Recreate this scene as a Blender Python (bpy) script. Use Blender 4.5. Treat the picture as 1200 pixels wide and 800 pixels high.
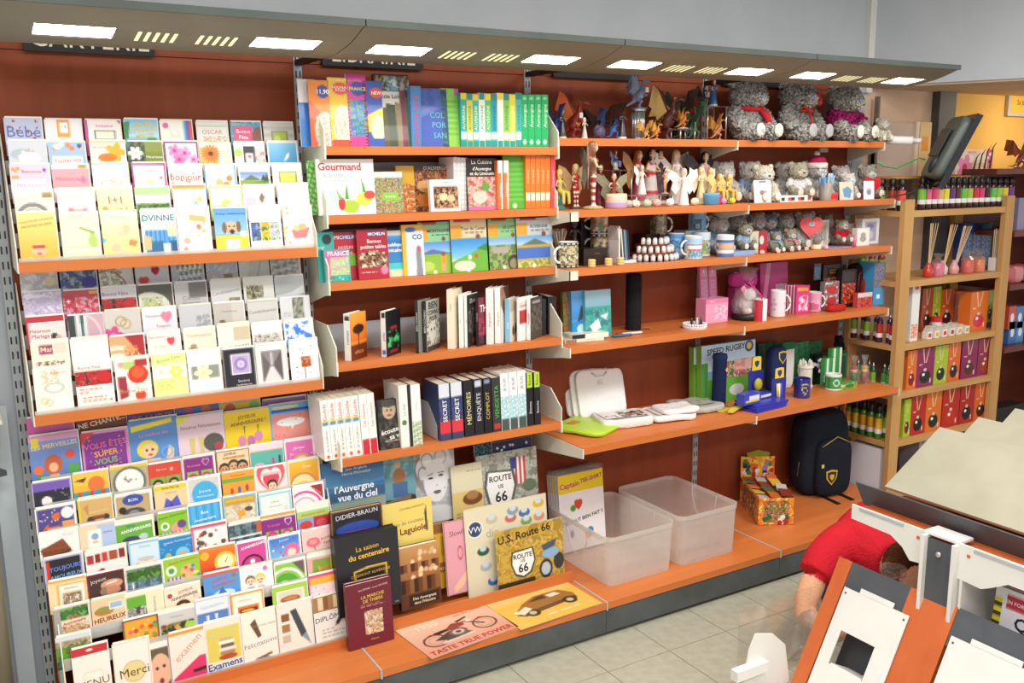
import bpy, bmesh, math, random
import numpy as np
from mathutils import Vector, Matrix
random.seed(7); np.random.seed(7)
for o in list(bpy.data.objects): bpy.data.objects.remove(o)
SC = bpy.context.scene
COL = SC.collection
PI = math.pi
# ------------------------------------------------------------------ camera
F_PX = 1092.787
ROT = np.array([[0.85915997, -0.10078527, 0.50168364], [-0.51162528, -0.15166115, 0.84571773], [-0.00914996, -0.98328085, -0.18186548]])
CAM = np.array([-1.15301784, -3.49607248, 1.90966832])
cd = bpy.data.cameras.new('camera'); cam = bpy.data.objects.new('camera', cd); COL.objects.link(cam)
cd.sensor_width = 36; cd.lens = F_PX / 1200 * 36; cd.clip_start = .05
m = Matrix.Identity(4)
for i in range(3):
    m[i][0] = ROT[i, 0]; m[i][1] = -ROT[i, 1]; m[i][2] = -ROT[i, 2]; m[i][3] = CAM[i]
cam.matrix_world = m
SC.camera = cam
# ------------------------------------------------------------------ world, exposure, room lights
vs = SC.view_settings
vs.view_transform = 'Standard'; vs.look = 'None'; vs.gamma = 1; vs.use_curve_mapping = False
vs.exposure = 0.25
w = bpy.data.worlds.new('ambient_fill'); SC.world = w; w.use_nodes = True  # added ambient fill from the open camera side, no real source
w.node_tree.nodes['Background'].inputs[0].default_value = (1.0, .98, .96, 1)
w.node_tree.nodes['Background'].inputs[1].default_value = .7
def area_light(name, loc, sx, sy, power, color=(1, 1, 1), rot=(0, 0, 0)):
    l = bpy.data.lights.new(name, 'AREA'); l.shape = 'RECTANGLE'; l.size = sx; l.size_y = sy; l.energy = power; l.color = color
    o = bpy.data.objects.new(name, l); COL.objects.link(o); o.location = loc; o.rotation_euler = rot
    return o
for i, (x, y, p) in enumerate([(-1.3, -2.3, 30), (.6, -2.2, 38), (2.4, -2.0, 34), (-.3, -4.2, 36), (1.8, -4.2, 36), (4.6, -2.6, 26)]):
    area_light('ceiling_fluorescent_light', (x, y, 3.02), 1.2, .5, p, (1, .985, .95))
# ------------------------------------------------------------------ pixel -> place
def un(u, v, ax, val):
    r = ROT @ np.array([(u - 600) / F_PX, (v - 400) / F_PX, 1.]); i = 'xyz'.index(ax)
    return CAM + r * ((val - CAM[i]) / r[i])
def X(u, y, z):
    # x of the point on the line (y, z) whose image column is u
    k = (u - 600) / F_PX
    a = ROT[:, 0] - k * ROT[:, 2]
    return CAM[0] - (a[1] * (y - CAM[1]) + a[2] * (z - CAM[2])) / a[0]
def Zv(u, v, y): return un(u, v, 'y', y)[2]
# ------------------------------------------------------------------ colour + materials
def rgb(h):
    if len(h) == 3: h = ''.join(c + c for c in h)
    return np.array([int(h[i:i + 2], 16) / 255 for i in (0, 2, 4)])
def lin(c):
    c = np.asarray(c, float)
    return np.where(c <= .04045, c / 12.92, ((c + .055) / 1.055) ** 2.4)
def hexl(h): return tuple(lin(rgb(h))) + (1.,)
MATS = {}
def base_mat(name):
    m = bpy.data.materials.new(name); m.use_nodes = True
    return m, m.node_tree.nodes, m.node_tree.links, m.node_tree.nodes['Principled BSDF']
def attr_mat(name, rough=.5, metal=0., coat=0., bump=0., bscale=200, spec=.5, trans=0., alpha=1., mottle=0.):
    m, N, L, b = base_mat(name)
    a = N.new('ShaderNodeVertexColor'); a.layer_name = 'Col'
    src = a.outputs[0]
    if mottle:
        t = N.new('ShaderNodeTexNoise'); t.inputs['Scale'].default_value = bscale; t.inputs['Detail'].default_value = 4
        hsv = N.new('ShaderNodeHueSaturation'); mr = N.new('ShaderNodeMapRange')
        mr.inputs[1].default_value = .3; mr.inputs[2].default_value = .7; mr.inputs[3].default_value = 1 - mottle; mr.inputs[4].default_value = 1 + mottle
        L.new(t.outputs[0], mr.inputs[0]); L.new(mr.outputs[0], hsv.inputs['Value']); L.new(src, hsv.inputs['Color']); src = hsv.outputs[0]
    L.new(src, b.inputs['Base Color'])
    b.inputs['Roughness'].default_value = rough; b.inputs['Metallic'].default_value = metal
    b.inputs['Coat Weight'].default_value = coat; b.inputs['Specular IOR Level'].default_value = spec
    b.inputs['Transmission Weight'].default_value = trans; b.inputs['Alpha'].default_value = alpha
    if bump:
        t = N.new('ShaderNodeTexNoise'); t.inputs['Scale'].default_value = bscale
        tc = N.new('ShaderNodeTexCoord'); L.new(tc.outputs['Object'], t.inputs['Vector'])
        bp = N.new('ShaderNodeBump'); bp.inputs['Strength'].default_value = bump; bp.inputs['Distance'].default_value = .01
        L.new(t.outputs[0], bp.inputs['Height']); L.new(bp.outputs[0], b.inputs['Normal'])
    MATS[name] = m
    return m
attr_mat('print', .35, coat=.15, spec=.4)
attr_mat('paper', .7, spec=.3)
attr_mat('matte', .6)
attr_mat('satin', .4)
attr_mat('glossy', .15, coat=.3)
attr_mat('metal', .3, metal=.9)
attr_mat('cloth', .9, bump=.5, bscale=120, spec=.2)
attr_mat('fur', .95, bump=1., bscale=150, spec=.1, mottle=.25)
attr_mat('resin', .35, bump=.25, bscale=90, coat=.2, mottle=.2)
attr_mat('glass', .04, trans=.85, spec=.6)
attr_mat('clear', .05, trans=.9, spec=.6, alpha=.12)
attr_mat('film', .12, trans=.75, spec=.8, alpha=.35)
def wood(name, c1, c2, scale=1., rough=.35, axis='X', spec=.4):
    m, N, L, b = base_mat(name)
    tc = N.new('ShaderNodeTexCoord'); mp = N.new('ShaderNodeMapping')
    s = {'X': (1.2, 14, 14), 'Z': (9, 9, .9), 'Y': (14, 1.2, 14)}[axis]
    mp.inputs['Scale'].default_value = [k * scale for k in s]
    n1 = N.new('ShaderNodeTexNoise'); n1.inputs['Scale'].default_value = 1.6; n1.inputs['Detail'].default_value = 7; n1.inputs['Roughness'].default_value = .6
    n2 = N.new('ShaderNodeTexNoise'); n2.inputs['Scale'].default_value = 2.2; n2.inputs['Detail'].default_value = 2
    ad = N.new('ShaderNodeMix'); ad.data_type = 'FLOAT'; ad.inputs[0].default_value = .35
    cr = N.new('ShaderNodeValToRGB')
    cr.color_ramp.elements[0].position = .32; cr.color_ramp.elements[0].color = hexl(c1)
    cr.color_ramp.elements[1].position = .68; cr.color_ramp.elements[1].color = hexl(c2)
    L.new(tc.outputs['Object'], mp.inputs[0]); L.new(mp.outputs[0], n1.inputs[0]); L.new(tc.outputs['Object'], n2.inputs[0])
    L.new(n1.outputs[0], ad.inputs[2]); L.new(n2.outputs[0], ad.inputs[3]); L.new(ad.outputs[0], cr.inputs[0]); L.new(cr.outputs[0], b.inputs['Base Color'])
    b.inputs['Roughness'].default_value = rough; b.inputs['Specular IOR Level'].default_value = spec
    MATS[name] = m; return m
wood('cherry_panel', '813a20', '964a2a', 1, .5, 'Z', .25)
wood('cherry_shelf', 'c56c32', 'd37c42', 1, .42, 'X', .3)
wood('cherry_stand', 'bf5a2c', 'cf6c38', 1, .4, 'Z')
wood('pine', 'b98a50', 'd0a468', 1, .55, 'X')
wood('pine_post', 'b98a50', 'cfa266', 1, .55, 'Z')
wood('dark_wood', '5a2a1c', '74382a', 1, .4, 'X')
def plain(name, c1, c2=None, rough=.6, scale=6., bump=0., metal=0., spec=.4):
    m, N, L, b = base_mat(name)
    t = N.new('ShaderNodeTexNoise'); t.inputs['Scale'].default_value = scale; t.inputs['Detail'].default_value = 5
    tc = N.new('ShaderNodeTexCoord'); L.new(tc.outputs['Object'], t.inputs['Vector'])
    cr = N.new('ShaderNodeValToRGB')
    cr.color_ramp.elements[0].position = .35; cr.color_ramp.elements[0].color = hexl(c1)
    cr.color_ramp.elements[1].position = .65; cr.color_ramp.elements[1].color = hexl(c2 or c1)
    L.new(t.outputs[0], cr.inputs[0]); L.new(cr.outputs[0], b.inputs['Base Color'])
    b.inputs['Roughness'].default_value = rough; b.inputs['Metallic'].default_value = metal; b.inputs['Specular IOR Level'].default_value = spec
    if bump:
        bp = N.new('ShaderNodeBump'); bp.inputs['Strength'].default_value = bump; bp.inputs['Distance'].default_value = .003
        L.new(t.outputs[0], bp.inputs['Height']); L.new(bp.outputs[0], b.inputs['Normal'])
    MATS[name] = m; return m
plain('wall_grey', 'b9bfc6', 'c0c6cc', .8, 3)
plain('wall_warm_light_tint', 'e2c2a8', 'e8cbb3', .8, 3)  # same grey wall; warm lamp light painted into its colour
plain('wall_yellow', 'dfb562', 'e6c070', .8, 3)
plain('soffit_warm_tint', 'cdb496', 'd6be9f', .8, 3)  # bulkhead underside, its warm lighting put into the colour
plain('ceiling_white', 'd9d9d6', 'e2e2df', .9, 3)
plain('tile', 'a9a693', 'b4b19f', .3, 25, .05)
plain('grout', '7f7a6a', '8b8675', .9, 30)
plain('beige_metal', 'd8d5c2', 'dedbc9', .45, 4)
plain('grey_metal', 'a9aeb2', 'b4b8bc', .4, 4)
plain('slot_dark', '3a3a3c', '444446', .8, 4)
plain('plinth_grey', '4b4f4c', '55595a', .55, 9)
plain('canopy_grey', '84806f', '8c8877', .5, 4)
plain('canopy_edge', '4c5450', '555d58', .5, 4)
plain('sign_black', '1c1a1c', '242224', .5, 9)
plain('dark_grey', '4a4d52', '53565b', .5, 9)
plain('white_metal', 'dedcd6', 'e4e2dc', .4, 6)
plain('board_beige', '98937f', 'a19c88', .7, 7)
plain('pale_blue_metal', 'b9c4cc', 'c3cdd4', .5, 4)
def emit(name, c, s):
    m, N, L, b = base_mat(name)
    b.inputs['Base Color'].default_value = hexl(c); b.inputs['Emission Color'].default_value = hexl(c); b.inputs['Emission Strength'].default_value = s
    MATS[name] = m
emit('lamp_glow', 'fffaf2', 15.)
emit('slot_glow', 'e8e6b0', .9)
def frosted():
    m, N, L, b = base_mat('frosted_plastic')
    b.inputs['Base Color'].default_value = hexl('f1efe9'); b.inputs['Roughness'].default_value = .35
    b.inputs['Subsurface Weight'].default_value = 0
    t = N.new('ShaderNodeBsdfTransparent'); t.inputs[0].default_value = (.97, .96, .94, 1)
    tl = N.new('ShaderNodeBsdfTranslucent'); tl.inputs[0].default_value = hexl('f3efe8')
    mx = N.new('ShaderNodeMixShader'); mx.inputs[0].default_value = .45
    m2 = N.new('ShaderNodeMixShader'); m2.inputs[0].default_value = .42
    n = N.new('ShaderNodeTexNoise'); n.inputs['Scale'].default_value = 7
    mr = N.new('ShaderNodeMapRange'); mr.inputs[3].default_value = .3; mr.inputs[4].default_value = .42
    L.new(n.outputs[0], mr.inputs[0]); L.new(mr.outputs[0], m2.inputs[0])
    out = N['Material Output']
    L.new(b.outputs[0], mx.inputs[1]); L.new(tl.outputs[0], mx.inputs[2]); L.new(mx.outputs[0], m2.inputs[1]); L.new(t.outputs[0], m2.inputs[2])
    L.new(m2.outputs[0], out.inputs[0]); MATS['frosted_plastic'] = m
frosted()
# ------------------------------------------------------------------ mesh builder
WHITE = 'ffffff'
class MB:
    def __init__(s): s.v = []; s.f = []; s.c = []; s.arr = []
    def face(s, pts, col=WHITE):
        i = len(s.v); s.v += [tuple(p) for p in pts]; s.f.append(tuple(range(i, i + len(pts)))); s.c.append(col); return s
    def box(s, x0, x1, y0, y1, z0, z1, col=WHITE, skip=''):
        i = len(s.v)
        s.v += [(x0, y0, z0), (x1, y0, z0), (x1, y1, z0), (x0, y1, z0), (x0, y0, z1), (x1, y0, z1), (x1, y1, z1), (x0, y1, z1)]
        for k, q in (('b', (3, 2, 1, 0)), ('t', (4, 5, 6, 7)), ('f', (0, 1, 5, 4)), ('r', (1, 2, 6, 5)), ('k', (2, 3, 7, 6)), ('l', (3, 0, 4, 7))):
            if k not in skip: s.f.append(tuple(i + j for j in q)); s.c.append(col)
        return s
    def prism(s, poly, a, b, axis='x', col=WHITE):
        # poly: 2-D outline; axis x -> (y,z), y -> (x,z), z -> (x,y)
        mk = {'x': lambda p, t: (t, p[0], p[1]), 'y': lambda p, t: (p[0], t, p[1]), 'z': lambda p, t: (p[0], p[1], t)}[axis]
        n = len(poly); i = len(s.v)
        s.v += [mk(p, a) for p in poly] + [mk(p, b) for p in poly]
        s.f.append(tuple(range(i, i + n))); s.f.append(tuple(range(i + 2 * n - 1, i + n - 1, -1))); s.c += [col, col]
        for k in range(n):
            j = (k + 1) % n; s.f.append((i + k, i + n + k, i + n + j, i + j)); s.c.append(col)
        return s
    def lathe(s, prof, n=16, c=(0, 0, 0), col=WHITE, cols=None, cap=True, ax=None):
        # prof: [(r, z)]; cols: one per band
        i = len(s.v); c = Vector(c)
        Q = Vector((0, 0, 1)).rotation_difference(Vector(ax).normalized()) if ax else None
        for r, z in prof:
            for k in range(n):
                a = 2 * PI * k / n; p = Vector((r * math.cos(a), r * math.sin(a), z))
                if Q: p = Q @ p
                s.v.append(tuple(c + p))
        for j in range(len(prof) - 1):
            cc = cols[j] if cols else col
            for k in range(n):
                k2 = (k + 1) % n
                s.f.append((i + j * n + k, i + j * n + k2, i + (j + 1) * n + k2, i + (j + 1) * n + k)); s.c.append(cc)
        if cap:
            s.f.append(tuple(i + k for k in range(n - 1, -1, -1))); s.c.append(cols[0] if cols else col)
            q = i + (len(prof) - 1) * n
            s.f.append(tuple(q + k for k in range(n))); s.c.append(cols[-1] if cols else col)
        return s
    def tube(s, pts, r, n=8, col=WHITE, close=False):
        pts = [Vector(p) for p in pts]; i = len(s.v); m = len(pts)
        rr = r if isinstance(r, (list, tuple)) else [r] * m
        up = Vector((0, 0, 1))
        for k, p in enumerate(pts):
            d = (pts[min(k + 1, m - 1)] - pts[max(k - 1, 0)]).normalized() if not close else (pts[(k + 1) % m] - pts[k - 1]).normalized()
            a = d.cross(up)
            if a.length < .05: a = d.cross(Vector((1, 0, 0)))
            a.normalize(); b = d.cross(a)
            for q in range(n):
                t = 2 * PI * q / n; s.v.append(tuple(p + (a * math.cos(t) + b * math.sin(t)) * rr[k]))
        for k in range(m if close else m - 1):
            k2 = (k + 1) % m
            for q in range(n):
                q2 = (q + 1) % n; s.f.append((i + k * n + q, i + k * n + q2, i + k2 * n + q2, i + k2 * n + q)); s.c.append(col)
        if not close:
            s.f.append(tuple(i + q for q in range(n - 1, -1, -1))); s.f.append(tuple(i + (m - 1) * n + q for q in range(n))); s.c += [col, col]
        return s
    def ell(s, c, r, col=WHITE, nu=12, nv=8, ax=None, jit=0.):
        # ellipsoid; ax: direction of its local z
        i = len(s.v); c = Vector(c); r = (r, r, r) if not isinstance(r, (tuple, list)) else r
        Q = Vector((0, 0, 1)).rotation_difference(Vector(ax).normalized()) if ax else None
        for j in range(nv + 1):
            t = PI * j / nv
            for k in range(nu):
                a = 2 * PI * k / nu; g = 1 + random.uniform(-jit, jit)
                p = Vector((r[0] * math.sin(t) * math.cos(a) * g, r[1] * math.sin(t) * math.sin(a) * g, -r[2] * math.cos(t) * (g if 0 < j < nv else 1)))
                s.v.append(tuple(c + (Q @ p if Q else p)))
        for j in range(nv):
            for k in range(nu):
                k2 = (k + 1) % nu
                s.f.append((i + j * nu + k, i + j * nu + k2, i + (j + 1) * nu + k2, i + (j + 1) * nu + k)); s.c.append(col)
        return s
    def canvas(s, cv, O, U, V):
        # printed face: O top-left corner, U towards the right edge, V towards the bottom edge
        s.arr.append((cv, np.array(O, float), np.array(U, float), np.array(V, float))); return s
    def build(s, name, mat='matte', parent=None, loc=None, rz=0., smooth=False, rot=None):
        V = [np.array(s.v, float).reshape(-1, 3)]; nv = len(s.v)
        loops = [i for f in s.f for i in f]; sizes = [len(f) for f in s.f]
        cols = [np.repeat(np.array([lin(rgb(c)) if isinstance(c, str) else c for c in s.c]).reshape(-1, 3), sizes, axis=0)] if s.f else []
        L = [np.array(loops, int)]; Z = [np.array(sizes, int)]
        for cv, O, U, Vv in s.arr:
            im = cv.down(); ny, nx = im.shape[:2]
            gy, gx = np.mgrid[0:ny + 1, 0:nx + 1]
            P = O + (gx / nx)[..., None] * U + (gy / ny)[..., None] * Vv
            V.append(P.reshape(-1, 3))
            a = (np.arange(ny)[:, None] * (nx + 1) + np.arange(nx)[None, :]).ravel()
            q = np.stack([a + nx + 1, a + nx + 2, a + 1, a], 1) + nv
            L.append(q.ravel()); Z.append(np.full(len(q), 4)); cols.append(np.repeat(im.reshape(-1, 3), 4, axis=0)); nv += (nx + 1) * (ny + 1)
            nrm = np.cross(U, -Vv); nrm = nrm / np.linalg.norm(nrm)
            for tv, tf, tc in cv.texts:
                P = O + tv[:, :1] * U + tv[:, 1:2] * Vv + nrm * .0006
                V.append(P); L.append(tf.ravel() + nv); Z.append(np.full(len(tf), 3)); cols.append(np.tile(lin(rgb(tc)), (tf.size, 1))); nv += len(P)
        V = np.concatenate(V); L = np.concatenate(L); Z = np.concatenate(Z); cols = np.concatenate(cols)
        me = bpy.data.meshes.new(name)
        me.vertices.add(len(V)); me.vertices.foreach_set('co', V.ravel())
        me.loops.add(len(L)); me.loops.foreach_set('vertex_index', L)
        me.polygons.add(len(Z)); st = np.concatenate([[0], np.cumsum(Z)[:-1]]).astype(int)
        me.polygons.foreach_set('loop_start', st); me.polygons.foreach_set('loop_total', Z)
        me.update(calc_edges=True)
        ca = me.color_attributes.new('Col', 'FLOAT_COLOR', 'CORNER')
        ca.data.foreach_set('color', np.hstack([cols, np.ones((len(cols), 1))]).ravel())
        if not smooth: me.shade_flat()
        me.materials.append(MATS[mat])
        o = bpy.data.objects.new(name, me); COL.objects.link(o)
        if parent: o.parent = parent
        if loc is not None: o.location = tuple(loc)
        if rot: o.rotation_euler = rot
        elif rz: o.rotation_euler = (0, 0, rz)
        return o
def thing(name, label, cat, loc=(0, 0, 0), rz=0, group=None):
    o = bpy.data.objects.new(name, None); COL.objects.link(o); o.location = tuple(loc); o.rotation_euler = (0, 0, rz); o.empty_display_size = .05
    return tag(o, label, cat, group)
def tag(o, label, cat, group=None):
    o['label'] = label; o['category'] = cat
    if group: o['group'] = group
    return o
def struct(o, label=None):
    o['kind'] = 'structure'
    if label: o['label'] = label
    return o
# ------------------------------------------------------------------ flat print: a small painter on a grid
TXT = {}
def text_geo(s, bold=0.):
    k = (s, bold)
    if k not in TXT:
        c = bpy.data.curves.new('lettering', 'FONT'); c.body = s; c.size = 1; c.resolution_u = 2; c.align_x = 'CENTER'; c.offset = bold
        o = bpy.data.objects.new('lettering', c); COL.objects.link(o)
        me = bpy.data.meshes.new_from_object(o)
        me.calc_loop_triangles()
        v = np.array([p.co[:2] for p in me.vertices]).reshape(-1, 2); f = np.array([t.vertices[:] for t in me.loop_triangles], int).reshape(-1, 3)
        # counter-clockwise seen from the front
        a = v[f]; cr = (a[:, 1, 0] - a[:, 0, 0]) * (a[:, 2, 1] - a[:, 0, 1]) - (a[:, 1, 1] - a[:, 0, 1]) * (a[:, 2, 0] - a[:, 0, 0])
        f[cr < 0] = f[cr < 0][:, ::-1]
        bpy.data.objects.remove(o); bpy.data.curves.remove(c); bpy.data.meshes.remove(me)
        TXT[k] = (v, f)
    return TXT[k]
class Cv:
    SS = 3
    def __init__(s, w, h, bg, spec='', cell=.0048):
        s.w, s.h = w, h; s.nx = max(2, round(w / cell)); s.ny = max(2, round(h / cell)); s.texts = []
        W, H = s.nx * s.SS, s.ny * s.SS
        s.a = np.tile(rgb(bg), (H, W, 1)); s.yy, s.xx = np.mgrid[0:H, 0:W]; s.xx = (s.xx + .5) / W; s.yy = (s.yy + .5) / H
        s.asp = w / h
        for op in spec.split(';'):
            if op.strip(): s.op(op.strip())
    def fill(s, m, c): s.a[m] = rgb(c)
    def poly(s, pts, c):
        m = np.zeros(s.xx.shape, bool); n = len(pts)
        for i in range(n):
            (x0, y0), (x1, y1) = pts[i], pts[(i + 1) % n]
            if y0 != y1: m ^= ((y0 > s.yy) != (y1 > s.yy)) & (s.xx < (x1 - x0) * (s.yy - y0) / (y1 - y0) + x0)
        s.fill(m, c)
    def rad(s, cx, cy, rx, ry):
        ry = rx * s.asp if ry in ('-', None) else float(ry)
        return ((s.xx - cx) / rx) ** 2 + ((s.yy - cy) / ry) ** 2
    def op(s, op):
        t = op.split(' '); k = t[0]; xx, yy = s.xx, s.yy
        if k == 't':
            cx, cy, h = map(float, t[1:4]); ang = math.radians(float(t[5])); tx = ' '.join(t[6:]); bold = 0
            if tx[0] == '*': tx = tx[1:]; bold = .02
            v, f = text_geo(tx, bold)
            if len(f) == 0: return
            ext = (v[:, 0].max() - v[:, 0].min()) * h / .72; lim = .93 * min(2 * min(cx, 1 - cx), 1) * s.asp if abs(math.cos(ang)) > .5 else .96 * min(2 * min(cy, 1 - cy), 1)
            if abs(math.cos(ang)) < .5: h *= s.asp; ext *= s.asp
            if ext > lim: h *= lim / ext
            g = v * h / .72; g = g - np.array([0, h / 2]); ca, sa = math.cos(ang), math.sin(ang)
            x = g[:, 0] * ca - g[:, 1] * sa; y = g[:, 0] * sa + g[:, 1] * ca
            s.texts.append((np.stack([cx + x / s.asp, cy - y], 1), f, t[4])); return
        if k == 'p':
            n = [float(q) for q in t[2:]]; return s.poly(list(zip(n[::2], n[1::2])), t[1])
        n = [float(q) if q.replace('.', '', 1).replace('-', '', 1).isdigit() else q for q in t[1:]]
        if k == 'r': s.fill((xx > n[0]) & (yy > n[1]) & (xx < n[2]) & (yy < n[3]), t[5])
        elif k == 'e': s.fill(s.rad(n[0], n[1], n[2], t[4] if t[4] == '-' else n[3]) < 1, t[5])
        elif k == 'o':
            q = np.sqrt(s.rad(n[0], n[1], n[2], t[4] if t[4] == '-' else n[3])); s.fill((q < 1) & (q > 1 - n[4]), t[6])
        elif k == 'h':
            px = (xx - n[0]) / n[2]; py = -(yy - n[1]) / (n[2] * s.asp) + .1
            s.fill((px ** 2 + (py - .6 * np.sqrt(np.abs(px))) ** 2) < .8, t[4])
        elif k == 'f':
            dx = (xx - n[0]); dy = (yy - n[1]) / s.asp; r = np.hypot(dx, dy) / n[2]; a = np.arctan2(dy, dx); pn = int(t[6]) if len(t) > 6 else 6
            s.fill(r < .55 + .45 * np.abs(np.cos(a * pn / 2)), t[4]); s.fill(r < .28, t[5])
        elif k == 'n':
            m = (xx > n[0]) & (yy > n[1]) & (xx < n[2]) & (yy < n[3]); cs = t[7].split(','); rg = np.random.RandomState(int(n[4])); fr = n[5]
            q = np.zeros(xx.shape)
            for oct in range(4):
                for _ in range(3):
                    th = rg.uniform(0, 2 * PI); ff = fr * 2 * PI * (1.7 ** oct); q += np.sin(ff * (xx * math.cos(th) + yy / s.asp * math.sin(th)) + rg.uniform(0, 6)) / (1.35 ** oct)
            q = (np.argsort(np.argsort(q.ravel())) / q.size).reshape(q.shape)
            idx = np.minimum((q * len(cs)).astype(int), len(cs) - 1); pal = np.array([rgb(c) for c in cs]); s.a[m] = pal[idx][m]
        elif k == 'l':
            k2 = int(n[4]); rg = np.random.RandomState(int(n[1] * 997) + k2)
            for i in range(k2):
                y0 = n[1] + (n[3] - n[1]) * i / k2; th = (n[3] - n[1]) / k2 * .5; x0 = n[0]
                while x0 < n[2]:
                    x1 = min(n[2], x0 + rg.uniform(.05, .16)); s.fill((xx > x0) & (xx < x1) & (yy > y0) & (yy < y0 + th), t[6]); x0 = x1 + .035
                    if rg.rand() < .12: break
        elif k == 'g':
            m = (xx > n[0]) & (yy > n[1]) & (xx < n[2]) & (yy < n[3]); q = np.clip((yy - n[1]) / (n[3] - n[1]), 0, 1)[..., None]
            s.a[m] = (rgb(t[5]) * (1 - q) + rgb(t[6]) * q)[m]
        elif k in 'sS':
            m = (xx > n[0]) & (yy > n[1]) & (xx < n[2]) & (yy < n[3]); cs = t[6].split(',')
            q = (xx - n[0]) / (n[2] - n[0]) if k == 's' else (yy - n[1]) / (n[3] - n[1])
            idx = (np.clip(q, 0, .999) * n[4]).astype(int) % len(cs); pal = np.array([rgb(c) for c in cs]); s.a[m] = pal[idx][m]
        elif k == 'd':
            rg = np.random.RandomState(int(n[4]) + int(n[0] * 100)); cs = t[7].split(',')
            for i in range(int(n[4])):
                s.fill(s.rad(rg.uniform(n[0], n[2]), rg.uniform(n[1], n[3]), n[5], None) < 1, cs[i % len(cs)])
        elif k == 'b':
            th = n[0]; s.fill((xx < th) | (xx > 1 - th) | (yy < th * s.asp) | (yy > 1 - th * s.asp), t[2])
        elif k == 'c':
            # cartoon head: cx cy r skin hair
            r = n[2]; A = s.asp
            s.fill(s.rad(n[0], n[1] - r * A * .25, r * 1.12, None) < 1, t[5]); s.fill(s.rad(n[0], n[1] + r * A * .1, r * .9, None) < 1, t[4])
            for sx in (-1, 1): s.fill(s.rad(n[0] + sx * r * .35, n[1], r * .14, None) < 1, '222')
            s.fill(s.rad(n[0], n[1] + r * A * .55, r * .3, r * A * .12) < 1, 'b33')
    def down(s):
        q = s.SS; a = s.a.reshape(s.ny, q, s.nx, q, 3).mean((1, 3)); return lin(a)
# ================================================================== the setting
def sbox(name, x0, x1, y0, y1, z0, z1, mat, parent=None):
    return MB().box(x0, x1, y0, y1, z0, z1).build(name, mat, parent)
floor = struct(sbox('floor', -3.2, 8, -6, .03, -.1, -.004, 'grout'), 'pale beige square floor tiles with grey joints')
TS = .3045
tile_me = None
for i in range(-9, 9):
    for j in range(-9, 1):
        x0 = .841 + TS * i; y0 = -.838 + TS * j
        if tile_me is None:
            g = .0016
            to = MB().box(g, TS - g, g, TS - g, -.004, 0).build('tile', 'tile', floor); tile_me = to.data
        else:
            to = bpy.data.objects.new('tile', tile_me); COL.objects.link(to); to.parent = floor
        to.location = (x0, y0, 0)
struct(sbox('wall_back', -3.2, 3.2, .03, .2, -.1, 3.1, 'wall_grey'), 'pale grey upper wall above the canopy')
struct(sbox('wall_back_warm_tint', 3.2, 3.80, .032, .2, -.1, 2.335, 'wall_warm_light_tint'), 'grey wall behind the monitor, warm light painted in')
struct(sbox('wall_back_yellow', 3.92, 8, .034, .2, -.1, 2.335, 'wall_yellow'), 'yellow wall behind the pine shelf')
struct(sbox('trim_1', 3.78, 3.93, -.02, .1, 1.0, 2.335, 'dark_grey'), 'dark pilaster between the warm-tinted and yellow walls')
struct(MB().prism([(3.2, .03), (4.32, -2.2), (8, -2.2), (8, .2), (3.2, .2)], 2.335, 3.1, 'z').build('wall_bulkhead', 'wall_grey'), 'grey bulkhead with a warm lit underside')
struct(MB().prism([(3.22, .02), (4.33, -2.18), (8, -2.18), (8, .03), (3.22, .03)], 2.325, 2.335, 'z').build('trim_2', 'soffit_warm_tint'), 'bulkhead underside board tinted with warm light')
struct(MB().box(3.17, 3.215, .0, .03, 2.3, 3.1).build('trim_3', 'ceiling_white'), 'white corner pipe casing above the canopy')
struct(sbox('ceiling', -3.2, 8, -6, .2, 3.1, 3.2, 'ceiling_white'), 'white ceiling')
# warm spot in the bulkhead underside
sp = bpy.data.lights.new('bulkhead_spot_light', 'AREA'); sp.size = .15; sp.energy = 5; sp.color = (1, .78, .48)
so = bpy.data.objects.new('bulkhead_spot_light', sp); COL.objects.link(so); so.location = (4.5, -.45, 2.31); so.rotation_euler = (math.radians(20), 0, 0)
# ================================================================== shelving bays
BASE_Z, BASE_D = .152, .614
def slots(mb, x, z0, z1, y, w=.006, step=.05):
    z = z0
    while z < z1: mb.box(x - w / 2, x + w / 2, y - .0008, y + .001, z, z + step * .5); z += step
    return mb
def upright(p, x, z0=.0, z1=2.33):
    u = sbox('upright', x - .015, x + .015, -.016, .01, z0, z1, 'grey_metal', p)
    mb = MB()
    for s in (-.0075, .0075): slots(mb, x + s, z0 + .1, z1 - .02, -.0165, .005)
    k = mb.build('slot_row', 'slot_dark', u); k['kind'] = 'stuff'
def shelf(p, z, d, x0=0., x1=1., thick=.03, plates=None, rail=0., ph=.135, y0=-.0, bracket=(True, True), tag_l=False):
    s = sbox('shelf', x0 + .004, x1 - .004, -d + .002, y0 - .018, z - thick + .002, z, 'cherry_shelf', p)
    sbox('edge_strip', x0 + .004, x1 - .004, -d, -d + .0025, z - thick, z + .001, 'cherry_shelf', s)
    for k, x in ((0, x0), (1, x1)):
        if bracket[k]:
            sg = 1 if k == 0 else -1
            xa = x + sg * .0035
            MB().prism([(-.015, z - .004), (-d - .004, z - .004), (-d - .004, z - .045), (-d + .05, z - .052), (-.015, z - .10)], xa - .003, xa + .003, 'x').build('bracket', 'beige_metal', s)
    if plates:
        for k, x in ((0, x0), (1, x1)):
            if plates[k]:
                xa = x + (.004 if k == 0 else -.004)
                MB().prism([(-.02, z), (-d, z), (-d, z + ph * .45), (-d * .70, z + ph), (-.02, z + ph)], xa - .0025, xa + .0025, 'x').box(xa - .004, xa + .004, -d - .003, -.03, z - .03, z + .006).build('end_plate', 'beige_metal', s)
    if rail: sbox('back_rail', x0 + .01, x1 - .01, -.05, -.045, z, z + rail, 'grey_metal', s)
    return s
BAYS = []
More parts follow.
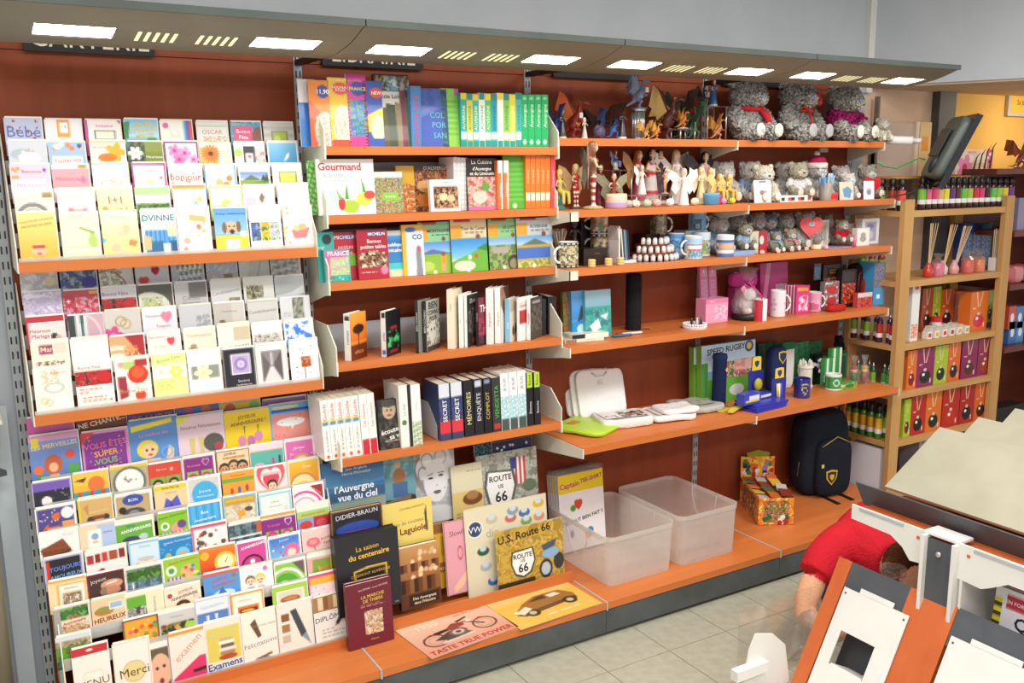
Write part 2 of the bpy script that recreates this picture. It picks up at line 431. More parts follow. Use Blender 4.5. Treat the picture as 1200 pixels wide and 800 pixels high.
bay_lab = ['cherry wood shelving bay fitted with greeting card racks', 'cherry wood shelving bay filled with books and route signs',
           'cherry wood shelving bay with dragons, mugs, tee-shirts and clear bins', 'cherry wood shelving bay with grey bears, green souvenirs and backpack']
SH = {}
for b in range(4):
    xb = b - 1.
    p = thing('shelving_bay', bay_lab[b], 'shelving', (xb, 0, 0), 0, 'wall shelving bays')
    BAYS.append(p)
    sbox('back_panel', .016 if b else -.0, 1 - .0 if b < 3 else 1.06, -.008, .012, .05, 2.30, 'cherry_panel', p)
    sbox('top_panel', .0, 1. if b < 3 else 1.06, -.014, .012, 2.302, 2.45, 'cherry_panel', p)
    upright(p, 0. if b else -.02)
    if b == 3: upright(p, 1.05)
    bs = sbox('base_shelf', .004, .998 if b < 3 else 1.05, -BASE_D, -.012, BASE_Z - .03, BASE_Z, 'cherry_shelf', p)
    sbox('joint_strip', .9965 if b < 3 else 1.05, 1.0035 if b < 3 else 1.056, -BASE_D - .003, -.02, BASE_Z - .034, BASE_Z + .0015, 'grey_metal', bs)
    sbox('plinth', .001, .999 if b < 3 else 1.05, -BASE_D + .004, -BASE_D + .03, .018, BASE_Z - .03, 'plinth_grey', p)
    for fx in (.05, .95): MB().lathe([(.016, 0), (.016, .012), (.007, .013), (.007, .03)], 10, (fx, -BASE_D + .05, 0)).build('levelling_foot', 'slot_dark', p)
for nm, z, d, rail in (('S1', 1.994, .258, 0), ('S2', 1.749, .251, .19), ('S3', 1.505, .24, .18), ('S4', 1.210, .285, .11), ('S5', .843, .283, .12)):
    SH[nm] = (z, d); shelf(BAYS[1], z, d, plates=(True, True), rail=rail)
for nm, z, d in (('T1', 2.031, .246), ('T2', 1.741, .33), ('T3', 1.5, .328), ('T4', 1.175, .333), ('T5', .763, .431)):
    SH[nm] = (z, d)
    s = shelf(BAYS[2], z, d, bracket=(True, True)); shelf(BAYS[3], z, d, x1=1.03, bracket=(False, True))
    if nm in ('T2', 'T3'): sbox('price_holder', .0, .045, -d - .004, -d - .001, z - .045, z - .006, 'beige_metal', s)
# ---- card rack trays of the first bay
def card_rack(p, z, d, n, dz, dy, name):
    t = sbox('card_rack', .005, .955, -d - .012, -d, z - .034, z, 'cherry_shelf', p)
    for i in range(n):
        y = -d + dy * (n - i) - dy + .0; zz = z + dz * (n - 1 - i)
        sbox('tier', .008, .952, y - .0, y + .003, zz - .03, zz + .012, 'frosted_plastic', t)
        sbox('tier_floor', .008, .952, y, y + dy, zz - .034, zz - .03, 'grey_metal', t)
    for x in (.003, .957):
        MB().prism([(-d - .012, z - .034), (-d - .012, z + .05), (-.02, z + dz * (n - 1) + .1), (-.02, z - .034)], x - .002, x + .002, 'x').build('side_plate', 'beige_metal', t)
    return t
# ================================================================== canopy with lamps
PROF = [(-.68, 2.350), (-.64, 2.336), (-.60, 2.323), (-.555, 2.311), (-.44, 2.293), (-.38, 2.289), (-.30, 2.289)]
for b in range(4):
    xb = b - 1.; xa, xc = (0.002, .998) if b < 3 else (.002, .97)
    p = thing('lighting_canopy', ['canopy segment over the CARTERIE sign', 'canopy segment over the LIBRAIRIE sign', 'canopy segment above the dragon figurines', 'canopy end segment above the grey bears'][b], 'canopy', (xb, 0, 0), 0, 'canopy segments with lamps')
    mb = MB()
    lamps = [(.09, .30), (.70, .91)]
    for k in range(len(PROF) - 1):
        (ya, za), (yb, zb) = PROF[k], PROF[k + 1]
        xs = [(xa, xc)] if k != 3 else [(xa, .09), (.30, .70), (.91, xc)]
        for x0, x1 in xs: mb.face([(x0, yb, zb), (x1, yb, zb), (x1, ya, za), (x0, ya, za)])
    poly = PROF + [(-.30, 2.36), (-.68, 2.366)]
    mb.face([(xa, y, z) for y, z in poly]); mb.face([(xc, y, z) for y, z in poly[::-1]])
    mb.face([(xa, -.30, 2.36), (xa, -.68, 2.366), (xc, -.68, 2.366), (xc, -.30, 2.36)]); mb.face([(xa, -.30, 2.289), (xa, -.30, 2.36), (xc, -.30, 2.36), (xc, -.30, 2.289)])
    mb.build('canopy_board', 'canopy_grey', p)
    sbox('front_edge', xa, xc, -.688, -.678, 2.346, 2.368, 'canopy_edge', p)
    for x0, x1 in lamps:
        l = MB().face([(x0, -.44, 2.298), (x1, -.44, 2.298), (x1, -.555, 2.316), (x0, -.555, 2.316)]).build('lamp_panel', 'lamp_glow', p)
    for cx in (.41, .585):
        for k in range(5):
            x = cx - .05 + k * .025
            MB().face([(x, -.45, 2.2935), (x + .011, -.45, 2.2935), (x + .011, -.54, 2.3078), (x, -.54, 2.3078)]).build('grille_slot', 'slot_glow', p)
    sbox('support_arm', -.012, .012, -.3, 0, 2.292, 2.312, 'sign_black', p)
# ---- signs on the top panel
def sign(x0, x1, txt, label):
    cv = Cv(x1 - x0, .12, '1c1a1c', ('t .5 .62 .5 e8e2d0 0 ' + txt) if txt else '', .02)
    o = MB().box(x0, x1, -.034, -.016, 2.297, 2.417, '1c1a1c', skip='f').canvas(cv, (x0, -.034, 2.417), (x1 - x0, 0, 0), (0, 0, -.12)).build('category_sign', 'matte')
    tag(o, label, 'sign')
sign(-.905, -.505, 'CARTERIE', 'black sign lettered CARTERIE above the card racks')
sign(.09, .505, 'LIBRAIRIE', 'black sign lettered LIBRAIRIE above the books')
sign(1.12, 1.58, '', 'plain black sign strip above the dragon figurines')
sign(2.1, 2.56, '', 'plain black sign strip behind the big grey bears')
# ---- metal fixture beside the first bay
p = thing('metal_stand', 'pale blue and tan metal stand with dark hook at card rack end', 'stand', (-1.12, -.1, 0))
MB().box(.0, .055, .06, .075, .0, 1.15).build('panel', 'pale_blue_metal', p)
MB().tube([(-.04, -.0, 0), (-.04, -.0, 1.9)], .028, 12, 'a59a80').build('post', 'satin', p, smooth=True)
MB().box(-.16, .035, -.14, .03, 1.135, 1.15, 'd0ccba').build('small_shelf', 'satin', p)
MB().prism([(-.16, .86), (-.0, .88), (.0, .93), (.035, .935), (.035, .95), (-.0, .97), (-.16, .985)], -.02, -.012, 'y', '43454a').build('hook_plate', 'satin', p)
# ================================================================== pine shelf unit
PY = -.36; PZ = (1.675, 1.307, .965, .70, .43, .12)
pine = thing('pine_shelf_unit', 'pine shelf unit with open sides holding scent bottles', 'shelf unit', (3.075, 0, 0))
for x in (0, .885):
    for y in (PY, -.05):
        MB().box(x, x + .075, y, y + .03, 0, 1.735).build('post', 'pine_post', pine)
for z in PZ:
    MB().box(.002, .955, PY + .03, -.02, z - .028, z).build('shelf', 'pine', pine)
    MB().box(.075, .885, PY + .004, PY + .03, z - .032, z + .001).build('front_rail', 'pine', pine)
# ================================================================== gondola (right foreground)
GX = 1.335
g = thing('magazine_gondola', 'empty magazine gondola with sloping beige boards and cherry trim', 'display stand', (0, 0, 0))
ye = -3.4
for k, (xt, zt) in enumerate(((1.81, .987), (2.04, .99), (2.27, .991))):
    L = .33; c, s_ = math.cos(math.radians(31)), math.sin(math.radians(31))
    x0, z0 = xt - L * c, zt - L * s_
    MB().prism([(x0, z0), (xt, zt), (xt + .006, zt - .010), (x0 + .006, z0 - .01)], -1.50, ye, 'y').build('sloping_board', 'board_beige', g)
    if k == 0:
        MB().prism([(1.385, .857), (1.392, .857), (1.462, .775), (1.436, .766)], -1.49, ye, 'y').build('front_lip', 'dark_grey', g)
    MB().prism([(xt - .01, .5), (xt + .01, .5), (xt + .01, zt - .02), (xt - .01, zt - .02)], -1.52, ye, 'y').build('riser', 'board_beige', g)
MB().box(1.34, 1.80, -2.6, -1.53, .762, .779).build('cherry_top', 'cherry_stand', g)
# ================================================================== greeting cards
def card(w, h, lab, bg, spec, loc, lean=-.16, rz=0., env='f4f0e4', group=None, cell=.0046, envdx=.004, envdz=.006, sealed=False):
    cv = Cv(w, h, bg, spec, cell)
    o = MB().box(-w / 2, w / 2, 0, .003, 0, h, 'f6f2e8', skip='f').canvas(cv, (-w / 2, 0, h), (w, 0, 0), (0, 0, -h)).build('greeting_card', 'print', None, loc, rot=(lean, 0, rz))
    tag(o, lab, 'card', group)
    MB().box(-w / 2 + envdx, w / 2 + envdx, .004, .007, 0, h + envdz, env).build('envelope', 'paper', o)
    return o
ENV = ['f4f0e4', 'f7f4ee', 'efe8d8', 'f3efe9', 'f2e6cf', 'eee9f0']
G1, G2, G3 = 'cards on the upper rack', 'cards on the middle rack', 'cards on the lower rack'
# rows from the back of a rack to its front; each card: label, ground colour, print
C1 = [[
 ('pale blue card lettered Bébé with ladybirds', 'bcc3df', 't .5 .35 .3 5468a8 0 Bébé;d .1 .05 .9 .6 7 .035 a11;l .2 .8 .8 .95 2 fff'),
 ('white card with an orange framed smiling phone', 'f3eef0', 'r .33 0 .68 .5 f0a23a;r .4 .08 .62 .38 fff;e .46 .2 .02 - 333;e .56 .2 .02 - 333;r .2 .6 .8 .65 ddd'),
 ('white invitation card with a pink side stripe and framed box', 'f4eee9', 'r 0 0 .09 1 d2559b;r .25 .28 .85 .55 8a7f7a;r .29 .31 .81 .52 f7f0d8;t .55 .15 .09 d4489b 0 Invitation;p c39 1 0 .9 0 1 .1'),
 ('blue tropical card with palms and yellow lettering about retirement', '8cc4de', 'g 0 0 1 .5 7fc0e6 bfe4ee;p 3f8f4f 0 .1 .18 .05 .12 .5 0 .6;t .55 .14 .11 e6c52a 8 *BONNE;t .55 .29 .11 e6c52a 8 *RETRAITE;t .6 .44 .09 e6c52a 8 *MÉRITÉE;e .8 .55 .15 .06 4a9a4a'),
 ('white card with rainbow bars along its right edge', 'f6f1e4', 'r .72 0 .79 1 7ab8e0;r .79 0 .86 1 3b74c4;r .86 0 .92 1 8a3fa0;r .92 0 1 1 d94c3a;e .18 .15 .09 - e06aa8;n .3 .3 .6 .5 4 3 fff,f6d9d0,ffe9b8'),
 ('silvery card with a shell strip and pale red lettering', 'e3e2da', 'r 0 .1 1 .16 c7c8be;t .5 .3 .13 c86a80 0 OSCAR;n .2 .42 .95 .62 7 4 fff,d9b8a0,b8906a,f4e8d8;b .04 d9d9d2'),
 ('blue and red photo card with a pink Bonne Fête box', '4f90b4', 'n 0 0 1 1 5 3 5a9fc4,3f7fa0,6fb0c8;r .1 .12 .72 .6 e0507e;t .41 .28 .12 fff 0 Bonne;t .41 .46 .12 fff 0 Fête;e .9 .5 .2 .35 7a4a38'),
 ('card with grey wooden frame around a lime green centre', 'cfcbc4', 'S 0 0 1 1 9 d6d2ca,c4bfb6;r .25 .25 .8 .9 8f8f86;r .3 .29 .75 .9 b8cc4a;e .45 .5 .1 - d4df7a')],
 [('pale grey birth card with a sleeping white figure', 'd3d7de', 'e .35 .35 .3 .14 b9bfc8;e .55 .45 .3 .15 eef0f2;d .1 .2 .9 .6 6 .03 fff,c9a8a0'),
 ('sky blue congratulations card with orange garland', 'a8c4ea', 'd .1 .05 .9 .2 9 .07 f0884a,f6c58a,fff;h .85 .12 .07 34549c;r .08 .38 .9 .62 fdf5ec;t .5 .5 .11 e2745a 5 Toutes nos;t .5 .72 .09 34549c 5 félicitations'),
 ('white card with an orange starfish and shell', 'fbf1e4', 'f .72 .3 .3 f6b52e f6b52e 5;e .48 .45 .26 .12 ef7f1e;l .08 .1 .5 .2 2 d9a08a;r 0 0 1 .03 e8b04a'),
 ('card with white lily photo beside an olive text panel', '8f9a4a', 'n 0 0 .48 1 8 3 2f3a2a,4a5a3a,6a7a50;f .22 .32 .22 fff f3eaa0 6;r .5 .28 1 1 7f8f1e;t .75 .42 .1 fff 0 Heureuse;t .75 .6 .1 fff 0 Retraite'),
 ('card with a purple bordered photo of pink orchids', 'efe0e8', 'b .04 8a3f78;n .06 .06 .94 .6 3 2 f3e6ee,e9d0e0,f8f0f4;f .3 .25 .2 e88ac8 c03a8a 5;f .6 .32 .2 ee9ad0 c03a8a 5;f .42 .5 .2 e27fc0 c03a8a 5;f .85 .5 .16 ee9ad0 c03a8a 5'),
 ('cream card with a large orange gerbera', 'f6ead6', 'r .02 .1 .6 .6 f3b25a;f .35 .3 .3 f07a1c 5a2a10 16;d .65 .2 .95 .6 5 .05 f8d9a8'),
 ('white card picturing a black mobile phone', 'fbf5ea', 'e .14 .3 .14 - b6d46a;r .3 .12 .68 1 2a2a30;r .36 .32 .62 1 f6f2ee;e .5 .42 .06 .04 e05070;n .7 .2 1 .7 4 3 e9c8b8,fff,d98a8a'),
 ('bright blue card with a white sea bird', '5ab0e4', 'g 0 0 1 1 8fcdf0 2f8fd4;p fff .6 .4 .72 .3 .68 .48 .5 .6;r 0 .62 1 .75 c9e4f2;b .04 e4eff4')],
 [('lilac pink birth card with small lettering', 'eccfe0', 'r .1 .4 .9 .8 fbeef4;t .55 .18 .08 c04a90 0 Bienvenue;h .88 .16 .06 8a58b0;d .05 .1 .25 .4 5 .05 e0a060;t .5 .52 .1 e28aa8 0 Félicitations'),
 ('pink banner card with a darker pink bow', 'fbe6e0', 'r 0 .12 1 .62 f5a8ae;t .4 .36 .1 e2648a 0 Naissance;f .82 .4 .12 ee80a8 e2648a 4;r .72 0 .95 .1 b89a5a'),
 ('white card with pale blue top and bouquet photo', 'fdfaf4', 'r 0 0 1 .04 a9d0e6;t .3 .16 .09 8ac0d8 0 Fête;n .2 .42 .85 1 9 3 fff,f0c8c4,d8e0a8,c89a6a,fbeee4'),
 ('white card edged in magenta with violet script', 'fdf8f8', 'r 0 0 1 .06 d0308a;r 0 0 .04 1 d0308a;r .96 0 1 1 d0308a;t .5 .2 .08 c04a9a 0 Invitation;e .5 .5 .12 .08 f6e0b0;e .85 .4 .05 - d46ab0'),
 ('white card with tall red scrolling letters', 'fbf2e6', 't .5 .35 .28 d9503c 0 bonjour;d .05 .15 .95 .6 8 .03 e88a5a,d94a6a'),
 ('white card with blue sides and two teddy bears', 'fbf8ee', 'r 0 0 .04 1 5aaede;r .95 0 1 1 5aaede;t .5 .12 .07 c8a06a 0 pour toi;e .78 .4 .1 - d98a4a;e .45 .52 .12 - eebc84;e .68 .6 .12 - e29a5a'),
 ('card with a mountain and green meadow photo', 'fbfaf6', 'g 0.04 .22 .96 .45 6a8fdc b4c8ee;p 6a7a5a .1 .5 .4 .32 .75 .5;r .04 .48 .96 .8 8fae3a;p 2f4a2a .8 .3 .9 .5 .7 .5;p 2f4a2a .9 .26 .99 .52 .82 .52;p 5f8f2a .04 .62 .96 .5 .96 .8 .04 .8'),
 ('beige boarded card with a yellow green square', 'e9e3d4', 'S 0 0 1 1 10 ede7da,ddd6c6;r .22 .22 .82 1 8f8a7c;r .26 .26 .78 1 d3e03a;t .5 .45 .1 f4f0c0 0 Bravo')],
 [('cream card printed with a grey chrome wheel', 'f7edd8', 'o .45 .75 .45 - .25 8a8a86;o .45 .75 .3 - .2 c4c2ba;e .45 .75 .14 - 6a6a68;r .72 .05 .98 .2 a08a4a;r .1 .1 .6 .2 f6d8cc'),
 ('white card with small pink bouquet and pale script', 'fdf9f2', 't .5 .2 .08 c8b8a0 0 Félicitations;f .35 .6 .12 f09aa0 e86a80;f .55 .65 .14 f6c0b0 e86a80;f .72 .6 .1 f3a8b8 e86a80'),
 ('pale yellow card with a red sum of digits', 'fbeab2', 'g 0 0 1 1 fdf3cc f6dd98;t .5 .35 .2 c03a4a 0 1+1;t .72 .62 .12 c03a4a 0 = 3;e .2 .6 .08 - f0a85a'),
 ('card with green top and white garden table photo', 'fdfcf4', 'r 0 0 1 .22 b8dc9a;n .02 .45 .98 1 2 3 3f6a2a,5a8a3a,7aa84a,2f4f22;e .72 .75 .25 .05 f4f2ea;t .5 .32 .06 a8a89a 0 Bonne retraite'),
 ('white card with an orange top and a stork', 'fdfbf2', 'r 0 0 1 .1 e8a24a;p 4a9a8a .55 .9 .62 .5 .72 .45 .7 .95;e .8 .4 .08 .06 f3d34a;p fff .5 .6 .7 .5 .6 .9'),
 ('white card with yellow edges and toy balloon', 'fcfbe6', 'b .04 e2e27a;r .04 .55 .96 .75 c4e08a;e .52 .55 .18 - fbe06a;e .62 .6 .12 - fff;e .45 .65 .1 - 7ab8d8'),
 ('white card sketched with a brown bird over lilac', 'fdfbf6', 'p 8a6a50 .5 .4 .6 .2 .7 .35 .6 .55;r .05 .35 .4 .75 c9c6d6;r 0 .75 1 .8 9aa0b8'),
 ('white card with a pink orchid below a thin oval', 'fdf8f4', 'o .62 .3 .34 .2 .05 d8b8a8;f .3 .75 .16 eaa8e0 c878c8 5;t .62 .3 .07 d08a8a 0 Pour vous')],
 [('yellow card with baby wearing red sunglasses', 'f6cf52', 'g 0 0 1 1 fbe694 f2b43a;t .5 .16 .055 d8702a 8 VOUS ÊTES EN VACANCES;t .5 .26 .05 d8702a 8 PROFITEZ EN BIEN;e .5 .76 .19 - f4c49a;r .34 .68 .66 .74 c23a3a;e .5 .85 .06 .02 c44;d .05 .95 .95 1 14 .05 e2402a,fff,8ac04a'),
 ('pale green card with a pear and bending branch', 'eef4cc', 'e .82 .62 .13 .13 b9d472;e .82 .5 .07 .1 b9d472;p 8fb04a .5 .3 .9 .42 .86 .46 .5 .34;g 0 .8 1 1 f6fadc e6eeb8;r .05 .73 1 .74 a8b86a;l .2 .86 .9 .94 1 c9d48a'),
 ('pale yellow card with two tumbling babies', 'fbe79a', 'g 0 0 1 1 fdf6d8 f9de80;t .5 .12 .06 8ac8c8 0 Bienvenue;e .68 .38 .12 - f4c8a0;e .55 .5 .16 .07 f6d0a8;e .35 .8 .14 - f4c8a0;e .5 .92 .2 .08 f6d0a8;p ee8a4a .75 .62 .98 .66 .9 .78 .7 .74;p 6ac4d8 0 .55 .12 .62 0 .7'),
 ('white holiday card lettered with denim swimwear', 'fbfaf4', 't .5 .18 .16 3f8aa0 0 *DVINNE;r .1 .45 1 .75 3a84cc;s .1 .45 1 .75 14 3a84cc,6aaee4;r .1 .7 .6 1 2f6f9a;p d8c090 .05 .55 .28 .6 .24 .9 .02 .88;r .75 .35 .98 .6 f0e6b0;r .8 .7 1 1 2a5a8a'),
 ('white card with sticking plaster and tiny flowers', 'fdf8ee', 'p f2b878 .38 .14 .95 .2 .94 .34 .37 .28;f .65 .42 .1 e28a5a c4502a;e .8 .52 .06 - a8cc6a;e .25 .72 .1 - f2b0a0;e .2 .9 .07 - e89a7a;r .9 .05 1 1 cfe4dc;t .45 .6 .05 c49a7a 0 Bon courage'),
 ('blue card with puppy in a doctor coat', '6faee0', 'g 0 0 1 .6 5f9fdc 9ac8ee;r 0 .62 1 1 f4cf3a;t .52 .12 .065 2a4a7a 0 Prompt rétablissement;e .5 .45 .2 - d9b890;e .29 .45 .07 .13 7a6048;e .73 .43 .07 .13 7a6048;e .52 .54 .08 .05 2a2420;r .3 .72 .72 1 f6f6f2;e .44 .42 .03 - 222;e .6 .42 .03 - 222;e .86 .6 .1 - fff'),
 ('white card with a strip of three tulip photos', 'fefcf6', 'n .04 .36 .34 .8 3 3 3f5aa8,5a78c0,2a3f2a,8a9ad8;n .35 .36 .64 .8 5 3 f0c02a,e88a2a,f6dc5a,4a7a2a;n .66 .36 .96 .8 9 3 b8b0d0,d8d4e4,6a8a4a,e9e6f0;t .5 .9 .05 d8c8a0 0 Bon rétablissement'),
 ('cream card with pink border and fruit bowl', 'fdf3ea', 'r 0 0 .2 1 f8d9d0;d 0 0 .2 1 12 .04 ee9aa0,f2c060;p e87a80 .25 .55 .9 .5 .75 .75 .35 .76;e .45 .5 .14 .08 f4c894;e .65 .48 .14 .08 f2b078;l .4 .9 .9 .96 1 d8a8a0')]]
C2 = [[
 ('silver wrapped wedding card with white ruffles', 'e6e4e6', 'n 0 0 1 1 2 2 f2f0f2,dcd8dc,ccc8cc;e .8 .4 .14 - f2e2b8'),
 ('dark blue photo card of a violet flower', '8a98c0', 'n 0 0 1 1 6 3 5a6ab0,3f4f8a,8a9a8a,b0b8d0;e .78 .5 .2 - 4a44a4'),
 ('white card with roses inside a brown curved band', 'ece8e4', 'n .05 .1 .7 .9 4 3 f0ece4,9aaa7a,c8b09a,fff;o .2 .7 .6 - .06 9a5a5a'),
 ('pale grey card with two red hearts', 'dcdce2', 'h .25 .6 .17 d8402e;h .62 .3 .14 c02030'),
 ('blue grey card of frosted white petals', 'c4c9cf', 'n .2 0 .95 1 8 4 6f7a78,98a29c,d8dcd8,f0f2f0'),
 ('lavender grey condolence card with a small amber photo', 'bcbcc6', 'n 0 0 1 1 3 3 c2c2cc,aeb0ba,cfd0d8;r .55 .5 .85 .8 8f8258'),
 ('pale grey card with one bare reed', 'd3d2cf', 'p b0ada4 .45 1 .75 .1 .78 .12 .5 1;p e4e2dc 0 0 .4 0 .2 1 0 1'),
 ('grey card printed with dry stone blocks', 'b6b6b8', 'n 0.05 .1 .95 .9 5 4 8f8f92,a8a8aa,c9c9ca,d8d6d2;b .05 d6d6d6')],
 [('lilac foil wrapped wedding card', 'cdc0da', 'n 0 0 1 1 5 2 c4b4d4,d8cce4,b8a8cc,e9e2f0'),
 ('red collage card of hearts and a small photo', 'c44a5a', 'n 0 .2 1 .8 4 3 d83a3a,c8c0d8,e88a94,b82a3a;r .06 .12 .28 .5 c03848;e .15 .3 .05 - fff;r .75 .02 1 .12 d8b04a'),
 ('white card with red rose banner under Bonne Fête', 'e0dce2', 't .4 .18 .12 a86a80 0 Bonne Fête;n 0 .32 1 .68 7 3 c4242a,8a1a20,d8504a,4a2a20;e .78 .5 .18 .15 c82a28'),
 ('dark card with white and green bouquet on a plate', '5a5850', 'e .3 .7 .62 .5 e6e8d4;n .1 .35 .7 .85 9 4 8fb04a,f0ead8,e6c8c4,b0c87a;r 0 .9 1 1 e6e6d8'),
 ('grey Condoléances card with a dark upper block', 'c9c7c6', 'r .45 0 1 .45 77736e;t .5 .45 .13 8a8480 0 Condo;t .5 .6 .13 8a8480 0 léances'),
 ('pearl Condoléances card with small brown photo', 'e0dfde', 't .5 .35 .11 9a9590 8 Condoléances;r .6 .55 .95 .8 8a7a58;r .65 .6 .8 .78 c9bca0'),
 ('white card with olive tree and stone photo', 'e4e2dc', 'n .08 .22 .65 .62 4 3 6f6a4a,9a9470,c4bfa4,4f4a34;n .1 .6 .4 .8 6 3 8a7f60,b8b09a'),
 ('misty grey landscape card with pale hill', 'b8bcb8', 'g 0 0 1 1 c4c8ca a2a89e;p d8dcdc 0 .6 .6 .5 1 .3 1 .55 .5 .75 0 .8;r 0 .85 1 1 d3d6d2')],
 [('red bordered Heureux Mariage card with rings', 'f0e6e0', 'r 0 0 1 .16 c4303c;r 0 0 .06 1 c4303c;t .35 .38 .1 c04a5a 0 Heureux;t .35 .52 .1 c04a5a 0 Mariage;e .72 .55 .09 - 3a3028;e .82 .6 .08 - d8b8a0;e .4 .75 .08 - c8903a'),
 ('card with groom in white waistcoat on pink curve', 'd8b0bc', 'p 3f4248 0 0 .25 0 .3 1 .05 1;r .22 0 .55 1 e4e6ea;p 4a6a60 .36 0 .46 0 .44 .6 .38 .6;o .2 .6 .75 - .1 e8d0d8'),
 ('card with pink flower and a pair of gold rings', 'd9d3cc', 'f .2 .7 .3 e04a8a f2a0c0 5;o .45 .32 .16 - .25 b89858;o .58 .4 .16 - .25 c4a868'),
 ('white card with a large pink glitter heart', 'ecebf0', 'h .72 .3 .18 ec8aa8;t .35 .22 .07 9a98a0 0 Félicitations;t .6 .52 .08 c8607a 0 Toujours;r 0 .75 1 1 d8a8b0'),
 ('grey card with a bare snowy tree', 'cfcfd2', 'n .5 .3 .95 .75 5 5 b8babd,8a8c90,dcdde0'),
 ('beige card with a stack of dark pebbles', 'ccc4ba', 'e .25 .75 .2 .06 55483c;e .27 .64 .15 .05 6a5c4e;e .26 .55 .1 .05 75685a;r .6 0 1 1 d8d2ca;t .5 .25 .06 9a8f84 0 Condoléances'),
 ('pale Condoléances card with a brown boulder', 'd6d4d0', 't .5 .32 .12 8f8a84 4 Condoléances;e .65 .95 .6 .3 8a7a66;r 0 0 1 .05 c4c2be'),
 ('white card with a strip of grey green foliage', 'e2e2e2', 'n .42 0 .8 .85 3 4 6f7264,8f927f,b0b2a2;l .1 .45 .35 .6 2 b4b4b4')],
 [('cream card with magenta Mariage label and cherries', 'f4e9d4', 'r .22 .1 .58 .36 a04a78;t .42 .22 .14 f0d0a0 0 *Mar;r .6 .08 .95 .34 e6d8c8;n .1 .55 .9 .95 5 4 f4efe4,5a7a3a,b03a3a,fdf6ea'),
 ('plain ivory card embossed with a small bouquet', 'fbf6e8', 'n .35 .55 .7 .85 3 3 f8f2e2,f2ead6,fcf9f0'),
 ('orange card with a red corner and white plate', 'e8a878', 'p b02a30 .45 0 1 0 1 .75;o .2 .95 .75 - .2 f0dcc0;e .2 .95 .5 - fbf4e8;n .4 .3 .8 .6 6 3 e09a5a,f0c08a,c46a3a'),
 ('cream card with a row of red hearts', 'f7eee0', 't .3 .15 .07 a88a90 0 Félicitations;h .72 .32 .14 d84a5a;r 0 .75 1 .85 c84a50;t .4 .42 .07 c8a8a0 0 je t’aime'),
 ('ivory card with beige pebbles and script', 'f1e6d2', 'e .25 .72 .22 .07 8a7050;e .28 .6 .16 .06 a0845e;e .3 .5 .1 .05 b0946c;r .6 0 1 1 ece0ca;t .5 .2 .09 c0a888 0 Condoléances'),
 ('ivory Condoléances card with a brown corner', 'f0e8d8', 'r .5 .1 1 .5 cdbf9f;t .5 .66 .12 a89478 6 Condoléances;r .55 .75 1 1 b09a78'),
 ('card printed with a wall of rounded stones', 'e9e4da', 'n .05 .35 .95 1 7 4 d8d0c4,a8a098,f0ece4,6f6860;r 0 0 1 .3 f6f2ea'),
 ('blue sky card with white clouds', '5f96e0', 'n 0 .05 1 .95 6 2 3f7ad8,5f96e4,fff,cfe0f6;b .05 f2f4f8')],
 [('cream wedding card with bouquet and gold rings', 'f6efe0', 'n .2 .05 .7 .35 6 4 f8e8d4,e8b8a0,d8c890,fff;e .55 .45 .3 .12 c8d0c8;e .55 .45 .2 .08 e6eae4;t .65 .12 .06 c8a898 0 Félicitations;o .25 .72 .1 - .25 d8b878;o .36 .76 .1 - .25 d8b878;r .55 .65 .95 .95 fbf5e8'),
 ('ivory card with red rose band and script lines', 'fdf2e6', 't .4 .12 .07 c07a78 0 Bonne Fête;n 0 .2 1 .52 4 3 c81e24,8f1218,e85a50,5a2a1a;e .78 .34 .2 .12 cc2026;l .08 .58 .7 .72 2 c8a090;l .15 .76 .8 .9 2 c8a090;e .92 .86 .03 - b02020'),
 ('card with a big red rose beside a red candle', 'fbf4e2', 'r .1 .08 .3 .2 e8a0a0;r .25 .08 .6 .25 b8d070;r .6 .05 .95 .2 b03030;e .66 .38 .3 .2 e0361e;e .66 .34 .18 .12 f06030;p a03040 .05 .4 .3 .4 .34 .85 .08 .9;t .5 .72 .09 d8905a 0 Bonne Fête;h .68 .9 .18 d8421a'),
 ('lime green card with white lilies', 'e3ee9a', 't .5 .12 .08 a8b850 10 Bonne Fête;r 0 .25 1 .55 f4f4e0;f .25 .4 .2 fff e6e680;f .7 .42 .22 d8e860 f4f4c0;l .1 .6 .6 .85 5 c8d468'),
 ('white card with a photo of one white lily', 'fdfaf2', 'r .1 .35 .95 .66 8f9686;f .45 .52 .28 f8f6c8 e6e08a 6;l .1 .3 .4 .33 1 c4c0b8;l .2 .8 .6 .84 1 e0dcd0'),
 ('black card framing a lilac rose photo', '241f24', 'r .24 .14 .86 .62 f0ecf2;r .28 .17 .82 .6 b9a4d0;o .55 .38 .2 - .3 8f78b0;o .55 .38 .1 - .5 d8ccea;t .6 .78 .06 d8d0d8 0 Sincères;t .6 .87 .05 d8d0d8 0 condoléances;b .03 8a868a'),
 ('ivory card with a grey photo of a tree avenue', 'ece8e4', 'b .06 d8d2cc;r .18 .16 .85 .9 8a8282;p 6a6060 .18 .16 .45 .5 .18 .9;p 5f5656 .85 .16 .55 .5 .85 .9;p d8d4d4 .45 .55 .55 .55 .8 .9 .22 .9;r .46 .2 .56 .52 b8b4b8'),
 ('white card with a russet flower and dark specks', 'fdf9f4', 'n .38 .4 .72 .66 8 3 b8502a,8a3a20,e0906a;d .2 .1 .8 .95 14 .022 5a4a40;p 5a4a40 .5 .66 .53 .66 .5 .98 .47 .98')]]
